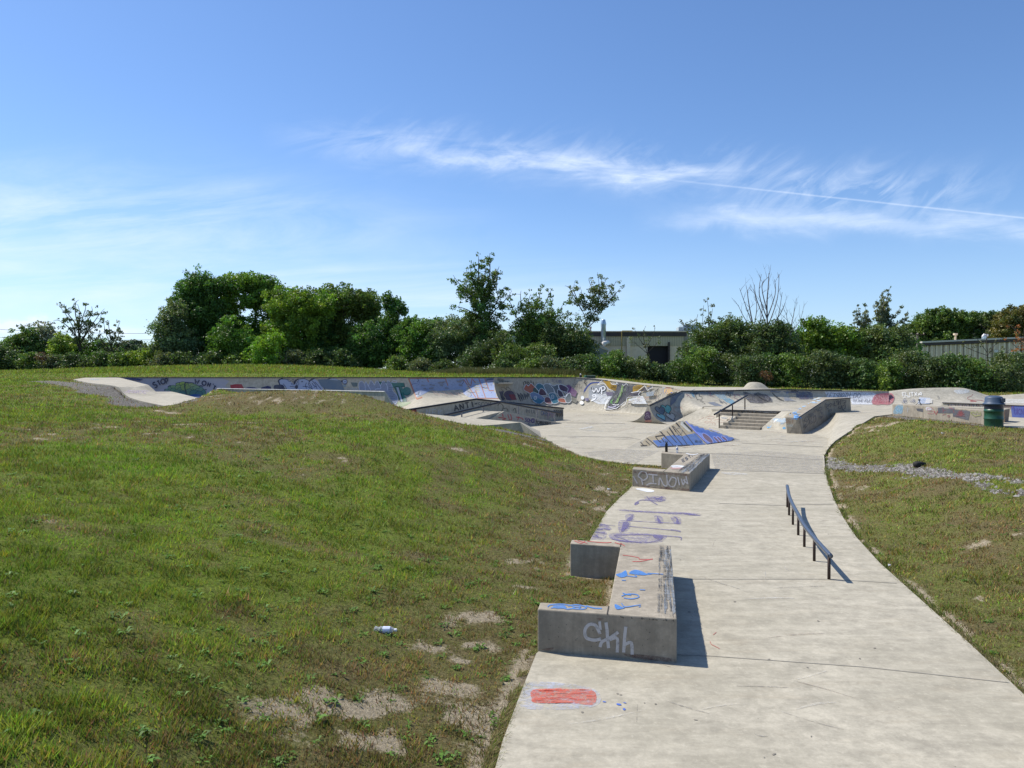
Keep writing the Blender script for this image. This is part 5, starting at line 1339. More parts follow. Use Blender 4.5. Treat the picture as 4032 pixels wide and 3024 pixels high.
p.fill(H('cfd2d2'), [(800, 90), (1060, 70), (1100, 130), (900, 160)], True).line(H('8c2f33'), 11, [(1175, 165), (1150, 205), (1090, 225), (1075, 250), (1120, 280), (1250, 285), (1380, 300), (1430, 330)]).fill(H('a0383c'), [(1130, 285), (1240, 300), (1270, 322), (1130, 318)])
p.fill(H('d2d0c8'), [(1740, 260), (2250, 270), (2400, 350), (1780, 350)])
p.build('graffiti', M['paint_worn'], ww_, 'thin red curved line above faded white patches')
# end face and hearts
p = Paint([ENDF, QRF], (2300, 1470, 5.267))
p.fill(H('4a2a58'), ellp(1320, 850, 62, 70), True).fill(H('4a2a58'), ellp(1320, 920, 75, 60), True); p.lines(H('cfc2d2'), 5, [ellp(1310, 850, 22, 25, 10), ellp(1350, 900, 20, 18, 10), ellp(1290, 910, 22, 20, 10)]); p.line(H('a05a58'), 6, [(1335, 735), (1340, 780)])
p.fill(H('b08078'), [(1260, 975), (1400, 960), (1400, 1010), (1260, 1010)])
def heart(cx, cy, sx, sy, c, ol, w=12, sk=.5):
    pts = []
    for k in range(28):
        t = 2 * pi * k / 28; x = 16 * sin(t) ** 3 / 16; y = -(13 * cos(t) - 5 * cos(2 * t) - 2 * cos(3 * t) - cos(4 * t)) / 15
        pts.append((cx + x * sx + y * sy * sk, cy + y * sy))
    if c: p.fill(c, pts)
    p.line(ol, w, pts, closed=True, smooth=False)
heart(1705, 740, 105, 105, H('57a39f'), BLK, 13, .45); heart(1580, 770, 100, 100, H('4c5c6c'), BLK, 13, .45); heart(1605, 905, 75, 80, H('8cc4c0'), BLK, 10, .9); heart(1800, 900, 90, 90, H('c3c0b4'), BLK, 11, .6)
heart(1950, 775, 100, 90, None, H('a8735f'), 5, .3)
p.fill(H('5a6272'), [(1790, 500), (1920, 430), (2060, 400), (1960, 470), (1880, 600), (1780, 690)])
p.build('graffiti', M['paint'], qr, 'teal and grey hearts and a purple blot at the pointed end')
# red scribble on the bank
p = Paint([BK1, BK2], (2680, 1490, 5.267))
p.lines(H('a87464'), 6, [[(370, 870), (450, 830), (560, 750), (610, 770)], [(510, 830), (560, 790), (690, 790), (680, 820), (580, 830), (560, 830), (640, 860), (600, 900), (500, 900), (530, 930), (650, 920), (660, 960)], [(690, 870), (800, 850), (950, 890), (1040, 800)], [(650, 900), (720, 940), (700, 980)], [(760, 900), (900, 920)]])
p.fill(H('868c94'), [(830, 805), (990, 820), (930, 838), (850, 825)])
p.build('graffiti', M['paint_worn'], bk)
p = Paint([sb], (2680, 1490, 5.267))
p.fill(H('98a8b4'), [(1940, 830), (2180, 825), (2190, 900), (2100, 960), (1860, 900)]).fill(H('e4eaee'), [(1880, 910), (1990, 840), (2020, 850), (1960, 900), (2000, 930)]).fill(H('6fb0dc'), [(1790, 1000), (1890, 960), (1870, 1020), (1800, 1035)]).fill(H('6fb0dc'), [(2110, 1020), (2170, 1000), (2180, 1050), (2120, 1050)])
p.build('graffiti', M['paint'], sb)
# stairs red patch handled as paint on the top two risers
# ---- slanted ledge
p = Paint([HUB], (3080, 1520, 3.95))
r = random.Random(4)
for k in range(60):
    t = r.random(); x = 130 + 430 * t + r.uniform(-60, 60); y = 450 - 250 * t + r.uniform(-25, 20); p.line(H(r.choice(['8fbbe0', '9cc0dc', '7aaad8', 'b8c4c8'])), 8, [(x, y), (x + r.uniform(30, 90), y + r.uniform(-6, 4))], taper=True)
for k in range(14): x = 150 + r.uniform(0, 90); y = 425 + r.uniform(0, 90); p.line(H('5fa2e2'), 11, [(x, y), (x + r.uniform(10, 40), y + r.uniform(-12, 12))])
DP_ = H('231f30')
p.text(H('8a5a40'), 6, 'DET', 75, 515, 52, 4, .9).text(H('b8c2c0'), 6, 'WISE', 80, 595, 34, 2, 1.0)
p.lines(DP_, 9, [[(350, 480), (320, 530), (345, 560), (380, 520), (360, 470)], [(375, 500), (400, 560), (385, 590)], [(400, 490), (440, 470), (420, 540), (440, 570), (410, 600)], [(450, 500), (490, 460), (495, 540), (460, 580)], [(340, 600), (335, 660), (360, 620), (380, 600)], [(385, 450), (410, 440), (420, 470), (440, 420), (450, 460), (470, 400)], [(490, 410), (480, 380), (510, 370), (530, 400), (550, 350), (580, 330), (590, 370), (550, 380), (580, 400)], [(560, 410), (600, 420), (580, 440)], [(555, 485), (600, 480), (575, 500), (580, 520)], [(705, 375), (745, 370), (725, 395), (735, 400)], [(660, 260), (650, 290), (700, 310), (660, 330), (690, 360)], [(690, 300), (740, 270), (720, 330)], [(760, 290), (790, 270), (780, 310)], [(790, 240), (790, 300), (820, 310)], [(810, 250), (850, 230), (840, 300), (880, 220), (880, 290)], [(900, 230), (970, 230), (930, 270), (970, 260)], [(860, 310), (850, 340), (890, 350), (900, 300), (910, 370)], [(920, 310), (950, 290), (950, 350), (920, 370), (960, 400)]])
p.build('graffiti', M['paint'], hb, 'dark violet scribbled tags on the side and blue smears on top')
# ---- long low ledge
p = Paint([RLB], (3600, 1520, 5.12))
p.fill(H('4a4c54'), [(40, 450), (175, 455), (180, 525), (60, 500)]).fill(H('c8c8cc'), [(240, 430), (330, 430), (350, 480), (250, 490)], True).line(H('a8696c'), 10, [(390, 470), (340, 440), (260, 460), (300, 500), (400, 510), (380, 560), (270, 550)])
p.fill(H('54565e'), [(475, 420), (815, 440), (810, 545), (780, 550), (480, 545)]).fill(H('54565e'), [(820, 475), (1060, 490), (1130, 510), (1100, 690), (780, 610), (785, 550)])
p.line(RED, 11, [(410, 500), (440, 580), (480, 500)], smooth=False).lines(H('8a4048'), 9, [[(580, 440), (590, 540)], [(580, 500), (650, 485)], [(700, 440), (780, 460), (810, 540)], [(570, 585), (640, 565)], [(690, 630), (680, 590), (720, 600), (700, 635)]])
for a_ in (-80, -50, -20, 200, 230, 255): p.line(H('7c2430'), 20, [(945, 600), (945 + 45 * cos(radians(a_)), 590 + 60 * sin(radians(a_))), (945 + 85 * cos(radians(a_)), 600 + 115 * sin(radians(a_)))], taper=True)
p.line(H('7c2430'), 12, [(840, 600), (1030, 605)]).line(H('8a9444'), 13, [(1150, 530), (1160, 560), (1200, 580), (1230, 610), (1350, 585), (1340, 520), (1300, 560), (1270, 500), (1250, 560), (1200, 520), (1150, 530)], smooth=False)
p.build('graffiti', M['paint'], rl, 'grey patches, a red leaf and an olive crown')
p = Paint([RLB], (3080, 1520, 3.95))
p.fill(H('86acc2'), [(1730, 420), (1760, 320), (1840, 285), (1880, 320), (1870, 420), (1800, 430)], True).line(H('4a94c4'), 7, ellp(1815, 355, 40, 35), closed=True).lines(H('c2c4c6'), 6, [[(1915, 350), (1990, 345)], [(1920, 370), (1985, 370)], [(1950, 310), (1955, 410)]])
p.build('graffiti', M['paint_worn'], rl, 'pale blue blob at the far end')
p = Paint([SLB], (3600, 1520, 5.12))
for k in range(22): p.line(H(['2a2030', '6a4a50', '45405a', '8a7a80'][k % 4]), 16, [(680 + k * 36, 355 + (k % 3) * 8), (690 + k * 36, 412)])
p.fill(H('4054a0'), [(1950, 400), (2260, 400), (2260, 640), (1980, 640)]).text(H('2c2a86'), 17, 'UKN', 2030, 450, 120, 2, .65)
for k in range(6): p.line(H('6a3040'), 10, [(1800 + k * 40, 390), (1810 + k * 40, 450)])
p.build('graffiti', M['paint'], sl_)
# ---- angled ledge in the bowl
p = Paint([AW1], (1560, 1550, 3.16))
p.fill(H('7c1c30'), [(60, 213), (180, 195), (245, 190), (262, 240), (90, 232)]).text(H('2c2c34'), 15, 'ANTI-', 712, 150, 70, -13, 1.05, .32).text(H('4c4c54'), 6, 'SCOM', 1015, 110, 52, -2, .9).text(H('b8bcc4'), 7, 'NEK', 375, 190, 75, 4, .9, .5)
p.lines(BLK, 6, [[(1260, 150), (1290, 120), (1330, 160), (1310, 220)], [(1330, 190), (1370, 180), (1390, 220)], [(1450, 215), (1475, 180), (1490, 240)]])
p.text(H('5c6068'), 6, 'MIX', 1620, 190, 50, 6, 1.1).text(H('5c6a88'), 8, 'OREN', 1800, 215, 52, 5, .8).line(H('a48c98'), 12, [(1880, 310), (1900, 200), (1940, 300), (1960, 210)], smooth=False)
for k in range(14): p.line(H('2a2c34'), 9, [(1960 + k * 8, 200 + (k % 3) * 8), (1975 + k * 7, 290 - (k % 4) * 14)])
p.build('graffiti', M['paint'], al, 'dark hand painted ANTI lettering and a dark red end')
p = Paint([AW2], (1560, 1550, 3.16))
p.fill(H('9a9690'), [(1230, 240), (1330, 225), (2030, 372), (1620, 410)])
RD = H('a32a38')
p.lines(RD, 11, [[(1320, 250), (1330, 290)], [(1270, 295), (1365, 310), (1320, 325)], [(1385, 260), (1405, 310)], [(1420, 255), (1435, 320), (1400, 320)], [(1490, 290), (1560, 305)], [(1525, 285), (1510, 330)], [(1560, 300), (1580, 330)]])
p.text(H('3a2a6a'), 10, 'SOHO', 1605, 300, 45, 10, .8, .15).line(H('3a2a6a'), 7, ellp(1700, 335, 24, 26), closed=True).text(H('3a2a6a'), 9, 'Z', 1640, 350, 30, 5, 1.2)
p.line(BLK, 9, [(1742, 320), (1736, 390)]).line(BLK, 8, [(1765, 385), (1750, 345), (1760, 335), (1770, 350), (1785, 338), (1790, 350), (1765, 385)], smooth=False).text(BLK, 8, 'BOOBIES', 1795, 342, 40, 6, .68, .12)
p.build('graffiti', M['paint'], af, 'red strokes, violet tag and black heart writing')
# ---- pyramid faces
p = Paint([PYR], (2380, 1640, 3.95))
p.fill(H('a2957a'), [(560, 440), (640, 340), (900, 190), (1190, 75), (1240, 90), (1420, 270), (1570, 435), (840, 478), (770, 400), (700, 460), (560, 462)])
p.fill(H('4568a4'), [(745, 375), (880, 365), (930, 310), (1080, 290), (1180, 300), (1210, 310), (1290, 285), (1410, 262), (1575, 435), (840, 478)])
p.fill(H('b9b8ae'), [(1190, 80), (1230, 85), (1360, 230), (1310, 240), (1180, 130)])
for (a_, c_, w) in (((650, 330), (830, 480), 15), ((560, 400), (610, 455), 14), ((860, 225), (960, 340), 20), ((960, 340), (1075, 462), 10), ((970, 235), (1120, 410), 12), ((990, 150), (1090, 300), 22), ((1090, 300), (1215, 452), 11), ((1050, 150), (1110, 240), 16), ((1110, 240), (1160, 300), 9), ((1110, 100), (1165, 165), 20), ((1165, 165), (1285, 310), 9), ((1200, 320), (1290, 450), 10), ((1285, 310), (1390, 445), 10), ((1205, 75), (1360, 230), 24), ((640, 385), (700, 440), 12), ((1065, 150), (1200, 300), 8)):
    p.line(H('1d1a1c'), w, [a_, c_], smooth=False)
p.lines(H('1d1a1c'), 12, [[(790, 320), (850, 395), (880, 405)], [(790, 318), (900, 300), (940, 300)], [(880, 340), (920, 395)]], smooth=False)
p.line(H('1d1a1c'), 10, [(825, 480), (1100, 462), (1570, 436)], smooth=False).line(H('1d1a1c'), 9, [(560, 460), (660, 455)]).line(H('8d8a84'), 7, [(1100, 200), (1160, 180), (1200, 230), (1150, 290), (1110, 250)])
p.text(H('1a2a3a'), 7, 'RNC', 1410, 380, 32, 0, 1.3)
p.fill(H('4a68ac'), [(1245, 75), (1330, 100), (2130, 362), (1590, 436), (1420, 270)])
p.fill(H('6d86c4'), [(1420, 250), (1560, 280), (1690, 420), (1590, 436)])
for (x, y, rx, ry, ro) in ((1600, 350, 110, 38, 42), (1740, 375, 75, 20, 45), (1790, 370, 70, 18, 45), (1860, 355, 60, 20, 38)): p.fill(H('6c5464'), ellp(x, y, rx, ry, 16, ro), True).line(H('95a2e0'), 8, ellp(x, y, rx, ry, 16, ro), closed=True)
p.line(H('8a90dc'), 14, [(1250, 75), (1420, 260), (1600, 436)], smooth=False)
p.line(H('6c80d4'), 7, [(1330, 100), (1700, 230), (2120, 362)], smooth=False)
p.build('graffiti', M['paint'], py, 'large black letter strokes over tan and blue paint')
p = Paint([PYR], (2380, 1640, 3.95)); p.line(H('c9c2b2'), 10, [(650, 325), (900, 185), (1190, 66)], smooth=False); p.build('pale_crest_line', M['paint_solid'], py)  # pale line along the left crest
# ---- low box side and far left platform
p = Paint([QBS], (1500, 1400, 2.765)); p.build('x', M['paint'], qb)
p = Paint([QBS], (1350, 1470, 6.32)); p.lines(H('7b8088'), 9, [[(790, 490), (800, 560), (780, 590)], [(850, 490), (870, 560)], [(790, 600), (850, 590), (930, 550)]]).build('graffiti', M['paint_worn'], qb)
p = Paint([LPS], (200, 1400, 2.765)); p.fill(H('c9b8cc'), [(750, 375), (1080, 380), (1100, 405), (800, 410)]); 
p.text(H('b6a0c0'), 9, 'TWLC', 830, 380, 30, 2, 2.0).fill(H('a8bccc'), [(420, 252), (530, 255), (520, 270), (430, 268)]); p.build('graffiti', M['paint_faint'], lp)

# ---- paint and joints on the path
p = Paint([FLOOR], (2260, 1920, 3.95), .0004)
PU = H('645a8a')
for k in range(3): p.fill(WHT, ellp(1080 + k * 40, 30 + k * 10, 120 - k * 15, 16 + k * 3, 14, 4), True)
p.build('paint_patch', M['paint'], FLOOR)
p = Paint([FLOOR], (2260, 1920, 3.95), .0004)
PF = H('7f769e')
for q_ in ([(560, 720), (900, 700), (1400, 740), (1420, 800), (1300, 860), (900, 870), (600, 810)], [(700, 520), (860, 520), (870, 620), (790, 700), (700, 690)], [(800, 430), (930, 415), (920, 520), (820, 530)], [(1250, 440), (1370, 460), (1380, 560), (1280, 555)], [(1500, 450), (1650, 470), (1660, 570), (1560, 560)], [(260, 700), (500, 690), (460, 810), (230, 800)], [(310, 580), (480, 570), (580, 660), (310, 670)], [(1100, 140), (1400, 140), (1400, 220), (1150, 210)], [(740, 340), (1200, 370), (1900, 400), (1900, 440), (1200, 400), (760, 370)]): p.fill(PF, q_, True)
p.build('graffiti', M['paint_worn2'], FLOOR)
p = Paint([FLOOR], (2260, 1920, 3.95), .0004); p.k = 10
p.lines(PU, 13, [[(940, 270), (980, 225), (1060, 195), (1180, 205), (1290, 180), (1370, 140)], [(1130, 140), (1180, 200), (1300, 270)], [(1150, 165), (1260, 165), (1380, 190), (1420, 200)], [(1250, 150), (1330, 190), (1380, 150)], [(1280, 190), (1330, 215), (1410, 195)]])
p.fill(PU, [(945, 240), (1000, 220), (1010, 250), (950, 275)], True)
p.line(PU, 10, [(780, 350), (950, 370), (1200, 385), (1550, 405)]).line(PU, 24, [(1550, 400), (1700, 405), (1850, 425), (1960, 438)], taper=True)
p.line(PU, 9, [(850, 518), (1100, 535), (1400, 550), (1640, 565)]).fill(PU, [(850, 470), (915, 425), (905, 500), (850, 520), (810, 515)], True).fill(PU, [(1290, 445), (1320, 480), (1360, 555), (1310, 545)], True).fill(PU, [(1540, 455), (1600, 470), (1640, 560), (1590, 550), (1590, 490)], True)
p.fill(PU, [(770, 540), (840, 535), (850, 600), (770, 685), (730, 680), (750, 600)], True).line(PU, 9, [(840, 605), (1100, 630), (1500, 665)]).line(PU, 22, [(1500, 663), (1590, 672), (1660, 690)])
p.line(PU, 15, [(620, 745), (900, 735), (1200, 740), (1480, 760), (1640, 775), (1670, 790), (1660, 825)]).line(PU, 12, [(620, 750), (760, 800), (900, 845), (1150, 855), (1300, 830), (1380, 790)]).fill(PU, [(1220, 750), (1380, 760), (1370, 800), (1290, 810)], True).line(PU, 22, [(580, 800), (700, 825), (900, 850)], taper=True)
p.lines(PU, 17, [[(440, 585), (330, 620), (330, 650), (450, 650)], [(460, 640), (560, 660)], [(300, 690), (480, 710)], [(270, 720), (240, 790)], [(290, 760), (440, 790)], [(300, 720), (380, 770)]]).line(PU, 7, [(400, 575), (640, 600)])
p.build('graffiti', M['paint_worn'], FLOOR, 'faded violet letters sprayed across the path')
p = Paint([FLOOR], (2000, 2100, 2.37), .0004)
p.fill(H('b9bfd4'), [(130, 1420), (400, 1390), (810, 1460), (830, 1610), (450, 1650), (120, 1620)], True); p.build('paint_patch', M['paint_faint'], FLOOR)
p = Paint([FLOOR], (2000, 2100, 2.37), .0004); p.k = 3
p.fill(H('cc5e4a'), [(215, 1480), (300, 1455), (560, 1455), (800, 1475), (800, 1600), (600, 1590), (260, 1585), (220, 1540)], True)
for k in range(45):
    r = random.Random(k + 7000); y = r.uniform(1458, 1592); x = 215 + r.uniform(0, 520); L = r.uniform(70, 170); edge_ = 1 - abs(y - 1525) / 140
    p.line(H(r.choice(['d65a44', 'cc5844', 'c24c3a', 'd8745f'])), r.uniform(4, 9), [(x, y), (x + L * .5, y + r.uniform(-4, 4)), (min(808, x + L), y + r.uniform(-5, 5))], taper=True)
p.build('paint_patch', M['paint_fine'], FLOOR, 'worn red rectangle sprayed on the path')
p = Paint([FLOOR], (2000, 2100, 2.37), .0004)
for (x, y, a_, c_) in ((900, 1575, 18, 6), (1035, 1600, 25, 9), (1085, 1645, 14, 10), (1090, 1585, 16, 4)): p.fill(H('3b62b8'), ellp(x, y, a_, c_, 10, 10))
p.lines(H('b0584c'), 5, [[(1885, 1010), (1900, 1040), (1940, 1060), (1975, 1080)], [(1915, 950), (1945, 925)]])
p.build('paint_spots', M['paint'], FLOOR)
JC = H('8a8478')
p = Paint([FLOOR], (0, 0, 1), .0004)
for w_, l in ((1.9, [(2655, 2578), (2800, 2584), (3400, 2627), (3974, 2689)]), (1.4, [(2640, 2281), (2900, 2281), (3265, 2281), (3530, 2297)]), (1.3, [(2830, 1982), (3050, 1990), (3283, 1985)]), (1.2, [(2790, 1852), (3000, 1856), (3250, 1866)]), (1.0, [(2160, 1716), (2470, 1722), (2700, 1762)]), (.9, [(2920, 1745), (3240, 1760)]), (.9, [(2230, 1665), (2460, 1668)]), (1.0, [(2640, 1780), (2900, 1790), (3246, 1812)])): p.line(JC, w_, l, smooth=False)
p.build('expansion_joint', M['paint'], FLOOR)
p = Paint([FLOOR], (0, 0, 1), .0002)
p.fill(H('a09a90'), [(2800, 1786), (3020, 1776), (3246, 1797), (3250, 1864), (3000, 1855), (2815, 1848)]); p.fill(H('a39d93'), [(2130, 1800), (2420, 1768), (2600, 1775), (2570, 1790), (2480, 1838), (2300, 1800)])
p.build('stain', M['paint_faint'], FLOOR)
p = Paint([FLOOR], (0, 0, 1), .0002)
for k in range(120):
    r = random.Random(k + 900); u = r.uniform(2200, 3200); v = r.uniform(1625, 1775); c = r.choice(['8d8a84', 'b9b4aa', 'c8c4be', '9a8f84', 'a98c80', '8a93a0'])
    L = r.uniform(15, 90); p.line(H(c), r.uniform(1, 3.5), [(u, v), (u + L * .5, v + r.uniform(-2, 2)), (u + L, v + r.uniform(-3, 3))], taper=True)
for a_ in ([(2440, 1696), (2470, 1690)], [(2500, 1683), (2480, 1690)]): p.line(H('b4887a'), 2, a_)
p.fill(H('c8cfd6'), [(2280, 1690), (2330, 1680), (2340, 1686), (2290, 1694)]).fill(H('dfe0e0'), [(2840, 1860), (2900, 1862), (2950, 1868), (2900, 1872), (2845, 1866)], True)
p.build('scuff_marks', M['paint_faint'], FLOOR)
p = Paint([UPP], (0, 0, 1), .0002)
for k in range(60):
    r = random.Random(k + 1900); u = r.uniform(2860, 3500); v = r.uniform(1600, 1628); L = r.uniform(15, 90); p.line(H(r.choice(['8d8a84', 'c8c4be', '9aa2aa', '7f858e'])), r.uniform(1, 2.5), [(u, v), (u + L, v + r.uniform(-2, 2))], taper=True)
p.build('scuff_marks', M['paint_faint'], UPP)

# ---- near ledge marks
p = Paint([L1B], (2000, 2100, 2.37), .0004)
WG = H('c2c0c0')
p.lines(WG, 30, [[(860, 940), (820, 860), (760, 850), (720, 900), (730, 970), (800, 995), (870, 985)], [(915, 830), (925, 900), (930, 980), (940, 1070)], [(1030, 920), (960, 970), (880, 1010), (860, 1060)], [(950, 990), (1020, 980), (1020, 1110)], [(1100, 870), (1090, 960), (1080, 1110)], [(1085, 1040), (1150, 1020), (1160, 1130)]]).line(WG, 24, [(855, 820), (865, 900)])
p.build('graffiti', M['paint'], LD1, 'white sprayed letters SKH on the front face')
p = Paint([L1B], (2000, 2100, 2.37), .0004)
p.fill(H('6a4038'), [(320, 1080), (430, 1065), (380, 1098)], True).fill(H('6a4038'), [(1080, 1125), (1300, 1135), (1560, 1175), (1550, 1200), (1200, 1165)], True).fill(H('7a4038'), [(820, 795), (900, 790), (880, 806)], True)
p.build('paint_patch', M['paint_faint'], LD1)
p = Paint([L1B], (2000, 2100, 2.37), .0004)
BU = H('4478b8')
p.lines(BU, 10, [[(370, 690), (400, 670), (520, 665), (620, 690), (560, 710), (480, 690), (400, 700)], [(560, 680), (640, 670), (730, 690), (700, 710), (600, 705)], [(620, 690), (680, 690), (660, 700)], [(730, 680), (800, 700), (875, 705)]]).fill(BU, [(420, 680), (520, 675), (540, 700), (450, 705)], True)
p.fill(BU, [(1010, 385), (1060, 370), (1100, 350), (1110, 400), (1060, 415), (1020, 400)], True).fill(BU, [(1130, 375), (1170, 345), (1230, 350), (1300, 380), (1350, 385), (1250, 395), (1180, 385)], True).lines(BU, 7, [[(1110, 400), (1200, 410), (1180, 390)], [(1300, 375), (1450, 385)], [(1060, 440), (1100, 442)]])
p.lines(BU, 8, [[(1060, 590), (1120, 570), (1200, 575), (1220, 600), (1150, 615), (1080, 605)], [(1070, 560), (1110, 575), (1150, 580)], [(1230, 530), (1280, 532)]]).fill(BU, [(1000, 665), (1060, 690), (1090, 700), (1030, 715), (1000, 700)], True).lines(BU, 8, [[(1060, 655), (1090, 690), (1180, 680), (1240, 670)], [(1220, 690), (1240, 685)]])
p.build('graffiti', M['paint'], LD1, 'bright blue smeared paint on the top')
p = Paint([L1B], (2000, 2100, 2.37), .0004)
p.lines(H('b8453c'), 5, [[(1070, 205), (1150, 215), (1220, 230), (1230, 245), (1350, 245)], [(1350, 240), (1250, 262), (1160, 265)], [(620, 70), (680, 95), (720, 75)], [(740, 75), (900, 90), (980, 85), (1050, 105)], [(1050, 95), (1090, 120)], [(650, 70), (740, 95)]])
for k in range(26):
    r = random.Random(k + 70); x = 290 + 1270 * r.random(); y = 800 + (x - 290) * .09 + r.uniform(0, 300); p.fill(H('1c1a18'), ellp(x, y, r.uniform(2, 5), r.uniform(2, 5), 7))
p.build('paint_spots', M['paint_solid'], LD1)
# ---- far ledge marks
p = Paint([L2B], (2300, 1650, 2.765), .0004)
p.fill(H('6f3a34'), [(525, 560), (1145, 600), (1145, 625), (525, 585)]).fill(H('6a3530'), [(540, 715), (800, 735), (1145, 760), (1145, 782), (700, 750)]); p.build('paint_patch', M['paint_faint'], LD2)
p = Paint([L2B], (2300, 1650, 2.765), .0004)
p.lines(H('c0bdc0'), 12, [[(640, 715), (620, 650), (590, 620), (620, 575), (670, 580), (690, 630), (650, 665), (620, 650)], [(700, 600), (800, 610)], [(750, 610), (755, 690)], [(680, 720), (720, 700), (790, 705)], [(815, 720), (825, 640), (870, 720), (905, 715), (900, 605)], [(950, 640), (920, 700), (950, 735), (990, 720), (1000, 650), (950, 630)], [(1020, 630), (1040, 720)], [(1060, 650), (1080, 715), (1100, 650)], [(1110, 620), (1130, 710)], [(535, 620), (580, 700)], [(1080, 660), (1120, 700)]])
p.line(WHT, 10, [(945, 515), (1020, 510), (1100, 522), (960, 525)]).fill(H('b08880'), [(930, 530), (1080, 528), (1090, 545), (960, 550)]).text(H('3a3a40'), 8, 'ESTN', 1060, 445, 30, -30, 1.5)
p.line(WHT, 6, [(1110, 375), (1180, 392), (1240, 380)]).build('graffiti', M['paint'], LD2, 'white scrawled letters on the front face')

# tyre scuffs and scratches on the near path
p = Paint([FLOOR], (0, 0, 1), .0001)
for k in range(26):
    r = random.Random(k + 3000); u = r.uniform(2150, 3500); v = r.uniform(1900, 3000); s_ = (v - 1480) / 900; L = r.uniform(40, 260) * s_; a_ = r.uniform(-.5, .5) + (1.4 if k % 4 == 0 else 0)
    p.line(H(r.choice(['8a847a', 'c9c4b8', '7d776e', 'd2cdc2', '9a8e80'])), r.uniform(1.5, 6) * s_, [(u, v), (u + L * .5 * cos(a_), v + L * .5 * sin(a_) * .6 + r.uniform(-6, 6) * s_), (u + L * cos(a_), v + L * sin(a_) * .6)], taper=True)
p.build('scuff_marks', M['paint_faint'], FLOOR)
p = Paint([FLOOR], (0, 0, 1), .0001)
for k in range(30):
    r = random.Random(k + 5000); u = r.uniform(2200, 3650); v = r.uniform(1900, 3010); s_ = (v - 1480) / 900
    if u > 3250 + (v - 1900) * .45: continue
    p.fill(H(r.choice(['6a6258', '7c756a', '746c60'])), ellp(u, v, r.uniform(1.5, 6) * s_, r.uniform(1, 2.4) * s_, 7, r.uniform(-20, 20)))
p.build('paint_spots', M['paint'], FLOOR)
# chipped ledge rims
p = Paint([L1B], (2000, 2100, 2.37), .0004)
for k in range(60):
    r = random.Random(k + 6000); t = r.random()
    if k % 2: x = 1050 + 530 * t; y = 765 + (x - 930) * .070 + r.uniform(0, 10)
    else: x = 1520 + 60 * t + r.uniform(-14, 0); y = 120 + 670 * t
    p.fill(H(r.choice(['2a2824', '4c4840', '8d8a82', '3a3833'])), ellp(x, y, r.uniform(3, 11), r.uniform(2, 6), 7, r.uniform(0, 90)))
p.build('chips', M['paint'], LD1)

# waxed and blackened skating edges
def waxed(body, parent, fr, rt, wd, seed, frame):
    """rt: right edge from near to far in frame px; wd: width of the worn band at the near and far end"""
    for mat, n, cols, lo, hi in ((M['paint_faint'], 90, ['4e4c48', '5d5b56', '6c6a66'], .15, 1.0), (M['paint_fine'], 40, ['7b838c', '868e96', '8c9298'], .0, .6), (M['paint_fine'], 12, ['3c3b39', '9aa2aa'], .05, .35)):
        p = Paint([body], frame, .0003); p.k = 2
        for k in range(n):
            r = random.Random(seed + k + n); t0 = r.uniform(-.02, .9); t1 = min(1, t0 + r.uniform(.06, .3)); o = r.uniform(lo, hi)
            pts = []
            for j in range(4):
                t = t0 + (t1 - t0) * j / 3; x = rt[0][0] + (rt[1][0] - rt[0][0]) * t; y = rt[0][1] + (rt[1][1] - rt[0][1]) * t; w_ = wd[0] + (wd[1] - wd[0]) * t
                pts.append((x - w_ * o + r.uniform(-.03, .03) * w_, y))
            p.line(H(r.choice(cols)), wd[0] * r.uniform(.03, .12), pts, taper=True)
        p.build('wax_marks', mat, parent)
waxed(L1B, LD1, None, ((1574, 785), (1520, 118)), (180, 110), 10, (2000, 2100, 2.37))
waxed(L2B, LD2, None, ((1148, 585), (1366, 382)), (170, 90), 300, (2300, 1650, 2.765))
# ------------------------------------------------------------------ small objects
# trash can
tcx, tcy = (3914 - CX) / FPX * 26.0, 26.0
tz = float(height(tcx, tcy)[0]) + .0
tz = P(3914, 1680, 26.0).z
tb = root('trash_can', 'green steel drum trash can with dark blue domed lid beside the long low ledge', 'trash can', (tcx, tcy, tz))
b = MB(); R = .285
prof = [(R - .01, -.06), (R, 0), (R, .02)]
for zz in (.27, .53): prof += [(R, zz - .03), (R + .014, zz - .012), (R + .014, zz + .012), (R, zz + .03)]
prof += [(R, .60)]
b.lathe((tcx, tcy, tz), prof, 40); b.build('drum', plain('chipped_green_enamel', (.012, .075, .035), .38, 0, .5, 9, .25), tb, smooth=True)
b = MB(); b.lathe((tcx, tcy, tz), [(R + .001, .60), (R + .002, .615), (R + .002, .74), (R + .012, .75), (R + .001, .765), (R - .03, .78)], 40); b.build('drum_band', plain('dark_navy_enamel', (.020, .026, .055), .4, 0, .5, 9, .2), tb, smooth=True)
b = MB(); b.lathe((tcx, tcy, tz), [(R + .01, .745), (R + .045, .75), (R + .05, .785), (R + .02, .80), (R - .005, .83), (R - .02, .98), (R - .03, 1.00), (R - .07, 1.025), (.12, 1.05), (.02, 1.055)], 40)
lid = b.build('lid', plain('faded_blue_plastic', (.055, .085, .14), .5, 0, .4, 6, .1), tb, smooth=True)
b = MB(); b.box((tcx + .14, tcy - .235, tz + .83), .18, .10, .14, .45); b.build('flap', plain('dark_blue_plastic', (.03, .045, .08), .5), tb, bevel=.01)
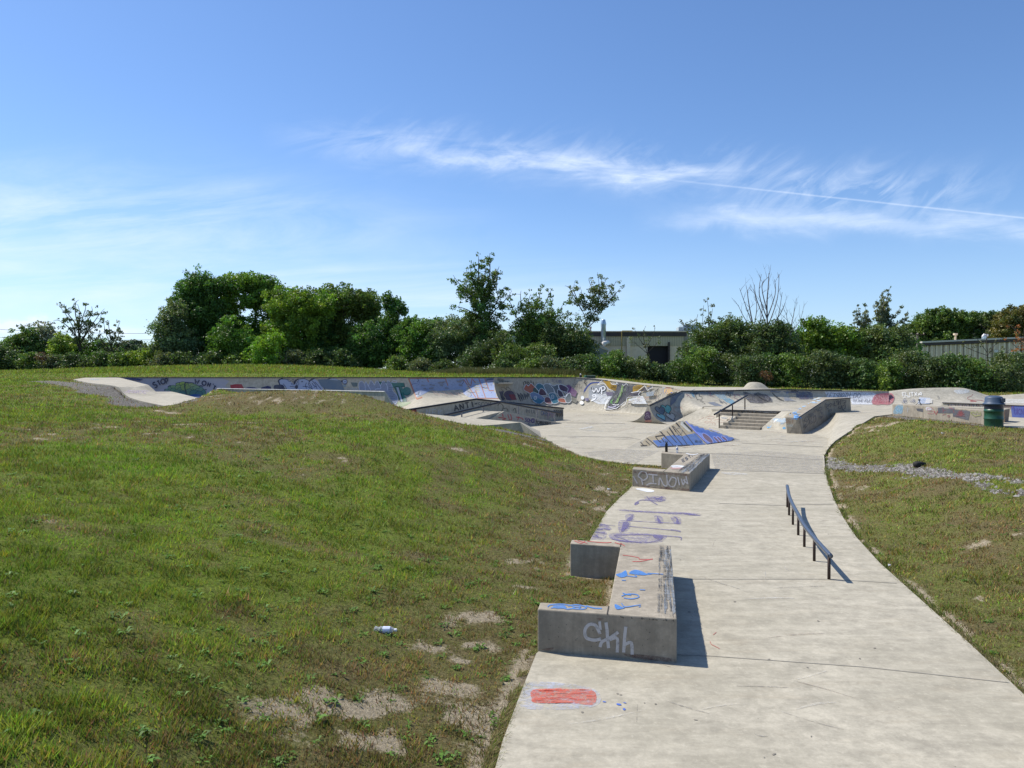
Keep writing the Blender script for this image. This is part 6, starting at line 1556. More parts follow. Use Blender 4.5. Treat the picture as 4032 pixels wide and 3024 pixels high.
# small camera tripod on the long ledge
tp = P(3684, 1594, 33.0); ztop = UZ + .46
tp = Vector((RL0.x + .42, 32.6, ztop)); 
trd = root('camera_tripod', 'tiny black camera tripod standing on the long low ledge', 'tripod', tuple(tp))
for k in range(3):
    a = 2 * pi * k / 3 + .4; b = MB(); b.tube([(tp.x, tp.y, tp.z + .15), (tp.x + .06 * cos(a), tp.y + .06 * sin(a), tp.z + .09), (tp.x + .14 * cos(a), tp.y + .14 * sin(a), tp.z)], .011, 6); b.build('leg', M['steel_dark'], trd)
b = MB(); b.tube([(tp.x, tp.y, tp.z + .14), (tp.x, tp.y, tp.z + .20)], .014, 6); b.build('neck', M['steel_dark'], trd)
b = MB(); b.box((tp.x, tp.y, tp.z + .19), .075, .05, .06, .4); b.tube([(tp.x - .01, tp.y - .02, tp.z + .22), (tp.x - .03, tp.y - .06, tp.z + .22)], .02, 10); b.build('camera_body', M['steel_dark'], trd)

# bottles on the far ledge arm
def bottle(name, label, c, prof, mat, capprof, capmat, handle=False, band=None, extra=None):
    o = root(name, label, 'bottle', tuple(c))
    b = MB(); b.lathe(c, prof, 20); b.build('bottle_body', mat, o, smooth=True)
    if capprof: b = MB(); b.lathe(c, capprof, 16); b.build('cap', capmat, o, smooth=True)
    if band: b = MB(); b.lathe(c, band[0], 20); b.build('wrapper', band[1], o, smooth=True)
    if handle:
        z = capprof[-1][1]; b = MB(); b.tube([(c[0] - .030, c[1], c[2] + z - .01), (c[0] - .030, c[1], c[2] + z + .032), (c[0] + .030, c[1], c[2] + z + .032), (c[0] + .030, c[1], c[2] + z - .01)], .007, 6); b.build('handle', capmat, o)
    return o
q = G(2624, 1779.5, H2); yc = q.y
bk_ = plain('matt_black_bottle', (.012, .013, .017), .35, .2, .5, 5, .1)
bottle('water_bottle', 'tall matt black insulated bottle with a loop handle on the farther ledge', (q.x, yc, H2 + .001), [(.034, 0), (.038, .005), (.038, .20), (.034, .225), (.027, .235)], bk_, [(.026, .2351), (.029, .237), (.029, .262), (.024, .268)], bk_, True)
m, nt = newmat('clear_plastic')
g_ = nd(nt, 'ShaderNodeBsdfPrincipled', {'Base Color': (.92, .95, 1, 1), 'Roughness': .12, 'Transmission Weight': .75, 'IOR': 1.2})
nd(nt, 'ShaderNodeOutputMaterial', {0: g_.outputs[0]}); M['clear'] = m
wl = plain('blue_white_wrapper', (.40, .44, .62), .5, nscale=60, namt=.3); wc = plain('white_cap', (.72, .72, .74), .4)
q = G(2666, 1783, H2)
bottle('plastic_bottle', 'clear plastic bottle with white cap standing right of the black bottle on the ledge', (q.x, q.y, H2 + .001), [(.026, 0), (.031, .006), (.031, .05), (.029, .07), (.031, .09), (.031, .135), (.024, .16), (.013, .175)], M['clear'], [(.0135, .1751), (.0145, .177), (.0145, .195), (.012, .198)], wc, band=([(.0315, .075), (.0318, .08), (.0318, .125), (.0315, .13)], wl))
# crushed bottle lying on the lawn
u0, v0 = 1517, 2480; d = 7.5
for k in range(30):
    p_ = P(u0, v0, d); h = float(height(p_.x, p_.y)[0]); d = .6 * d + .4 * (HCAM - h - .03) / ((HCAM - p_.z) / d)
c = P(u0, v0, d); cz = float(height(c.x, c.y)[0]) + .03
lb = root('crushed_bottle', 'crushed clear plastic water bottle lying on the lawn left of the path', 'bottle', (c.x, c.y, cz))
ax = Vector((1, -.12, .02)).normalized(); L = .20
b = MB(); pts = [Vector((c.x, c.y, cz)) + ax * (t - .5) * L for t in (0, .03, .12, .2, .3, .4, .5, .62, .74, .84, .92)]
b.tube(pts, [.022, .030, .031, .026, .031, .025, .030, .031, .030, .020, .012], 12)
vv = []
for i, v in enumerate(b.v): r_ = random.Random(i); vv.append((v[0], v[1], cz + (v[2] - cz) * (.80 + .25 * r_.random())))
b.v = vv; b.build('bottle_body', M['clear'], lb)
b = MB(); b.tube([pts[-1], pts[-1] + ax * .022], .014, 12); b.build('cap', wc, lb)
b = MB(); b.tube([pts[5], pts[6], pts[7], pts[8]], [.0315, .0318, .0322, .0315], 12, cap=False); b.build('wrapper', plain('white_blue_wrapper', (.62, .68, .85), .45, nscale=50, namt=.25), lb)

# things left on the deck at the back
q = P(2286, 1488, 58.5)
jb = root('water_jug', 'dark jug with white lid standing on the back wall deck', 'jug', tuple(q))
b = MB(); b.lathe(q, [(.09, 0), (.10, .02), (.10, .15), (.07, .21), (.04, .23)], 16); b.build('jug_body', plain('black_fabric', (.012, .012, .016), .8), jb, smooth=True)
b = MB(); b.lathe(q, [(.04, .231), (.055, .24), (.05, .32), (.02, .34)], 12); b.build('lid', wc, jb, smooth=True)
q = P(2325, 1489.5, 58.5)
bg_ = root('equipment_box', 'dark green open box with pale rim beside the jug on the back deck', 'box', tuple(q))
b = MB(); b.prism([(q.x - .25, q.y - .15, q.z), (q.x + .38, q.y - .15, q.z), (q.x + .38, q.y + .2, q.z), (q.x - .25, q.y + .2, q.z)], [(q.x - .27, q.y - .17, q.z + .22), (q.x + .36, q.y - .17, q.z + .22), (q.x + .36, q.y + .22, q.z + .22), (q.x - .27, q.y + .22, q.z + .22)])
b.build('box_body', plain('dark_green_plastic', (.02, .05, .04), .6), bg_, bevel=.02)
b = MB(); b.box((q.x + .05, q.y - .18, q.z + .20), .62, .03, .03); b.build('rim', plain('pale_green_rim', (.35, .42, .34), .5), bg_)
b = MB(); b.lathe((q.x - .36, q.y, q.z), [(.13, 0), (.15, .06), (.12, .19), (.05, .24)], 14); b.build('cover', plain('green_cloth', (.015, .10, .06), .8), bg_, smooth=True)

# dark chunk on the right lawn
u0, v0 = 3620, 1838; d = 17.5
for k in range(30):
    p_ = P(u0, v0, d); h = float(height(p_.x, p_.y)[0]); d = .6 * d + .4 * (HCAM - h) / ((HCAM - p_.z) / d)
c = P(u0, v0, d); cz = float(height(c.x, c.y)[0]); b = MB(); r = random.Random(5); rows = []
for i in range(9):
    th = pi * i / 8; rr = []
    for k in range(13):
        ph = 2 * pi * (k % 12) / 12; e = .55
        sx = abs(sin(th)) ** e; x = math.copysign(abs(cos(ph)) ** e, cos(ph)) * sx * .135; y = math.copysign(abs(sin(ph)) ** e, sin(ph)) * sx * .075; z = math.copysign(abs(cos(th)) ** e, cos(th)) * .065
        r = random.Random(i * 31 + (k % 12)); rr.append(Vector((c.x + x * (1 + r.uniform(-.06, .06)) - y * .2, c.y + y + x * .15, cz + .055 + z * (1 + r.uniform(-.12, .12)))))
    rows.append(rr)
v_, f_ = grid(rows); bo = link_mesh('rubber_chunk', v_, f_, plain('black_rubber', (.016, .016, .015), .75, nscale=20, bstr=.5), smooth=True, loc=(c.x, c.y, cz))
tag(bo, 'small black rounded rubber chunk lying on the right lawn by the gravel strip', 'rubber chunk')
# scraps of litter
for k, (u0, v0, s, lab) in enumerate([(2398, 1931, .045, 'white paper scrap on bare soil left of the farther ledge'), (3712, 1709, .05, 'white paper scrap in the middle of the right lawn'), (3640, 1645, .035, 'tiny white scrap on the gravel in front of the long low ledge'), (3502, 2235, .02, 'tiny white scrap in the grass right of the path')]):
    d = 15
    for j in range(40):
        p_ = P(u0, v0, d); h = float(height(p_.x, p_.y)[0]); d = .6 * d + .4 * (HCAM - h) / ((HCAM - p_.z) / d)
    c = P(u0, v0, d); z = float(height(c.x, c.y)[0]) + .02; b = MB(); b.prism([(c.x - s, c.y - s * .6, z), (c.x + s * .9, c.y - s * .4, z + .01), (c.x + s, c.y + s * .7, z), (c.x - s * .7, c.y + s * .5, z + .015)], [(c.x - s, c.y - s * .6, z + .006), (c.x + s * .9, c.y - s * .4, z + .022), (c.x + s, c.y + s * .7, z + .006), (c.x - s * .7, c.y + s * .5, z + .03)])
    o = b.build('paper_scrap', wc, loc=(c.x, c.y, z)); tag(o, lab, 'litter', 'scraps of litter')
# ------------------------------------------------------------------ foliage
def leafmat(name):
    m, nt = newmat(name)
    at = nt.nodes.new('ShaderNodeVertexColor'); at.layer_name = 'leaf'
    b1 = nd(nt, 'ShaderNodeBsdfPrincipled', {'Base Color': at.outputs[0], 'Roughness': .5, 'Specular IOR Level': .35})
    t1 = nd(nt, 'ShaderNodeBsdfTranslucent', {'Color': mix(nt, 1.0, at.outputs[0], (1.25, 1.35, .6), 'MULTIPLY')})
    mx = nd(nt, 'ShaderNodeMixShader', {0: .30, 1: b1.outputs[0], 2: t1.outputs[0]})
    nd(nt, 'ShaderNodeOutputMaterial', {0: mx.outputs[0]})
    return m
M['leaf'] = leafmat('tree_leaves')
M['bark'] = plain('grey_brown_bark', (.075, .060, .048), .9, nscale=8, namt=.4, bstr=.5)
M['deadbark'] = plain('bleached_dead_bark', (.17, .15, .14), .9, nscale=8, namt=.3)
M['birch'] = plain('pale_birch_bark', (.42, .40, .36), .8, nscale=6, namt=.5)

def quads(cent, size, r, up=.35):
    """folded leaf cards: randomly turned quads around the given centres"""
    n = len(cent)
    nrm = r.normal(0, 1, (n, 3)); nrm[:, 2] += up; nrm /= np.linalg.norm(nrm, axis=1)[:, None]
    a = np.cross(nrm, r.normal(0, 1, (n, 3))); a /= np.linalg.norm(a, axis=1)[:, None] + 1e-9; b = np.cross(nrm, a)
    sx = size * r.uniform(.6, 1.25, n)[:, None]; sy = sx * r.uniform(.45, .8, n)[:, None]
    V = np.stack([cent - a * sx, cent - b * sy, cent + a * sx, cent + b * sy], 1).reshape(-1, 3)
    return V
def clumps(C, R, n_per, size, col, var, r, sp=.9):
    """C: (k,3) clump centres, R: (k,) radii"""
    Vs, Cs = [], []
    for c, rad in zip(C, R):
        n = max(6, int(n_per * (rad / .9) ** 2))
        d = r.normal(0, 1, (n, 3)); d /= np.linalg.norm(d, axis=1)[:, None]
        rr = rad * (r.uniform(.15, 1, n) ** .45)[:, None] * (1 + .18 * r.normal(0, 1, (n, 1)))
        p = c + d * rr * np.array([1, 1, .82])
        Vs.append(quads(p, size, r))
        k = np.clip(1 + var * r.normal(), .55, 1.6); hue = r.normal() * .10
        cc = np.array(col) * k * np.array([1 + hue, 1, 1 - hue]) * r.uniform(.7, 1.3, (n, 1))
        Cs.append(np.repeat(cc, 4, axis=0))
    return np.concatenate(Vs), np.concatenate(Cs)

def gz(x, y): return float(height(x, y)[0])
def px2w(u, v, d, dy=0): p = P(u, v, d); return np.array([p.x, p.y + dy, p.z])

def tree(name, label, cat, d, ells, base_u, col, seed, leaf=.15, dens=1.0, clump=.95, per=95, var=.22, group=None, trunk=.16, limbs=7, bark='bark', depth=None, split=1, fill=1.0, vis_top=None):
    """ells: crown outline as pixel ellipses (u, v, ru, rv); real depth given by `depth` metres or the mean width"""
    r = np.random.default_rng(seed)
    bx = P(base_u, 1500, d).x; bz = gz(bx, d) - .05
    rt = root(name, label, cat, (bx, d, bz), group)
    C, R = [], []
    for (u, v, ru, rv) in ells:
        c = px2w(u, v, d); rx = 1.10 * ru * d / FPX; rz = 1.06 * rv * d / FPX; ry = depth / 2 if depth else (rx * .85 + .3)
        cr = min(clump, max(.35, min(rx, rz) * .62))
        vol = (rx * ry * rz) / cr ** 3
        n = int(max(6, 6.6 * dens * vol ** .76))
        k = 0
        dirs = r.normal(0, 1, (n, 3)); dirs /= np.linalg.norm(dirs, axis=1)[:, None]
        rad = r.uniform(.25, 1, n) ** .5
        pts = c + dirs * rad[:, None] * np.array([max(.05, rx - cr * .55), max(.05, ry - cr * .5), max(.05, rz - cr * .45)])
        C.append(pts); R.append(cr * r.uniform(.55, 1.15, n))
        n2 = int(n * 1.1) + 6; d2 = r.normal(0, 1, (n2, 3)); d2[:, 2] = np.abs(d2[:, 2]) * 1.1 - .25; d2 /= np.linalg.norm(d2, axis=1)[:, None]
        kk = r.uniform(.92, 1.16, (n2, 1)) + .10 * np.sin(d2[:, :1] * 7 + seed) * np.cos(d2[:, 2:] * 6)
        C.append(c + d2 * kk * np.array([rx, ry, rz])); R.append(cr * r.uniform(.22, .48, n2))
    C = np.concatenate(C); R = np.concatenate(R)
    per = per * 2.2; leaf = leaf * .84; col = tuple(q * 1.62 for q in col); var = var * 1.25
    ok = C[:, 2] > bz + .15; C, R = C[ok], R[ok]
    V, cc = clumps(C, R, per, leaf, col, var, r)
    F = np.arange(len(V)).reshape(-1, 4)
    fast_mesh('crown', V, F, M['leaf'], rt, vcol=cc, cname='leaf', smooth=False)
    # trunk and limbs
    b = MB(); topz = C[:, 2].max(); cx_ = C[:, 0].mean()
    h1 = bz + (C[:, 2].min() - bz) * .6 + .25 * (topz - bz)
    b.tube([(bx, d, bz - .2), (bx + r.normal() * .08, d, bz + (h1 - bz) * .5), (bx + (cx_ - bx) * .3, d, h1)], [trunk, trunk * .85, trunk * .7], 7)
    idx_ = r.permutation(len(C))[:limbs]
    for i in idx_:
        t = C[i]; s0 = np.array([bx + (cx_ - bx) * .2, d, bz + (h1 - bz) * r.uniform(.55, 1.0)]); m_ = (s0 + t) / 2 + np.array([0, 0, .18 * (topz - bz) * .4]) + r.normal(0, .15, 3)
        b.tube(smoothpts([tuple(s0), tuple(m_), tuple(t)], 3), [trunk * .5 * (1 - .75 * k / 6) for k in range(7)], 5, cap=False)
    b.build('trunk', M[bark], rt, smooth=True)
    return rt

def spray(name, label, cat, d, base, limbs, col, seed, leaf=.11, rad=.45, per=26, trunk=.10, bark='bark', group=None, var=.15, twig=0, step=.42, low=.28, spread=1.1):
    """open tree: limbs traced as pixel polylines, leaves in tufts along them"""
    r = np.random.default_rng(seed)
    g0 = px2w(base[0], base[1], d); bz = gz(g0[0], d) - .05
    rt = root(name, label, cat, (g0[0], d, bz), group)
    b = MB(); C, R = [], []
    def limb(pts3, r0, r1, leaves=True):
        q = smoothpts([tuple(p) for p in pts3], 4); n = len(q)
        b.tube(q, [r0 + (r1 - r0) * k / (n - 1) for k in range(n)], 5, cap=False)
        if not leaves: return
        L = [0]
        for a_, c_ in zip(q, q[1:]): L.append(L[-1] + math.dist(a_, c_))
        s = L[-1] * low
        while s < L[-1]:
            i = min(n - 2, int(np.searchsorted(L, s)) - 1) if s > 0 else 0; i = max(i, 0)
            t = (s - L[i]) / max(1e-6, L[i + 1] - L[i]); p = np.array(q[i]) * (1 - t) + np.array(q[i + 1]) * t
            f = 1 - .62 * (s / L[-1])
            p2 = p + r.normal(0, 1, 3) * rad * spread * f * np.array([1, 1, .8]); C.append(p2); R.append(rad * f * r.uniform(.6, 1.1)); s += step * r.uniform(.7, 1.3)
            if r.uniform() < .5: b.tube([tuple(p), tuple((p + p2) / 2 + r.normal(0, .05, 3)), tuple(p2)], [.018, .013, .007], 4, cap=False)
    for j, l in enumerate(limbs):
        lf = True
        if l[0] == 'T': lf = False; l = l[1:]
        dy = 0 if j == 0 else r.uniform(-1.1, 1.1)
        n = len(l); pts = [px2w(u, v, d) + np.array([0, dy * k / max(1, n - 1), 0]) for k, (u, v) in enumerate(l)]
        if j == 0: pts = [np.array([g0[0], d, bz - .2])] + pts
        limb(pts, trunk if j == 0 else trunk * .5, .022 if j == 0 else .014, lf)
    b.build('trunk', M[bark], rt, smooth=True)
    if C:
        V, cc = clumps(np.array(C), np.array(R), 3.4 * 1.2 * per * (.9 / rad) ** 2, leaf * .88, tuple(q * 1.45 for q in col), var, r)
        fast_mesh('crown', V, np.arange(len(V)).reshape(-1, 4), M['leaf'], rt, vcol=cc, cname='leaf', smooth=False)
    return rt

DG = (.052, .105, .022); MG = (.070, .135, .022); OG = (.105, .165, .022); BG = (.120, .210, .024); GG = (.085, .120, .050); YG = (.150, .200, .030)
LT = 'trees and shrubs along the far edge'
# ---- left cluster
tree('deciduous_tree', 'tallest dark green tree at the left end of the big tree group', 'tree', 88, [(780, 1130, 62, 58), (745, 1210, 60, 70), (815, 1230, 75, 90), (850, 1130, 45, 45), (775, 1330, 80, 100), (865, 1330, 60, 90)], 800, DG, 1, limbs=10, group=LT)
tree('deciduous_tree', 'grey green shoulder tree left of the tallest tree in the big group', 'tree', 85, [(690, 1240, 50, 55), (665, 1310, 58, 70), (650, 1390, 70, 60), (720, 1370, 60, 75)], 690, GG, 2, group=LT, leaf=.13)
tree('deciduous_tree', 'bright green vase shaped tree with its bare limbs showing in the big tree group', 'tree', 90, [(930, 1130, 62, 48), (1000, 1120, 65, 42), (1060, 1150, 50, 55), (905, 1200, 42, 60), (1082, 1215, 55, 75), (985, 1190, 60, 35), (1010, 1300, 60, 60), (940, 1290, 40, 50), (1060, 1320, 50, 60), (980, 1390, 70, 50)], 985, (.085, .150, .022), 3, limbs=16, trunk=.16, group=LT, dens=.8)
tree('deciduous_tree', 'olive green rounded tree right of the vase shaped tree', 'tree', 86, [(1130, 1202, 80, 62), (1100, 1300, 55, 80), (1190, 1300, 85, 110), (1240, 1200, 80, 58), (1100, 1390, 60, 60)], 1150, OG, 4, group=LT, per=105)
tree('deciduous_tree', 'broad domed tree at the right end of the big tree group', 'tree', 89, [(1330, 1190, 95, 62), (1420, 1210, 75, 62), (1280, 1260, 70, 70), (1400, 1320, 85, 100), (1300, 1370, 80, 80), (1465, 1255, 35, 45)], 1350, (.070, .105, .022), 5, limbs=12, group=LT)
tree('deciduous_tree', 'narrow ragged dark tree with two top spires beside the domed tree', 'tree', 85, [(1525, 1190, 18, 40), (1560, 1215, 28, 45), (1540, 1290, 48, 65), (1590, 1225, 14, 22), (1500, 1360, 60, 70), (1560, 1380, 60, 80), (1430, 1420, 50, 45)], 1535, DG, 6, clump=.7, leaf=.13, group=LT)
tree('shrub', 'dark bush under the vase shaped tree', 'shrub', 84, [(900, 1350, 65, 85), (960, 1370, 55, 75), (860, 1420, 60, 40)], 900, MG, 7, trunk=.06, group=LT)
tree('shrub', 'light green bush in front of the olive green tree', 'shrub', 82, [(1040, 1370, 40, 40), (1010, 1410, 48, 42), (1085, 1350, 35, 45), (1080, 1420, 55, 35)], 1050, BG, 8, trunk=.05, clump=.6, leaf=.12, group=LT)
tree('shrub', 'dark rounded bush just right of the ragged dark tree', 'shrub', 82, [(1650, 1330, 60, 70), (1620, 1400, 50, 60), (1690, 1390, 60, 70)], 1650, MG, 9, trunk=.06, leaf=.12, group=LT)
tree('shrub', 'grey green bush left of the tall airy elm', 'shrub', 81, [(1790, 1320, 85, 60), (1740, 1380, 60, 75), (1840, 1390, 70, 70), (1900, 1360, 50, 60)], 1790, GG, 10, trunk=.06, leaf=.12, group=LT)
tree('shrub', 'yellow green low bushes in the gap left of the big tree group', 'shrub', 84, [(520, 1420, 45, 35), (590, 1415, 45, 40), (480, 1440, 35, 25)], 550, YG, 11, trunk=.05, leaf=.13, clump=.6, group=LT)
tree('shrub', 'dark green mass filling between the olive tree and the domed tree', 'shrub', 87, [(1250, 1330, 60, 110), (1220, 1400, 70, 60), (1330, 1400, 70, 60)], 1250, DG, 60, trunk=.1, group=LT)
tree('shrub', 'dark green bush below the right side of the domed tree', 'shrub', 84, [(1440, 1360, 60, 80), (1480, 1400, 50, 60), (1400, 1410, 50, 50)], 1440, DG, 61, trunk=.08, group=LT)
tree('shrub', 'dark bush between the ragged tree and the rounded bush', 'shrub', 83, [(1600, 1320, 45, 60), (1620, 1290, 35, 40), (1700, 1300, 50, 45)], 1610, DG, 62, trunk=.08, group=LT)
tree('shrub', 'tall grey bush right behind the tallest elm trunk', 'shrub', 83, [(1850, 1310, 60, 55), (1940, 1350, 60, 60), (1760, 1300, 50, 45)], 1850, GG, 63, trunk=.08, group=LT, leaf=.12)
tree('shrub', 'dark leafy bush behind the bushy elm', 'shrub', 81, [(2080, 1340, 70, 70), (2150, 1300, 60, 70), (2200, 1340, 60, 70), (2020, 1390, 50, 50)], 2110, DG, 64, trunk=.08, group=LT, leaf=.12)
tree('shrub', 'dark mass behind the thicket left of the bright rounded tree', 'shrub', 72, [(3100, 1350, 60, 60), (3040, 1340, 60, 50), (2920, 1360, 70, 60), (2830, 1310, 45, 45), (3140, 1420, 70, 60)], 3060, DG, 65, trunk=.08, group=LT, leaf=.12)
tree('shrub', 'dark mass between the bright rounded tree and the poplars', 'shrub', 73, [(3380, 1390, 60, 60), (3420, 1430, 70, 50), (3560, 1400, 70, 60), (3340, 1340, 50, 45)], 3400, DG, 66, trunk=.08, group=LT, leaf=.12)
# ---- far left
tree('shrub', 'dark rounded undergrowth mass behind the far left trees', 'shrub', 95, [(60, 1400, 70, 50), (180, 1410, 80, 45), (300, 1395, 80, 55), (410, 1395, 60, 55)], 240, DG, 67, trunk=.08, group=LT)
tree('shrub', 'bright green bush left of the airy far left tree', 'shrub', 90, [(95, 1330, 42, 45), (60, 1380, 50, 50), (130, 1390, 40, 50)], 90, (.07, .115, .03), 12, trunk=.06, clump=.7, group=LT)
tree('deciduous_tree', 'pale grey leaved small tree at the far left', 'tree', 92, [(165, 1310, 38, 40), (200, 1330, 30, 40), (165, 1380, 42, 50)], 165, (.13, .14, .10), 13, dens=.6, clump=.6, per=60, trunk=.08, group=LT)
tree('shrub', 'yellow green small tree under the airy far left tree', 'shrub', 88, [(240, 1370, 40, 50), (265, 1420, 45, 40)], 245, YG, 14, trunk=.05, clump=.6, group=LT)
spray('deciduous_tree', 'airy wide crowned tree standing highest at the far left', 'tree', 91, (312, 1440), [('T', (315, 1380), (308, 1300), (306, 1240)), ((312, 1380), (290, 1300), (255, 1240), (222, 1200)), ((312, 1340), (330, 1260), (350, 1215), (352, 1195)), ((310, 1300), (290, 1230), (286, 1190), (292, 1178)), ((312, 1350), (355, 1290), (390, 1240), (412, 1215)), ((312, 1340), (270, 1290), (230, 1262), (205, 1262)), ((310, 1320), (320, 1240), (318, 1200)), ((314, 1360), (350, 1310), (400, 1270), (414, 1235)), ((312, 1370), (280, 1330), (240, 1305)), ((312, 1380), (360, 1340), (385, 1310)), ((310, 1290), (262, 1230), (248, 1195)), ((312, 1300), (370, 1240), (380, 1210))], (.062, .085, .030), 15, rad=.55, per=24, trunk=.15, group=LT, leaf=.13)
spray('deciduous_tree', 'smaller airy tree right of the wide crowned tree at the far left', 'tree', 90, (440, 1440), [('T', (440, 1380), (432, 1320)), ((440, 1370), (415, 1310), (405, 1265)), ((440, 1360), (450, 1300), (455, 1262)), ((440, 1380), (475, 1320), (482, 1285)), ((440, 1390), (400, 1340), (390, 1300)), ((440, 1390), (480, 1350), (490, 1320)), ((438, 1340), (430, 1290), (432, 1262)), ((440, 1400), (410, 1370), (385, 1350)), ((440, 1400), (470, 1380), (490, 1365))], (.070, .082, .036), 16, rad=.50, per=20, trunk=.12, group=LT, leaf=.13)
tree('distant_wood', 'distant dark rounded woodland in the gap between the left trees', 'wood', 210, [(520, 1372, 48, 26), (560, 1390, 26, 22), (490, 1385, 30, 25)], 520, (.055, .080, .055), 17, leaf=.34, clump=1.8, per=60, trunk=.2, limbs=3)

# ---- centre
spray('elm_tree', 'tallest airy elm with upright spires left of the industrial building', 'tree', 80, (1893, 1440), [('T', (1893, 1380), (1893, 1280), (1895, 1180), (1900, 1120)), ((1895, 1200), (1925, 1100), (1930, 1040), (1928, 1000)), ((1895, 1180), (1885, 1090), (1885, 1040), (1886, 1010)), ((1893, 1240), (1850, 1160), (1810, 1120), (1785, 1085)), ((1893, 1180), (1860, 1100), (1855, 1060), (1858, 1035)), ((1895, 1230), (1930, 1140), (1955, 1080), (1966, 1052)), ((1893, 1290), (1940, 1230), (1990, 1180), (2015, 1145)), ((1893, 1270), (1950, 1200), (1975, 1150), (1990, 1130)), ((1893, 1250), (1840, 1220), (1800, 1207)), ((1893, 1310), (1850, 1270), (1815, 1240)), ((1893, 1300), (1930, 1260), (1970, 1250), (1995, 1248)), ((1893, 1260), (1870, 1190), (1850, 1150)), ((1895, 1160), (1910, 1080), (1905, 1040)), ((1893, 1340), (1860, 1310), (1835, 1300)), ((1893, 1330), (1940, 1300), (1965, 1290)), ((1893, 1200), (1830, 1140), (1800, 1105)), ((1895, 1200), (1950, 1120), (1960, 1080)), ((1893, 1320), (1900, 1250), (1920, 1210))], (.075, .120, .028), 20, rad=.68, per=42, trunk=.17, group=LT, leaf=.12, step=.26, low=.10)
spray('elm_tree', 'bushy elm with forked crown between the tallest elm and the leaning one', 'tree', 78, (2100, 1440), [('T', (2098, 1380), (2090, 1300), (2085, 1240)), ((2095, 1330), (2060, 1230), (2050, 1170), (2052, 1142)), ((2095, 1320), (2110, 1220), (2125, 1160), (2128, 1132)), ((2095, 1300), (2140, 1210), (2160, 1165), (2168, 1145)), ((2095, 1330), (2040, 1260), (2012, 1200), (2000, 1180)), ((2090, 1280), (2080, 1200), (2090, 1155)), ((2097, 1360), (2170, 1280), (2200, 1230), (2222, 1188)), ((2097, 1370), (2180, 1310), (2230, 1270), (2235, 1225)), ((2095, 1350), (2040, 1300), (2000, 1270)), ((2095, 1360), (2150, 1260), (2180, 1220)), ((2095, 1380), (2050, 1340), (2020, 1310)), ((2097, 1390), (2160, 1350), (2210, 1320)), ((2095, 1340), (2100, 1260), (2070, 1210)), ((2095, 1320), (2150, 1250), (2175, 1200))], (.080, .125, .026), 21, rad=.70, per=42, trunk=.15, group=LT, leaf=.12, step=.28, low=.10)
spray('elm_tree', 'slender leaning elm with split fan crown just left of the silver chimney', 'tree', 79, (2300, 1440), [('T', (2305, 1340), (2312, 1290)), ('T', (2312, 1290), (2300, 1240), (2272, 1195)), ((2290, 1220), (2262, 1170), (2240, 1135), (2222, 1128)), ((2285, 1200), (2262, 1150), (2262, 1115)), ((2312, 1290), (2345, 1220), (2360, 1160), (2350, 1075)), ((2345, 1220), (2370, 1150), (2392, 1090)), ((2350, 1210), (2395, 1160), (2428, 1105)), ((2350, 1220), (2410, 1170), (2438, 1138)), ((2355, 1180), (2330, 1130), (2318, 1098)), ((2340, 1230), (2390, 1200), (2410, 1190)), ((2300, 1220), (2290, 1170), (2290, 1140)), ((2315, 1290), (2345, 1262), (2358, 1255)), ((2355, 1170), (2372, 1120), (2370, 1080)), ((2350, 1200), (2318, 1165), (2300, 1150)), ((2312, 1285), (2290, 1265), (2285, 1240))], (.085, .115, .040), 22, rad=.56, per=32, trunk=.12, group=LT, leaf=.11, step=.32, low=.1)
tree('shrub', 'dark bush at the foot of the leaning elm', 'shrub', 77, [(2250, 1340, 70, 60), (2200, 1400, 60, 60), (2290, 1390, 60, 60), (2170, 1330, 50, 60)], 2240, (.055, .082, .026), 23, trunk=.06, leaf=.11, clump=.7, group=LT)
tree('shrub', 'bush with lighter leaves under the bushy elm', 'shrub', 74, [(2080, 1420, 60, 45), (2130, 1400, 50, 50), (2010, 1410, 60, 50)], 2070, (.075, .110, .028), 24, trunk=.06, leaf=.11, clump=.6, group=LT)
tree('shrub', 'dark bush at the foot of the tallest elm', 'shrub', 76, [(1900, 1400, 60, 55), (1960, 1420, 55, 45), (1850, 1430, 50, 40), (1960, 1350, 40, 45)], 1910, (.052, .078, .028), 25, trunk=.06, leaf=.11, clump=.7, group=LT)
spray('small_tree', 'thin sparse young tree in front of the dark loading door', 'tree', 70, (2555, 1440), [('T', (2548, 1390), (2530, 1350)), ((2540, 1370), (2510, 1320), (2496, 1290)), ((2545, 1370), (2570, 1320), (2578, 1290)), ((2545, 1380), (2530, 1320), (2538, 1285)), ((2548, 1390), (2590, 1350), (2600, 1320)), ((2548, 1390), (2510, 1360), (2495, 1345))], (.085, .105, .045), 26, rad=.34, per=11, trunk=.05, group=LT, leaf=.09)
# ---- right
spray('small_tree', 'thin spiky tree with reddish top standing right of the industrial building', 'tree', 72, (2790, 1430), [('T', (2790, 1380), (2790, 1300)), ((2790, 1290), (2792, 1220), (2788, 1172)), ((2790, 1300), (2806, 1240), (2814, 1212)), ((2790, 1320), (2770, 1280), (2776, 1200)), ((2792, 1340), (2740, 1280), (2738, 1240)), ((2792, 1340), (2700, 1290), (2662, 1268)), ((2792, 1330), (2830, 1270), (2842, 1245)), ((2792, 1360), (2720, 1320), (2690, 1300)), ((2792, 1360), (2860, 1300), (2885, 1230))], (.085, .098, .045), 27, rad=.40, per=20, trunk=.07, group=LT, leaf=.10)
tree('shrub', 'large dark thicket bush left of the dead trees', 'shrub', 68, [(2790, 1330, 65, 55), (2740, 1400, 60, 60), (2850, 1380, 80, 75), (2910, 1330, 60, 60), (2880, 1290, 45, 40)], 2820, (.058, .088, .026), 28, trunk=.07, leaf=.11, clump=.7, group=LT)
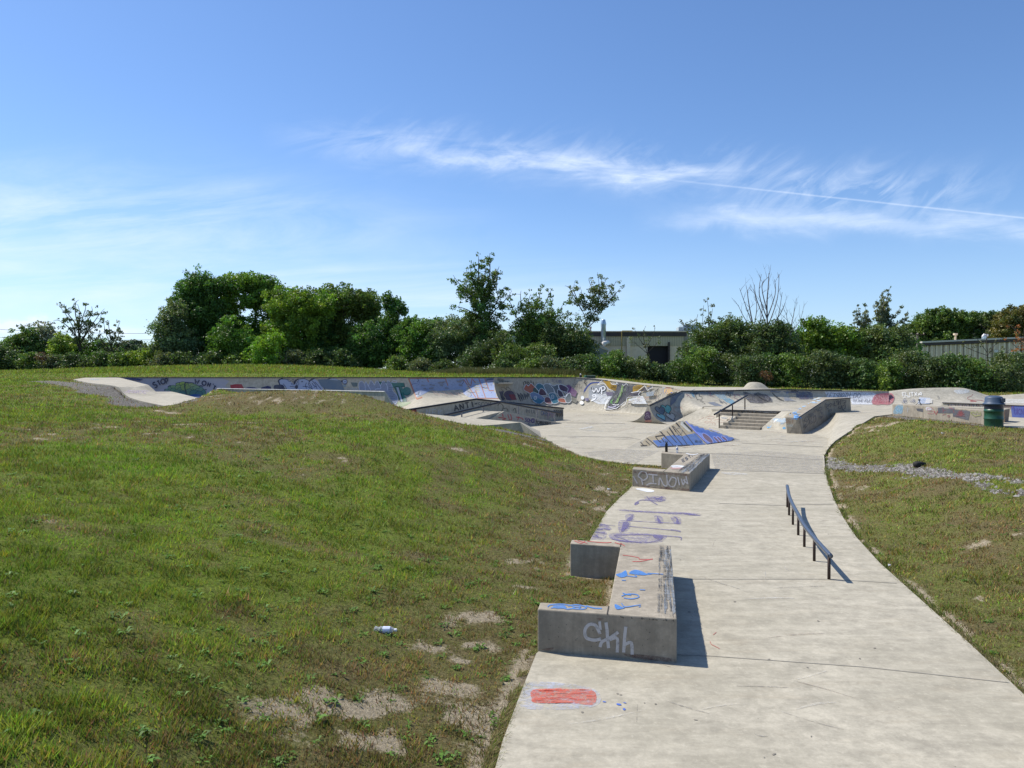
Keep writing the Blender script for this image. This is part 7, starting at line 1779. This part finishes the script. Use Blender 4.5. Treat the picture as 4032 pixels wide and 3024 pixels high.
tree('shrub', 'dark thicket bush below the dead trees', 'shrub', 66, [(3000, 1370, 80, 65), (3080, 1380, 70, 70), (2960, 1430, 70, 60), (3060, 1300, 50, 35), (2990, 1310, 40, 40)], 3010, (.052, .078, .026), 29, trunk=.07, leaf=.11, clump=.7, group=LT)
tree('deciduous_tree', 'bright green rounded tree right of the dead trees', 'tree', 70, [(3200, 1320, 65, 60), (3270, 1340, 75, 70), (3170, 1390, 60, 70), (3330, 1360, 55, 60), (3250, 1420, 100, 60), (3180, 1275, 22, 18)], 3240, (.085, .140, .018), 30, leaf=.13, clump=.75, limbs=5, group=LT)
def dead(label, d, base, limbs, seed, tr=.11, group=None):
    r = np.random.default_rng(seed); g0 = px2w(base[0], base[1], d); bz = gz(g0[0], d) - .05
    rt = root('dead_tree', label, 'tree', (g0[0], d, bz), 'leafless dead trees'); b = MB()
    def br(p, dr, L, rad, lev):
        n = 4; pts = [p]; q = p.copy(); dd = dr.copy()
        for k in range(n):
            dd = dd + r.normal(0, .10, 3); dd[2] += .05; dd /= np.linalg.norm(dd); q = q + dd * L / n; pts.append(q.copy())
        b.tube([tuple(x) for x in pts], [rad * (1 - .55 * k / n) for k in range(n + 1)], 4 if lev else 6, cap=False)
        if lev < 3:
            for k in range(2 if lev == 2 else 4):
                i = int(r.integers(1, n + 1)); a_ = r.uniform(0, 2 * pi); sd = np.array([cos(a_), sin(a_) * .8, .9]); nd_ = dd * .6 + sd * .55; nd_ /= np.linalg.norm(nd_)
                br(pts[i], nd_, L * r.uniform(.38, .62), rad * .5, lev + 1)
    for j, l in enumerate(limbs):
        pts = [px2w(u, v, d) for u, v in l]
        if j == 0: pts = [np.array([g0[0], d, bz - .1])] + pts
        q = smoothpts([tuple(p) for p in pts], 4); n = len(q); r0 = tr if j == 0 else tr * .45
        b.tube(q, [r0 * (1 - .8 * k / (n - 1)) + .008 for k in range(n)], 5, cap=False)
        for k in range(n // 3, n, 2):
            a_ = r.uniform(0, 2 * pi); dr = np.array([cos(a_) * .8, sin(a_) * .6, 1.0]); dr /= np.linalg.norm(dr)
            br(np.array(q[k]), dr, r.uniform(.5, 1.15), .018, 2)
    b.build('trunk', M['deadbark'], rt, smooth=True); return rt
dead('taller leafless dead tree with a wide fan of bare branches', 71, (3022, 1460), [[(3021, 1380), (3022, 1300), (3020, 1200), (3025, 1130), (3028, 1075)], [(3022, 1290), (3060, 1180), (3068, 1080)], [(3022, 1260), (2990, 1160), (2998, 1080)], [(3022, 1230), (3000, 1130), (3026, 1090)], [(3022, 1300), (3070, 1240), (3092, 1192)], [(3022, 1250), (3052, 1160), (3050, 1100)], [(3022, 1290), (2980, 1180), (2970, 1120)], [(3021, 1320), (3060, 1260), (3080, 1150)]], 31)
dead('shorter leafless dead tree leaning left of the taller dead one', 70, (2975, 1460), [[(2972, 1390), (2970, 1310), (2955, 1230), (2945, 1170), (2944, 1140)], [(2970, 1300), (2935, 1200), (2912, 1135)], [(2968, 1290), (2980, 1210), (2968, 1140)], [(2970, 1310), (2930, 1250), (2906, 1200)], [(2972, 1320), (3000, 1240), (2995, 1180)]], 32, tr=.09)
dead('small grey dead tree right of the two taller dead trees', 69, (3112, 1460), [[(3112, 1380), (3113, 1300), (3125, 1240), (3128, 1212)], [(3112, 1300), (3098, 1250), (3100, 1220)], [(3113, 1310), (3145, 1270), (3162, 1225)], [(3112, 1320), (3080, 1290), (3070, 1262)], [(3113, 1310), (3150, 1290), (3166, 1262)]], 33, tr=.06)
# poplar with spires
sp = lambda *a: list(a)
spray('poplar_tree', 'silvery poplar with many upright spires above the right hedge', 'tree', 72, (3476, 1480), [('T', (3476, 1400), (3477, 1300), (3478, 1230)), ((3478, 1260), (3480, 1180), (3482, 1138)), ((3477, 1300), (3470, 1220), (3470, 1150)), ((3478, 1290), (3500, 1220), (3518, 1172)), ((3478, 1300), (3520, 1240), (3544, 1200)), ((3477, 1310), (3555, 1290), (3578, 1243)), ((3477, 1310), (3450, 1250), (3441, 1180)), ((3478, 1280), (3492, 1200), (3492, 1145)), ((3478, 1300), (3540, 1270), (3556, 1225)), ((3477, 1290), (3500, 1240), (3512, 1200)), ((3477, 1280), (3462, 1230), (3464, 1190))], (.115, .135, .080), 34, rad=.40, per=30, trunk=.10, bark='birch', group=LT, leaf=.10, step=.22, low=.15, spread=.6)
spray('poplar_tree', 'lower silvery poplar spires left of the main poplar', 'tree', 73, (3410, 1480), [('T', (3410, 1400), (3406, 1310)), ((3406, 1320), (3405, 1250), (3399, 1193)), ((3406, 1330), (3380, 1270), (3371, 1212)), ((3406, 1330), (3375, 1290), (3357, 1226)), ((3406, 1320), (3418, 1260), (3422, 1218)), ((3406, 1350), (3372, 1320), (3358, 1268)), ((3405, 1290), (3392, 1240), (3390, 1200))], (.110, .132, .078), 35, rad=.40, per=30, trunk=.07, bark='birch', group=LT, leaf=.10, step=.22, low=.15, spread=.6)
tree('shrub', 'green bush around the foot of the silvery poplars', 'shrub', 70, [(3470, 1330, 70, 50), (3420, 1370, 60, 60), (3530, 1350, 60, 60), (3480, 1410, 90, 60)], 3470, (.070, .100, .032), 36, leaf=.12, clump=.7, trunk=.07, group=LT)
tree('deciduous_tree', 'broad wooded crown behind the metal sided shed, left part', 'tree', 118, [(3680, 1265, 60, 42), (3620, 1310, 50, 42), (3740, 1275, 70, 50), (3680, 1350, 90, 60), (3590, 1350, 50, 50)], 3680, (.062, .100, .022), 37, leaf=.20, clump=1.2, limbs=4, group=LT)
tree('deciduous_tree', 'wooded crown behind the middle of the metal sided shed', 'tree', 120, [(3820, 1275, 60, 40), (3890, 1275, 60, 42), (3850, 1330, 110, 55)], 3850, (.058, .090, .024), 38, leaf=.20, clump=1.2, limbs=4, group=LT)
tree('deciduous_tree', 'wooded crown with rusty leaves at the right edge behind the shed', 'tree', 112, [(3985, 1265, 60, 45), (4060, 1250, 70, 50), (3990, 1330, 80, 55)], 4000, (.085, .082, .024), 39, leaf=.19, clump=1.1, limbs=4, group=LT)
spray('small_tree', 'thin twiggy tree in front of the metal sided shed', 'tree', 64, (3890, 1470), [('T', (3888, 1400), (3884, 1330)), ((3888, 1390), (3860, 1340), (3842, 1310)), ((3888, 1400), (3930, 1350), (3960, 1330)), ((3888, 1400), (3820, 1370), (3790, 1340)), ((3886, 1370), (3895, 1310), (3880, 1270)), ((3888, 1410), (3970, 1390), (4010, 1370)), ((3888, 1420), (3760, 1400), (3720, 1380))], (.080, .085, .035), 40, rad=.36, per=8, trunk=.05, group=LT, leaf=.09)
spray('small_tree', 'tree with orange autumn leaves at the right picture edge', 'tree', 63, (4040, 1470), [('T', (4036, 1400), (4030, 1330)), ((4036, 1400), (4000, 1350), (3985, 1330)), ((4036, 1380), (4020, 1310), (4024, 1290)), ((4036, 1400), (4070, 1330), (4080, 1290)), ((4034, 1340), (4010, 1300), (3998, 1275))], (.22, .085, .030), 41, rad=.40, per=14, trunk=.06, group=LT, leaf=.09)

# ---- hedge of individual shrubs along the back of the concrete
r0 = np.random.default_rng(77)
HB = [(2330, 1440, 55, 40, 66), (2410, 1440, 60, 44, 67), (2500, 1452, 60, 34, 66), (2590, 1466, 60, 26, 66), (2680, 1458, 60, 44, 65), (2770, 1455, 60, 60, 64), (2860, 1455, 60, 65, 64), (2950, 1465, 60, 60, 63), (3040, 1465, 60, 62, 62), (3130, 1465, 60, 65, 61), (3220, 1470, 60, 65, 60), (3310, 1475, 60, 62, 60), (3400, 1475, 60, 65, 60), (3490, 1475, 60, 65, 60), (3580, 1470, 60, 68, 60), (3670, 1472, 60, 65, 60), (3760, 1475, 60, 65, 60), (3850, 1478, 60, 68, 60), (3940, 1478, 60, 70, 60), (4030, 1480, 60, 72, 60), (4120, 1480, 60, 72, 60)]
WH = ['under the silver chimney', 'left of the dark loading door', 'below the dark loading door', 'right of the dark loading door', 'under the thin spiky tree', 'left of the concrete bump', 'behind the left side of the concrete bump', 'behind the concrete bump', 'just right of the concrete bump', 'under the left of the bright rounded tree', 'under the bright rounded tree', 'right of the bright rounded tree', 'under the lower poplar spires', 'below the main poplar', 'left of the metal shed corner', 'at the left end of the metal shed', 'behind the crest of the rolling wall', 'in front of the middle of the metal shed', 'behind the trash can', 'at the right edge of the picture', 'beyond the right edge of the picture']
for k, (u, v, ru, rv, d) in enumerate(HB):
    v += (r0.uniform(-16, 26) if not 1 <= k <= 4 else 12) + (14 if k >= 15 else 0); d += r0.uniform(-1.0, 1.6); ru *= r0.uniform(.8, 1.15)
    c0_ = [(.052, .088, .024), (.072, .118, .024), (.070, .094, .034), (.052, .078, .028)][k % 4]
    tree('hedge_shrub', 'hedge shrub ' + WH[k], 'shrub', d, [(u - 12, v - 8, ru, rv + 4), (u + 20, v + 28, ru, 44), (u - 25, v + 48, ru * .8, 36), (u + r0.uniform(-30, 30), v - rv * r0.uniform(.7, 1.15), 24, 24), (u + r0.uniform(-40, 40), v - rv * r0.uniform(.6, 1.2), 15, 20)], u, c0_, 300 + k, leaf=.10, clump=.6, per=80, trunk=.05, limbs=4, depth=3.0, group='hedge shrubs behind the skatepark')
HL = [(30, 1420, 60, 50, 84), (120, 1435, 55, 38, 84), (210, 1440, 55, 34, 84), (300, 1435, 55, 36, 83), (390, 1430, 55, 40, 83), (460, 1430, 40, 34, 83), (640, 1430, 45, 32, 82), (730, 1428, 50, 34, 82), (820, 1428, 50, 34, 82), (940, 1430, 55, 30, 82), (1150, 1425, 55, 40, 82), (1240, 1425, 55, 42, 82), (1340, 1425, 55, 45, 82), (1560, 1445, 45, 35, 80), (1660, 1450, 50, 30, 78), (1750, 1455, 50, 28, 77), (1980, 1455, 50, 30, 72), (2080, 1455, 50, 34, 70), (2180, 1450, 55, 38, 69), (2260, 1448, 50, 40, 68), (-60, 1420, 60, 55, 84)]
WL_ = ['at the left picture edge', 'below the bright green bush', 'left of the airy tree trunk', 'below the airy wide tree', 'right of the airy wide tree', 'below the smaller airy tree', 'below the grey green shoulder tree', 'left of the tallest tree base', 'below the tallest tree', 'below the vase shaped tree', 'below the olive tree', 'right of the olive tree base', 'below the domed tree', 'below the ragged tree', 'right of the ragged tree', 'left of the tallest elm', 'right of the tallest elm', 'below the bushy elm', 'right of the bushy elm', 'below the leaning elm', 'beyond the left picture edge']
for k, (u, v, ru, rv, d) in enumerate(HL):
    c0_ = [(.056, .088, .028), (.078, .118, .028), (.078, .094, .046), (.050, .076, .026)][k % 4]
    tree('hedge_shrub', 'low undergrowth shrub ' + WL_[k], 'shrub', d, [(u, v, ru, rv), (u + 20, v + 14, ru, rv * .8), (u + r0.uniform(-30, 30), v - rv * .7, 22, 18)], u, c0_, 400 + k, leaf=.13, clump=.65, per=62, trunk=.05, limbs=3, depth=3.2, group='undergrowth shrubs below the far trees')
# autumn tinted leaves and tall dry grass
tree('shrub', 'small rusty orange shrub in the hedge right of the concrete bump', 'shrub', 60.5, [(3010, 1478, 18, 16), (3025, 1490, 14, 14)], 3012, (.085, .045, .022), 50, leaf=.08, clump=.3, per=60, trunk=.03, limbs=2)
tree('shrub', 'small rusty shrub low in the far left undergrowth', 'shrub', 82, [(165, 1408, 20, 16)], 165, (.075, .045, .028), 51, leaf=.10, clump=.35, per=60, trunk=.03, limbs=2)
tree('shrub', 'light green shrub climbing in the hedge below the main poplar', 'shrub', 58.5, [(3480, 1500, 14, 34), (3490, 1525, 14, 16), (3474, 1460, 12, 20)], 3482, (.12, .17, .03), 52, leaf=.09, clump=.32, per=60, trunk=.03, limbs=2)
rg = np.random.default_rng(5); n = 26000
u = rg.uniform(1650, 2330, n); d = rg.uniform(66, 72, n) + (2000 - u) * .004; x = (u - CX) / FPX * d; z = height(x, d)
h = rg.uniform(.25, .85, n) * np.clip((u - 1620) / 200, .2, 1); wd = rg.uniform(.012, .03, n); a = rg.uniform(0, 2 * pi, n); ln = rg.normal(0, .16, (n, 2))
b0 = np.stack([x, d, z], 1); sd_ = np.stack([np.cos(a), np.sin(a), 0 * a], 1) * wd[:, None]; tp_ = b0 + np.stack([ln[:, 0] * h, ln[:, 1] * h, h], 1)
cc = np.where(rg.uniform(0, 1, (n, 1)) < .55, np.array([[.16, .145, .055]]), np.array([[.10, .135, .035]])) * rg.uniform(.7, 1.3, (n, 1))
tg = fast_mesh('tall_grass', np.stack([b0 - sd_, b0 + sd_, tp_], 1).reshape(-1, 3), np.arange(3 * n).reshape(n, 3), M['blade'], vcol=np.repeat(cc, 3, axis=0), cname='blade', smooth=False)
tg['kind'] = 'stuff'; tg['label'] = 'tall dry unmown grass in front of the elms'; tg['category'] = 'grass'

# ------------------------------------------------------------------ buildings
def ribmat(name, c1, c2, per):
    m, nt = newmat(name); g = nt.nodes.new('ShaderNodeNewGeometry'); s = nt.nodes.new('ShaderNodeSeparateXYZ'); nt.links.new(g.outputs['Position'], s.inputs[0])
    f = mth(nt, 'FRACT', mth(nt, 'MULTIPLY', s.outputs[0], 1 / per)); n1 = noise(nt, g.outputs['Position'], 1.2, 4, .6)
    c = mix(nt, ramp(nt, f, [(.0, 1), (.18, 0), (.8, 0), (1, 1)]), c1, c2); c = mix(nt, mth(nt, 'MULTIPLY', n1, .3), c, tuple(x * .6 for x in c1)); finish(nt, c, .6, f, .6, .05); return m
M['siding'] = ribmat('beige_ribbed_siding', (.54, .47, .32), (.32, .28, .19), .30)
M['siding2'] = ribmat('tan_deep_rib_siding', (.68, .58, .42), (.12, .10, .075), .62)
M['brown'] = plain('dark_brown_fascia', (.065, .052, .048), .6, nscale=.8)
M['block'] = plain('painted_block_wall', (.76, .63, .47), .85, nscale=2, namt=.12)
M['dark'] = plain('dark_opening', (.022, .018, .024), .7)
M['silver'] = plain('galvanised_silver', (.42, .52, .60), .35, .6, .5, 3, .15)
M['roofg'] = plain('grey_sheet_roof', (.22, .24, .24), .5, .1, .4, 2, .15)
DB = 98.0
def wallbox(name, u0, v0, u1, v1, d, th, mat, parent, bottom=None):
    a = P(u0, v0, d); c = P(u1, v1, d); z0 = c.z if bottom is None else bottom
    b = MB(); b.prism([(a.x, d, z0), (c.x, d, z0), (c.x, d + th, z0), (a.x, d + th, z0)], [(a.x, d, a.z), (c.x, d, a.z), (c.x, d + th, a.z), (a.x, d + th, a.z)]); return b.build(name, mat, parent)
q = P(2500, 1480, DB); gb_ = gz(q.x, DB) - .3
ib = root('industrial_building', 'long beige industrial building with dark roof band, loading door and silver chimney', 'building', (q.x, DB, gb_))
wallbox('roof_band', 1970, 1307, 2704, 1324, DB - .12, 24, M['brown'], ib)
wallbox('siding', 1972, 1324, 2702, 1362, DB, 23, M['siding'], ib)
wallbox('block_wall', 1974, 1362, 2549, 1470, DB + .06, 20, M['block'], ib, gb_)
wallbox('block_wall', 2634, 1362, 2702, 1470, DB + .05, 20, M['block'], ib, gb_)
wallbox('pier', 2632, 1347, 2638, 1470, DB - .3, 1, M['brown'], ib, gb_); wallbox('pier', 2468, 1330, 2482, 1470, DB - .3, 1, M['block'], ib, gb_); wallbox('pier', 2312, 1362, 2330, 1470, DB - .28, .8, M['brown'], ib, gb_)
wallbox('loading_door', 2549, 1360, 2634, 1470, DB + .5, .2, M['dark'], ib, gb_)
wallbox('roof_edge', 1968, 1303, 2706, 1307, DB - .2, 24.2, M['block'], ib)
a = P(2704, 1307, DB - .1); c = P(2790, 1311, DB + 16); b = MB()
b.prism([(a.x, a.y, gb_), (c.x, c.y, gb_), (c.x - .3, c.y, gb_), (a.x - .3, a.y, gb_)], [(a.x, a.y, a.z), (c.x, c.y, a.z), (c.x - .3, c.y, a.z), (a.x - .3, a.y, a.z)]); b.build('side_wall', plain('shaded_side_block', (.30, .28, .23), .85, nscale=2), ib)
# leaning grey roof sheet and duct
a = P(2308, 1322, DB - 4); c = P(2396, 1383, DB - 4); b = MB()
b.prism([(a.x - 1.6, a.y, gb_), (c.x, c.y, gb_), (c.x, c.y + 3.5, gb_), (a.x - 1.6, c.y + 3.5, gb_)], [(a.x - 1.6, a.y, a.z), (c.x, c.y, c.z), (c.x, c.y + 3.5, c.z), (a.x - 1.6, c.y + 3.5, a.z)]); b.build('lean_to', M['roofg'], ib)
b = MB(); b.tube([a + Vector((-.5, -.1, .05)), c + Vector((.1, -.1, .05))], .09, 6); b.tube([c + Vector((.1, -.1, .05)), c + Vector((-.2, -.1, -.4))], .07, 6); b.build('gutter', plain('pale_gutter', (.5, .5, .48), .5), ib)
q = P(2382, 1362, DB - 1.5); b = MB(); b.tube([q, P(2376, 1352, DB - 1.5), P(2392, 1348, DB - 1.2), P(2398, 1349, DB)], [.22, .26, .26, .2], 10); b.build('duct', plain('white_duct', (.72, .70, .66), .4), ib, smooth=True)
q = P(2376, 1354, DB - .9); zt = [P(2376, v, DB - .9).z for v in (1283, 1280, 1276, 1260, 1258)]
ch = MB(); ch.lathe((q.x, q.y, 0), [(.30, q.z), (.32, zt[0]), (.34, zt[1]), (.36, zt[2]), (.24, zt[3]), (.22, zt[4])], 16); ch.build('chimney', M['silver'], ib, smooth=True)
b = MB(); b.tube([P(2448, 1470, DB - .6), P(2448, 1306, DB - .6), P(2450, 1303, DB - .6), P(2490, 1303, DB - .6)], .07, 6); b.build('gas_pipe', plain('yellow_pipe', (.42, .29, .07), .5), ib)
for (u, v0, v1, rr) in ((2325, 1286, 1305, .10), (1969, 1277, 1304, .12)):
    b = MB(); t = P(u, v0, DB + 2); g = P(u, v1, DB + 2); b.tube([g, t], rr, 8); b.tube([(t.x, t.y, t.z - .25), t], rr * 1.6, 8); b.build('vent_pipe', M['roofg'], ib)
wallbox('roof_unit', 2690, 1278, 2752, 1304, DB + 6, 2.5, plain('pale_blue_metal', (.38, .47, .52), .5, .2), ib); wallbox('roof_unit', 2672, 1288, 2690, 1304, DB + 6.2, 1.6, plain('pale_blue_metal_side', (.42, .50, .54), .5, .2), ib)
# pale annex seen through the elms
wallbox('annex', 1990, 1322, 2060, 1376, DB - 6, 5, plain('whitish_annex_wall', (.55, .55, .53), .8, nscale=1), ib)
# metal shed on the right
DS = 86.0; q = P(3850, 1500, DS); gs = gz(q.x, DS) - .5
sh = root('metal_shed', 'long metal shed with tan ribbed walls and pale roof edge above the right hedge', 'building', (q.x, DS, gs))
a = P(3632, 1350, DS); c = P(4300, 1320, DS - 6); cz = c.z
b = MB(); b.prism([(a.x, a.y, gs), (c.x, c.y, gs), (c.x + 8, c.y + 12, gs), (a.x + 8, a.y + 12, gs)], [(a.x, a.y, a.z), (c.x, c.y, cz), (c.x + 8, c.y + 12, cz), (a.x + 8, a.y + 12, a.z)]); b.build('wall', M['siding2'], sh)
L_ = (c - a); n = 34
b = MB()
for k in range(n):
    t = k / n; p_ = a + L_ * t; b.box((p_.x, p_.y - .05, gs), .16, .10, p_.z - gs - .25, math.atan2(L_.y, L_.x))
b.build('wall_ribs', plain('tan_rib', (.80, .70, .52), .5, nscale=2), sh)
def beam(name, z0, z1, th, mat):
    b = MB(); o = Vector((0, -th, 0)); e0 = Vector((-.15, 0, 0))
    b.prism([a + e0 + o + Vector((0, 0, z0)), c + o + Vector((0, 0, z0)), c + Vector((0, .3, z0)), a + e0 + Vector((0, .3, z0))], [a + e0 + o + Vector((0, 0, z1)), c + o + Vector((0, 0, z1)), c + Vector((0, .3, z1)), a + e0 + Vector((0, .3, z1))]); b.build(name, mat, sh)
beam('eave_shadow_strip', -.35, -.02, .16, M['brown']); beam('roof_edge', -.02, .16, .24, plain('pale_metal_trim', (.60, .57, .50), .45))  # dark strip added to stand for the shadow below the roof edge
q = P(3762, 1346, DS + 2); t = P(3762, 1316, DS + 2); b = MB(); b.tube([q, t], .10, 8); b.tube([(t.x, t.y, t.z - .1), (t.x, t.y, t.z + .1)], .24, 10); b.build('roof_vent', M['block'], sh)
q = P(3875, 1344, DS + 1); b = MB(); b.box((q.x, q.y, q.z), .35, .4, .6); b.build('roof_unit', M['silver'], sh)
b = MB(); b.tube([P(3868, 1326, DS + 1), P(3874, 1318, DS + 1), P(3890, 1321, DS + 1)], [.10, .13, .12], 8); b.build('roof_vent', plain('white_vent_hood', (.75, .75, .78), .4), sh)
wallbox('wall_sign', 3916, 1378, 3930, 1388, DS - 2.9, .05, plain('white_notice', (.7, .7, .68), .5), sh)
# utility pole and wires
pd = 92; g = P(3611, 1480, pd); gp = gz(g.x, pd); t = P(3611, 1311, pd)
up_ = root('utility_pole', 'weathered wooden utility pole with short crossarm left of the metal shed', 'utility pole', (g.x, pd, gp))
b = MB(); b.tube([(g.x, pd, gp - .2), (g.x, pd, t.z)], [.15, .11], 8); b.build('pole', plain('weathered_pole', (.20, .18, .155), .9), up_)
b = MB(); b.box((g.x, pd - .12, t.z - .25), 1.7, .1, .1); b.build('crossarm', M['post'], up_)
b = MB()
for dx in (-.7, 0, .7): b.tube([(g.x + dx, pd - .12, t.z - .14), (g.x + dx, pd - .12, t.z + .02)], .04, 6); b.build('insulator', M['block'], up_) if dx == .7 else None
wm = plain('black_cable', (.02, .02, .02), .6)
for (ua, va, ub, vb, dd, lab) in ((-200, 1284, 700, 1312, 150, 'upper thin power line crossing the sky at the far left'), (-200, 1318, 700, 1336, 150, 'lower thin power line crossing the sky at the far left')):
    a = P(ua, va, dd); c = P(ub, vb, dd); pts = [a.lerp(c, k / 20) - Vector((0, 0, .5 * (1 - (2 * k / 20 - 1) ** 2))) for k in range(21)]
    b = MB(); b.tube(pts, .035, 5); o = b.build('power_line', wm, loc=a); tag(o, lab, 'cable', 'power lines at the far left')
a = P(3535, 1314, 93); c = P(3611, 1314, 92); b = MB(); b.tube([a.lerp(c, k / 8) - Vector((0, 0, .2 * (1 - (2 * k / 8 - 1) ** 2))) for k in range(9)], .025, 5); o = b.build('power_line', wm, loc=a); tag(o, 'short dark wire running left from the wooden utility pole', 'cable')
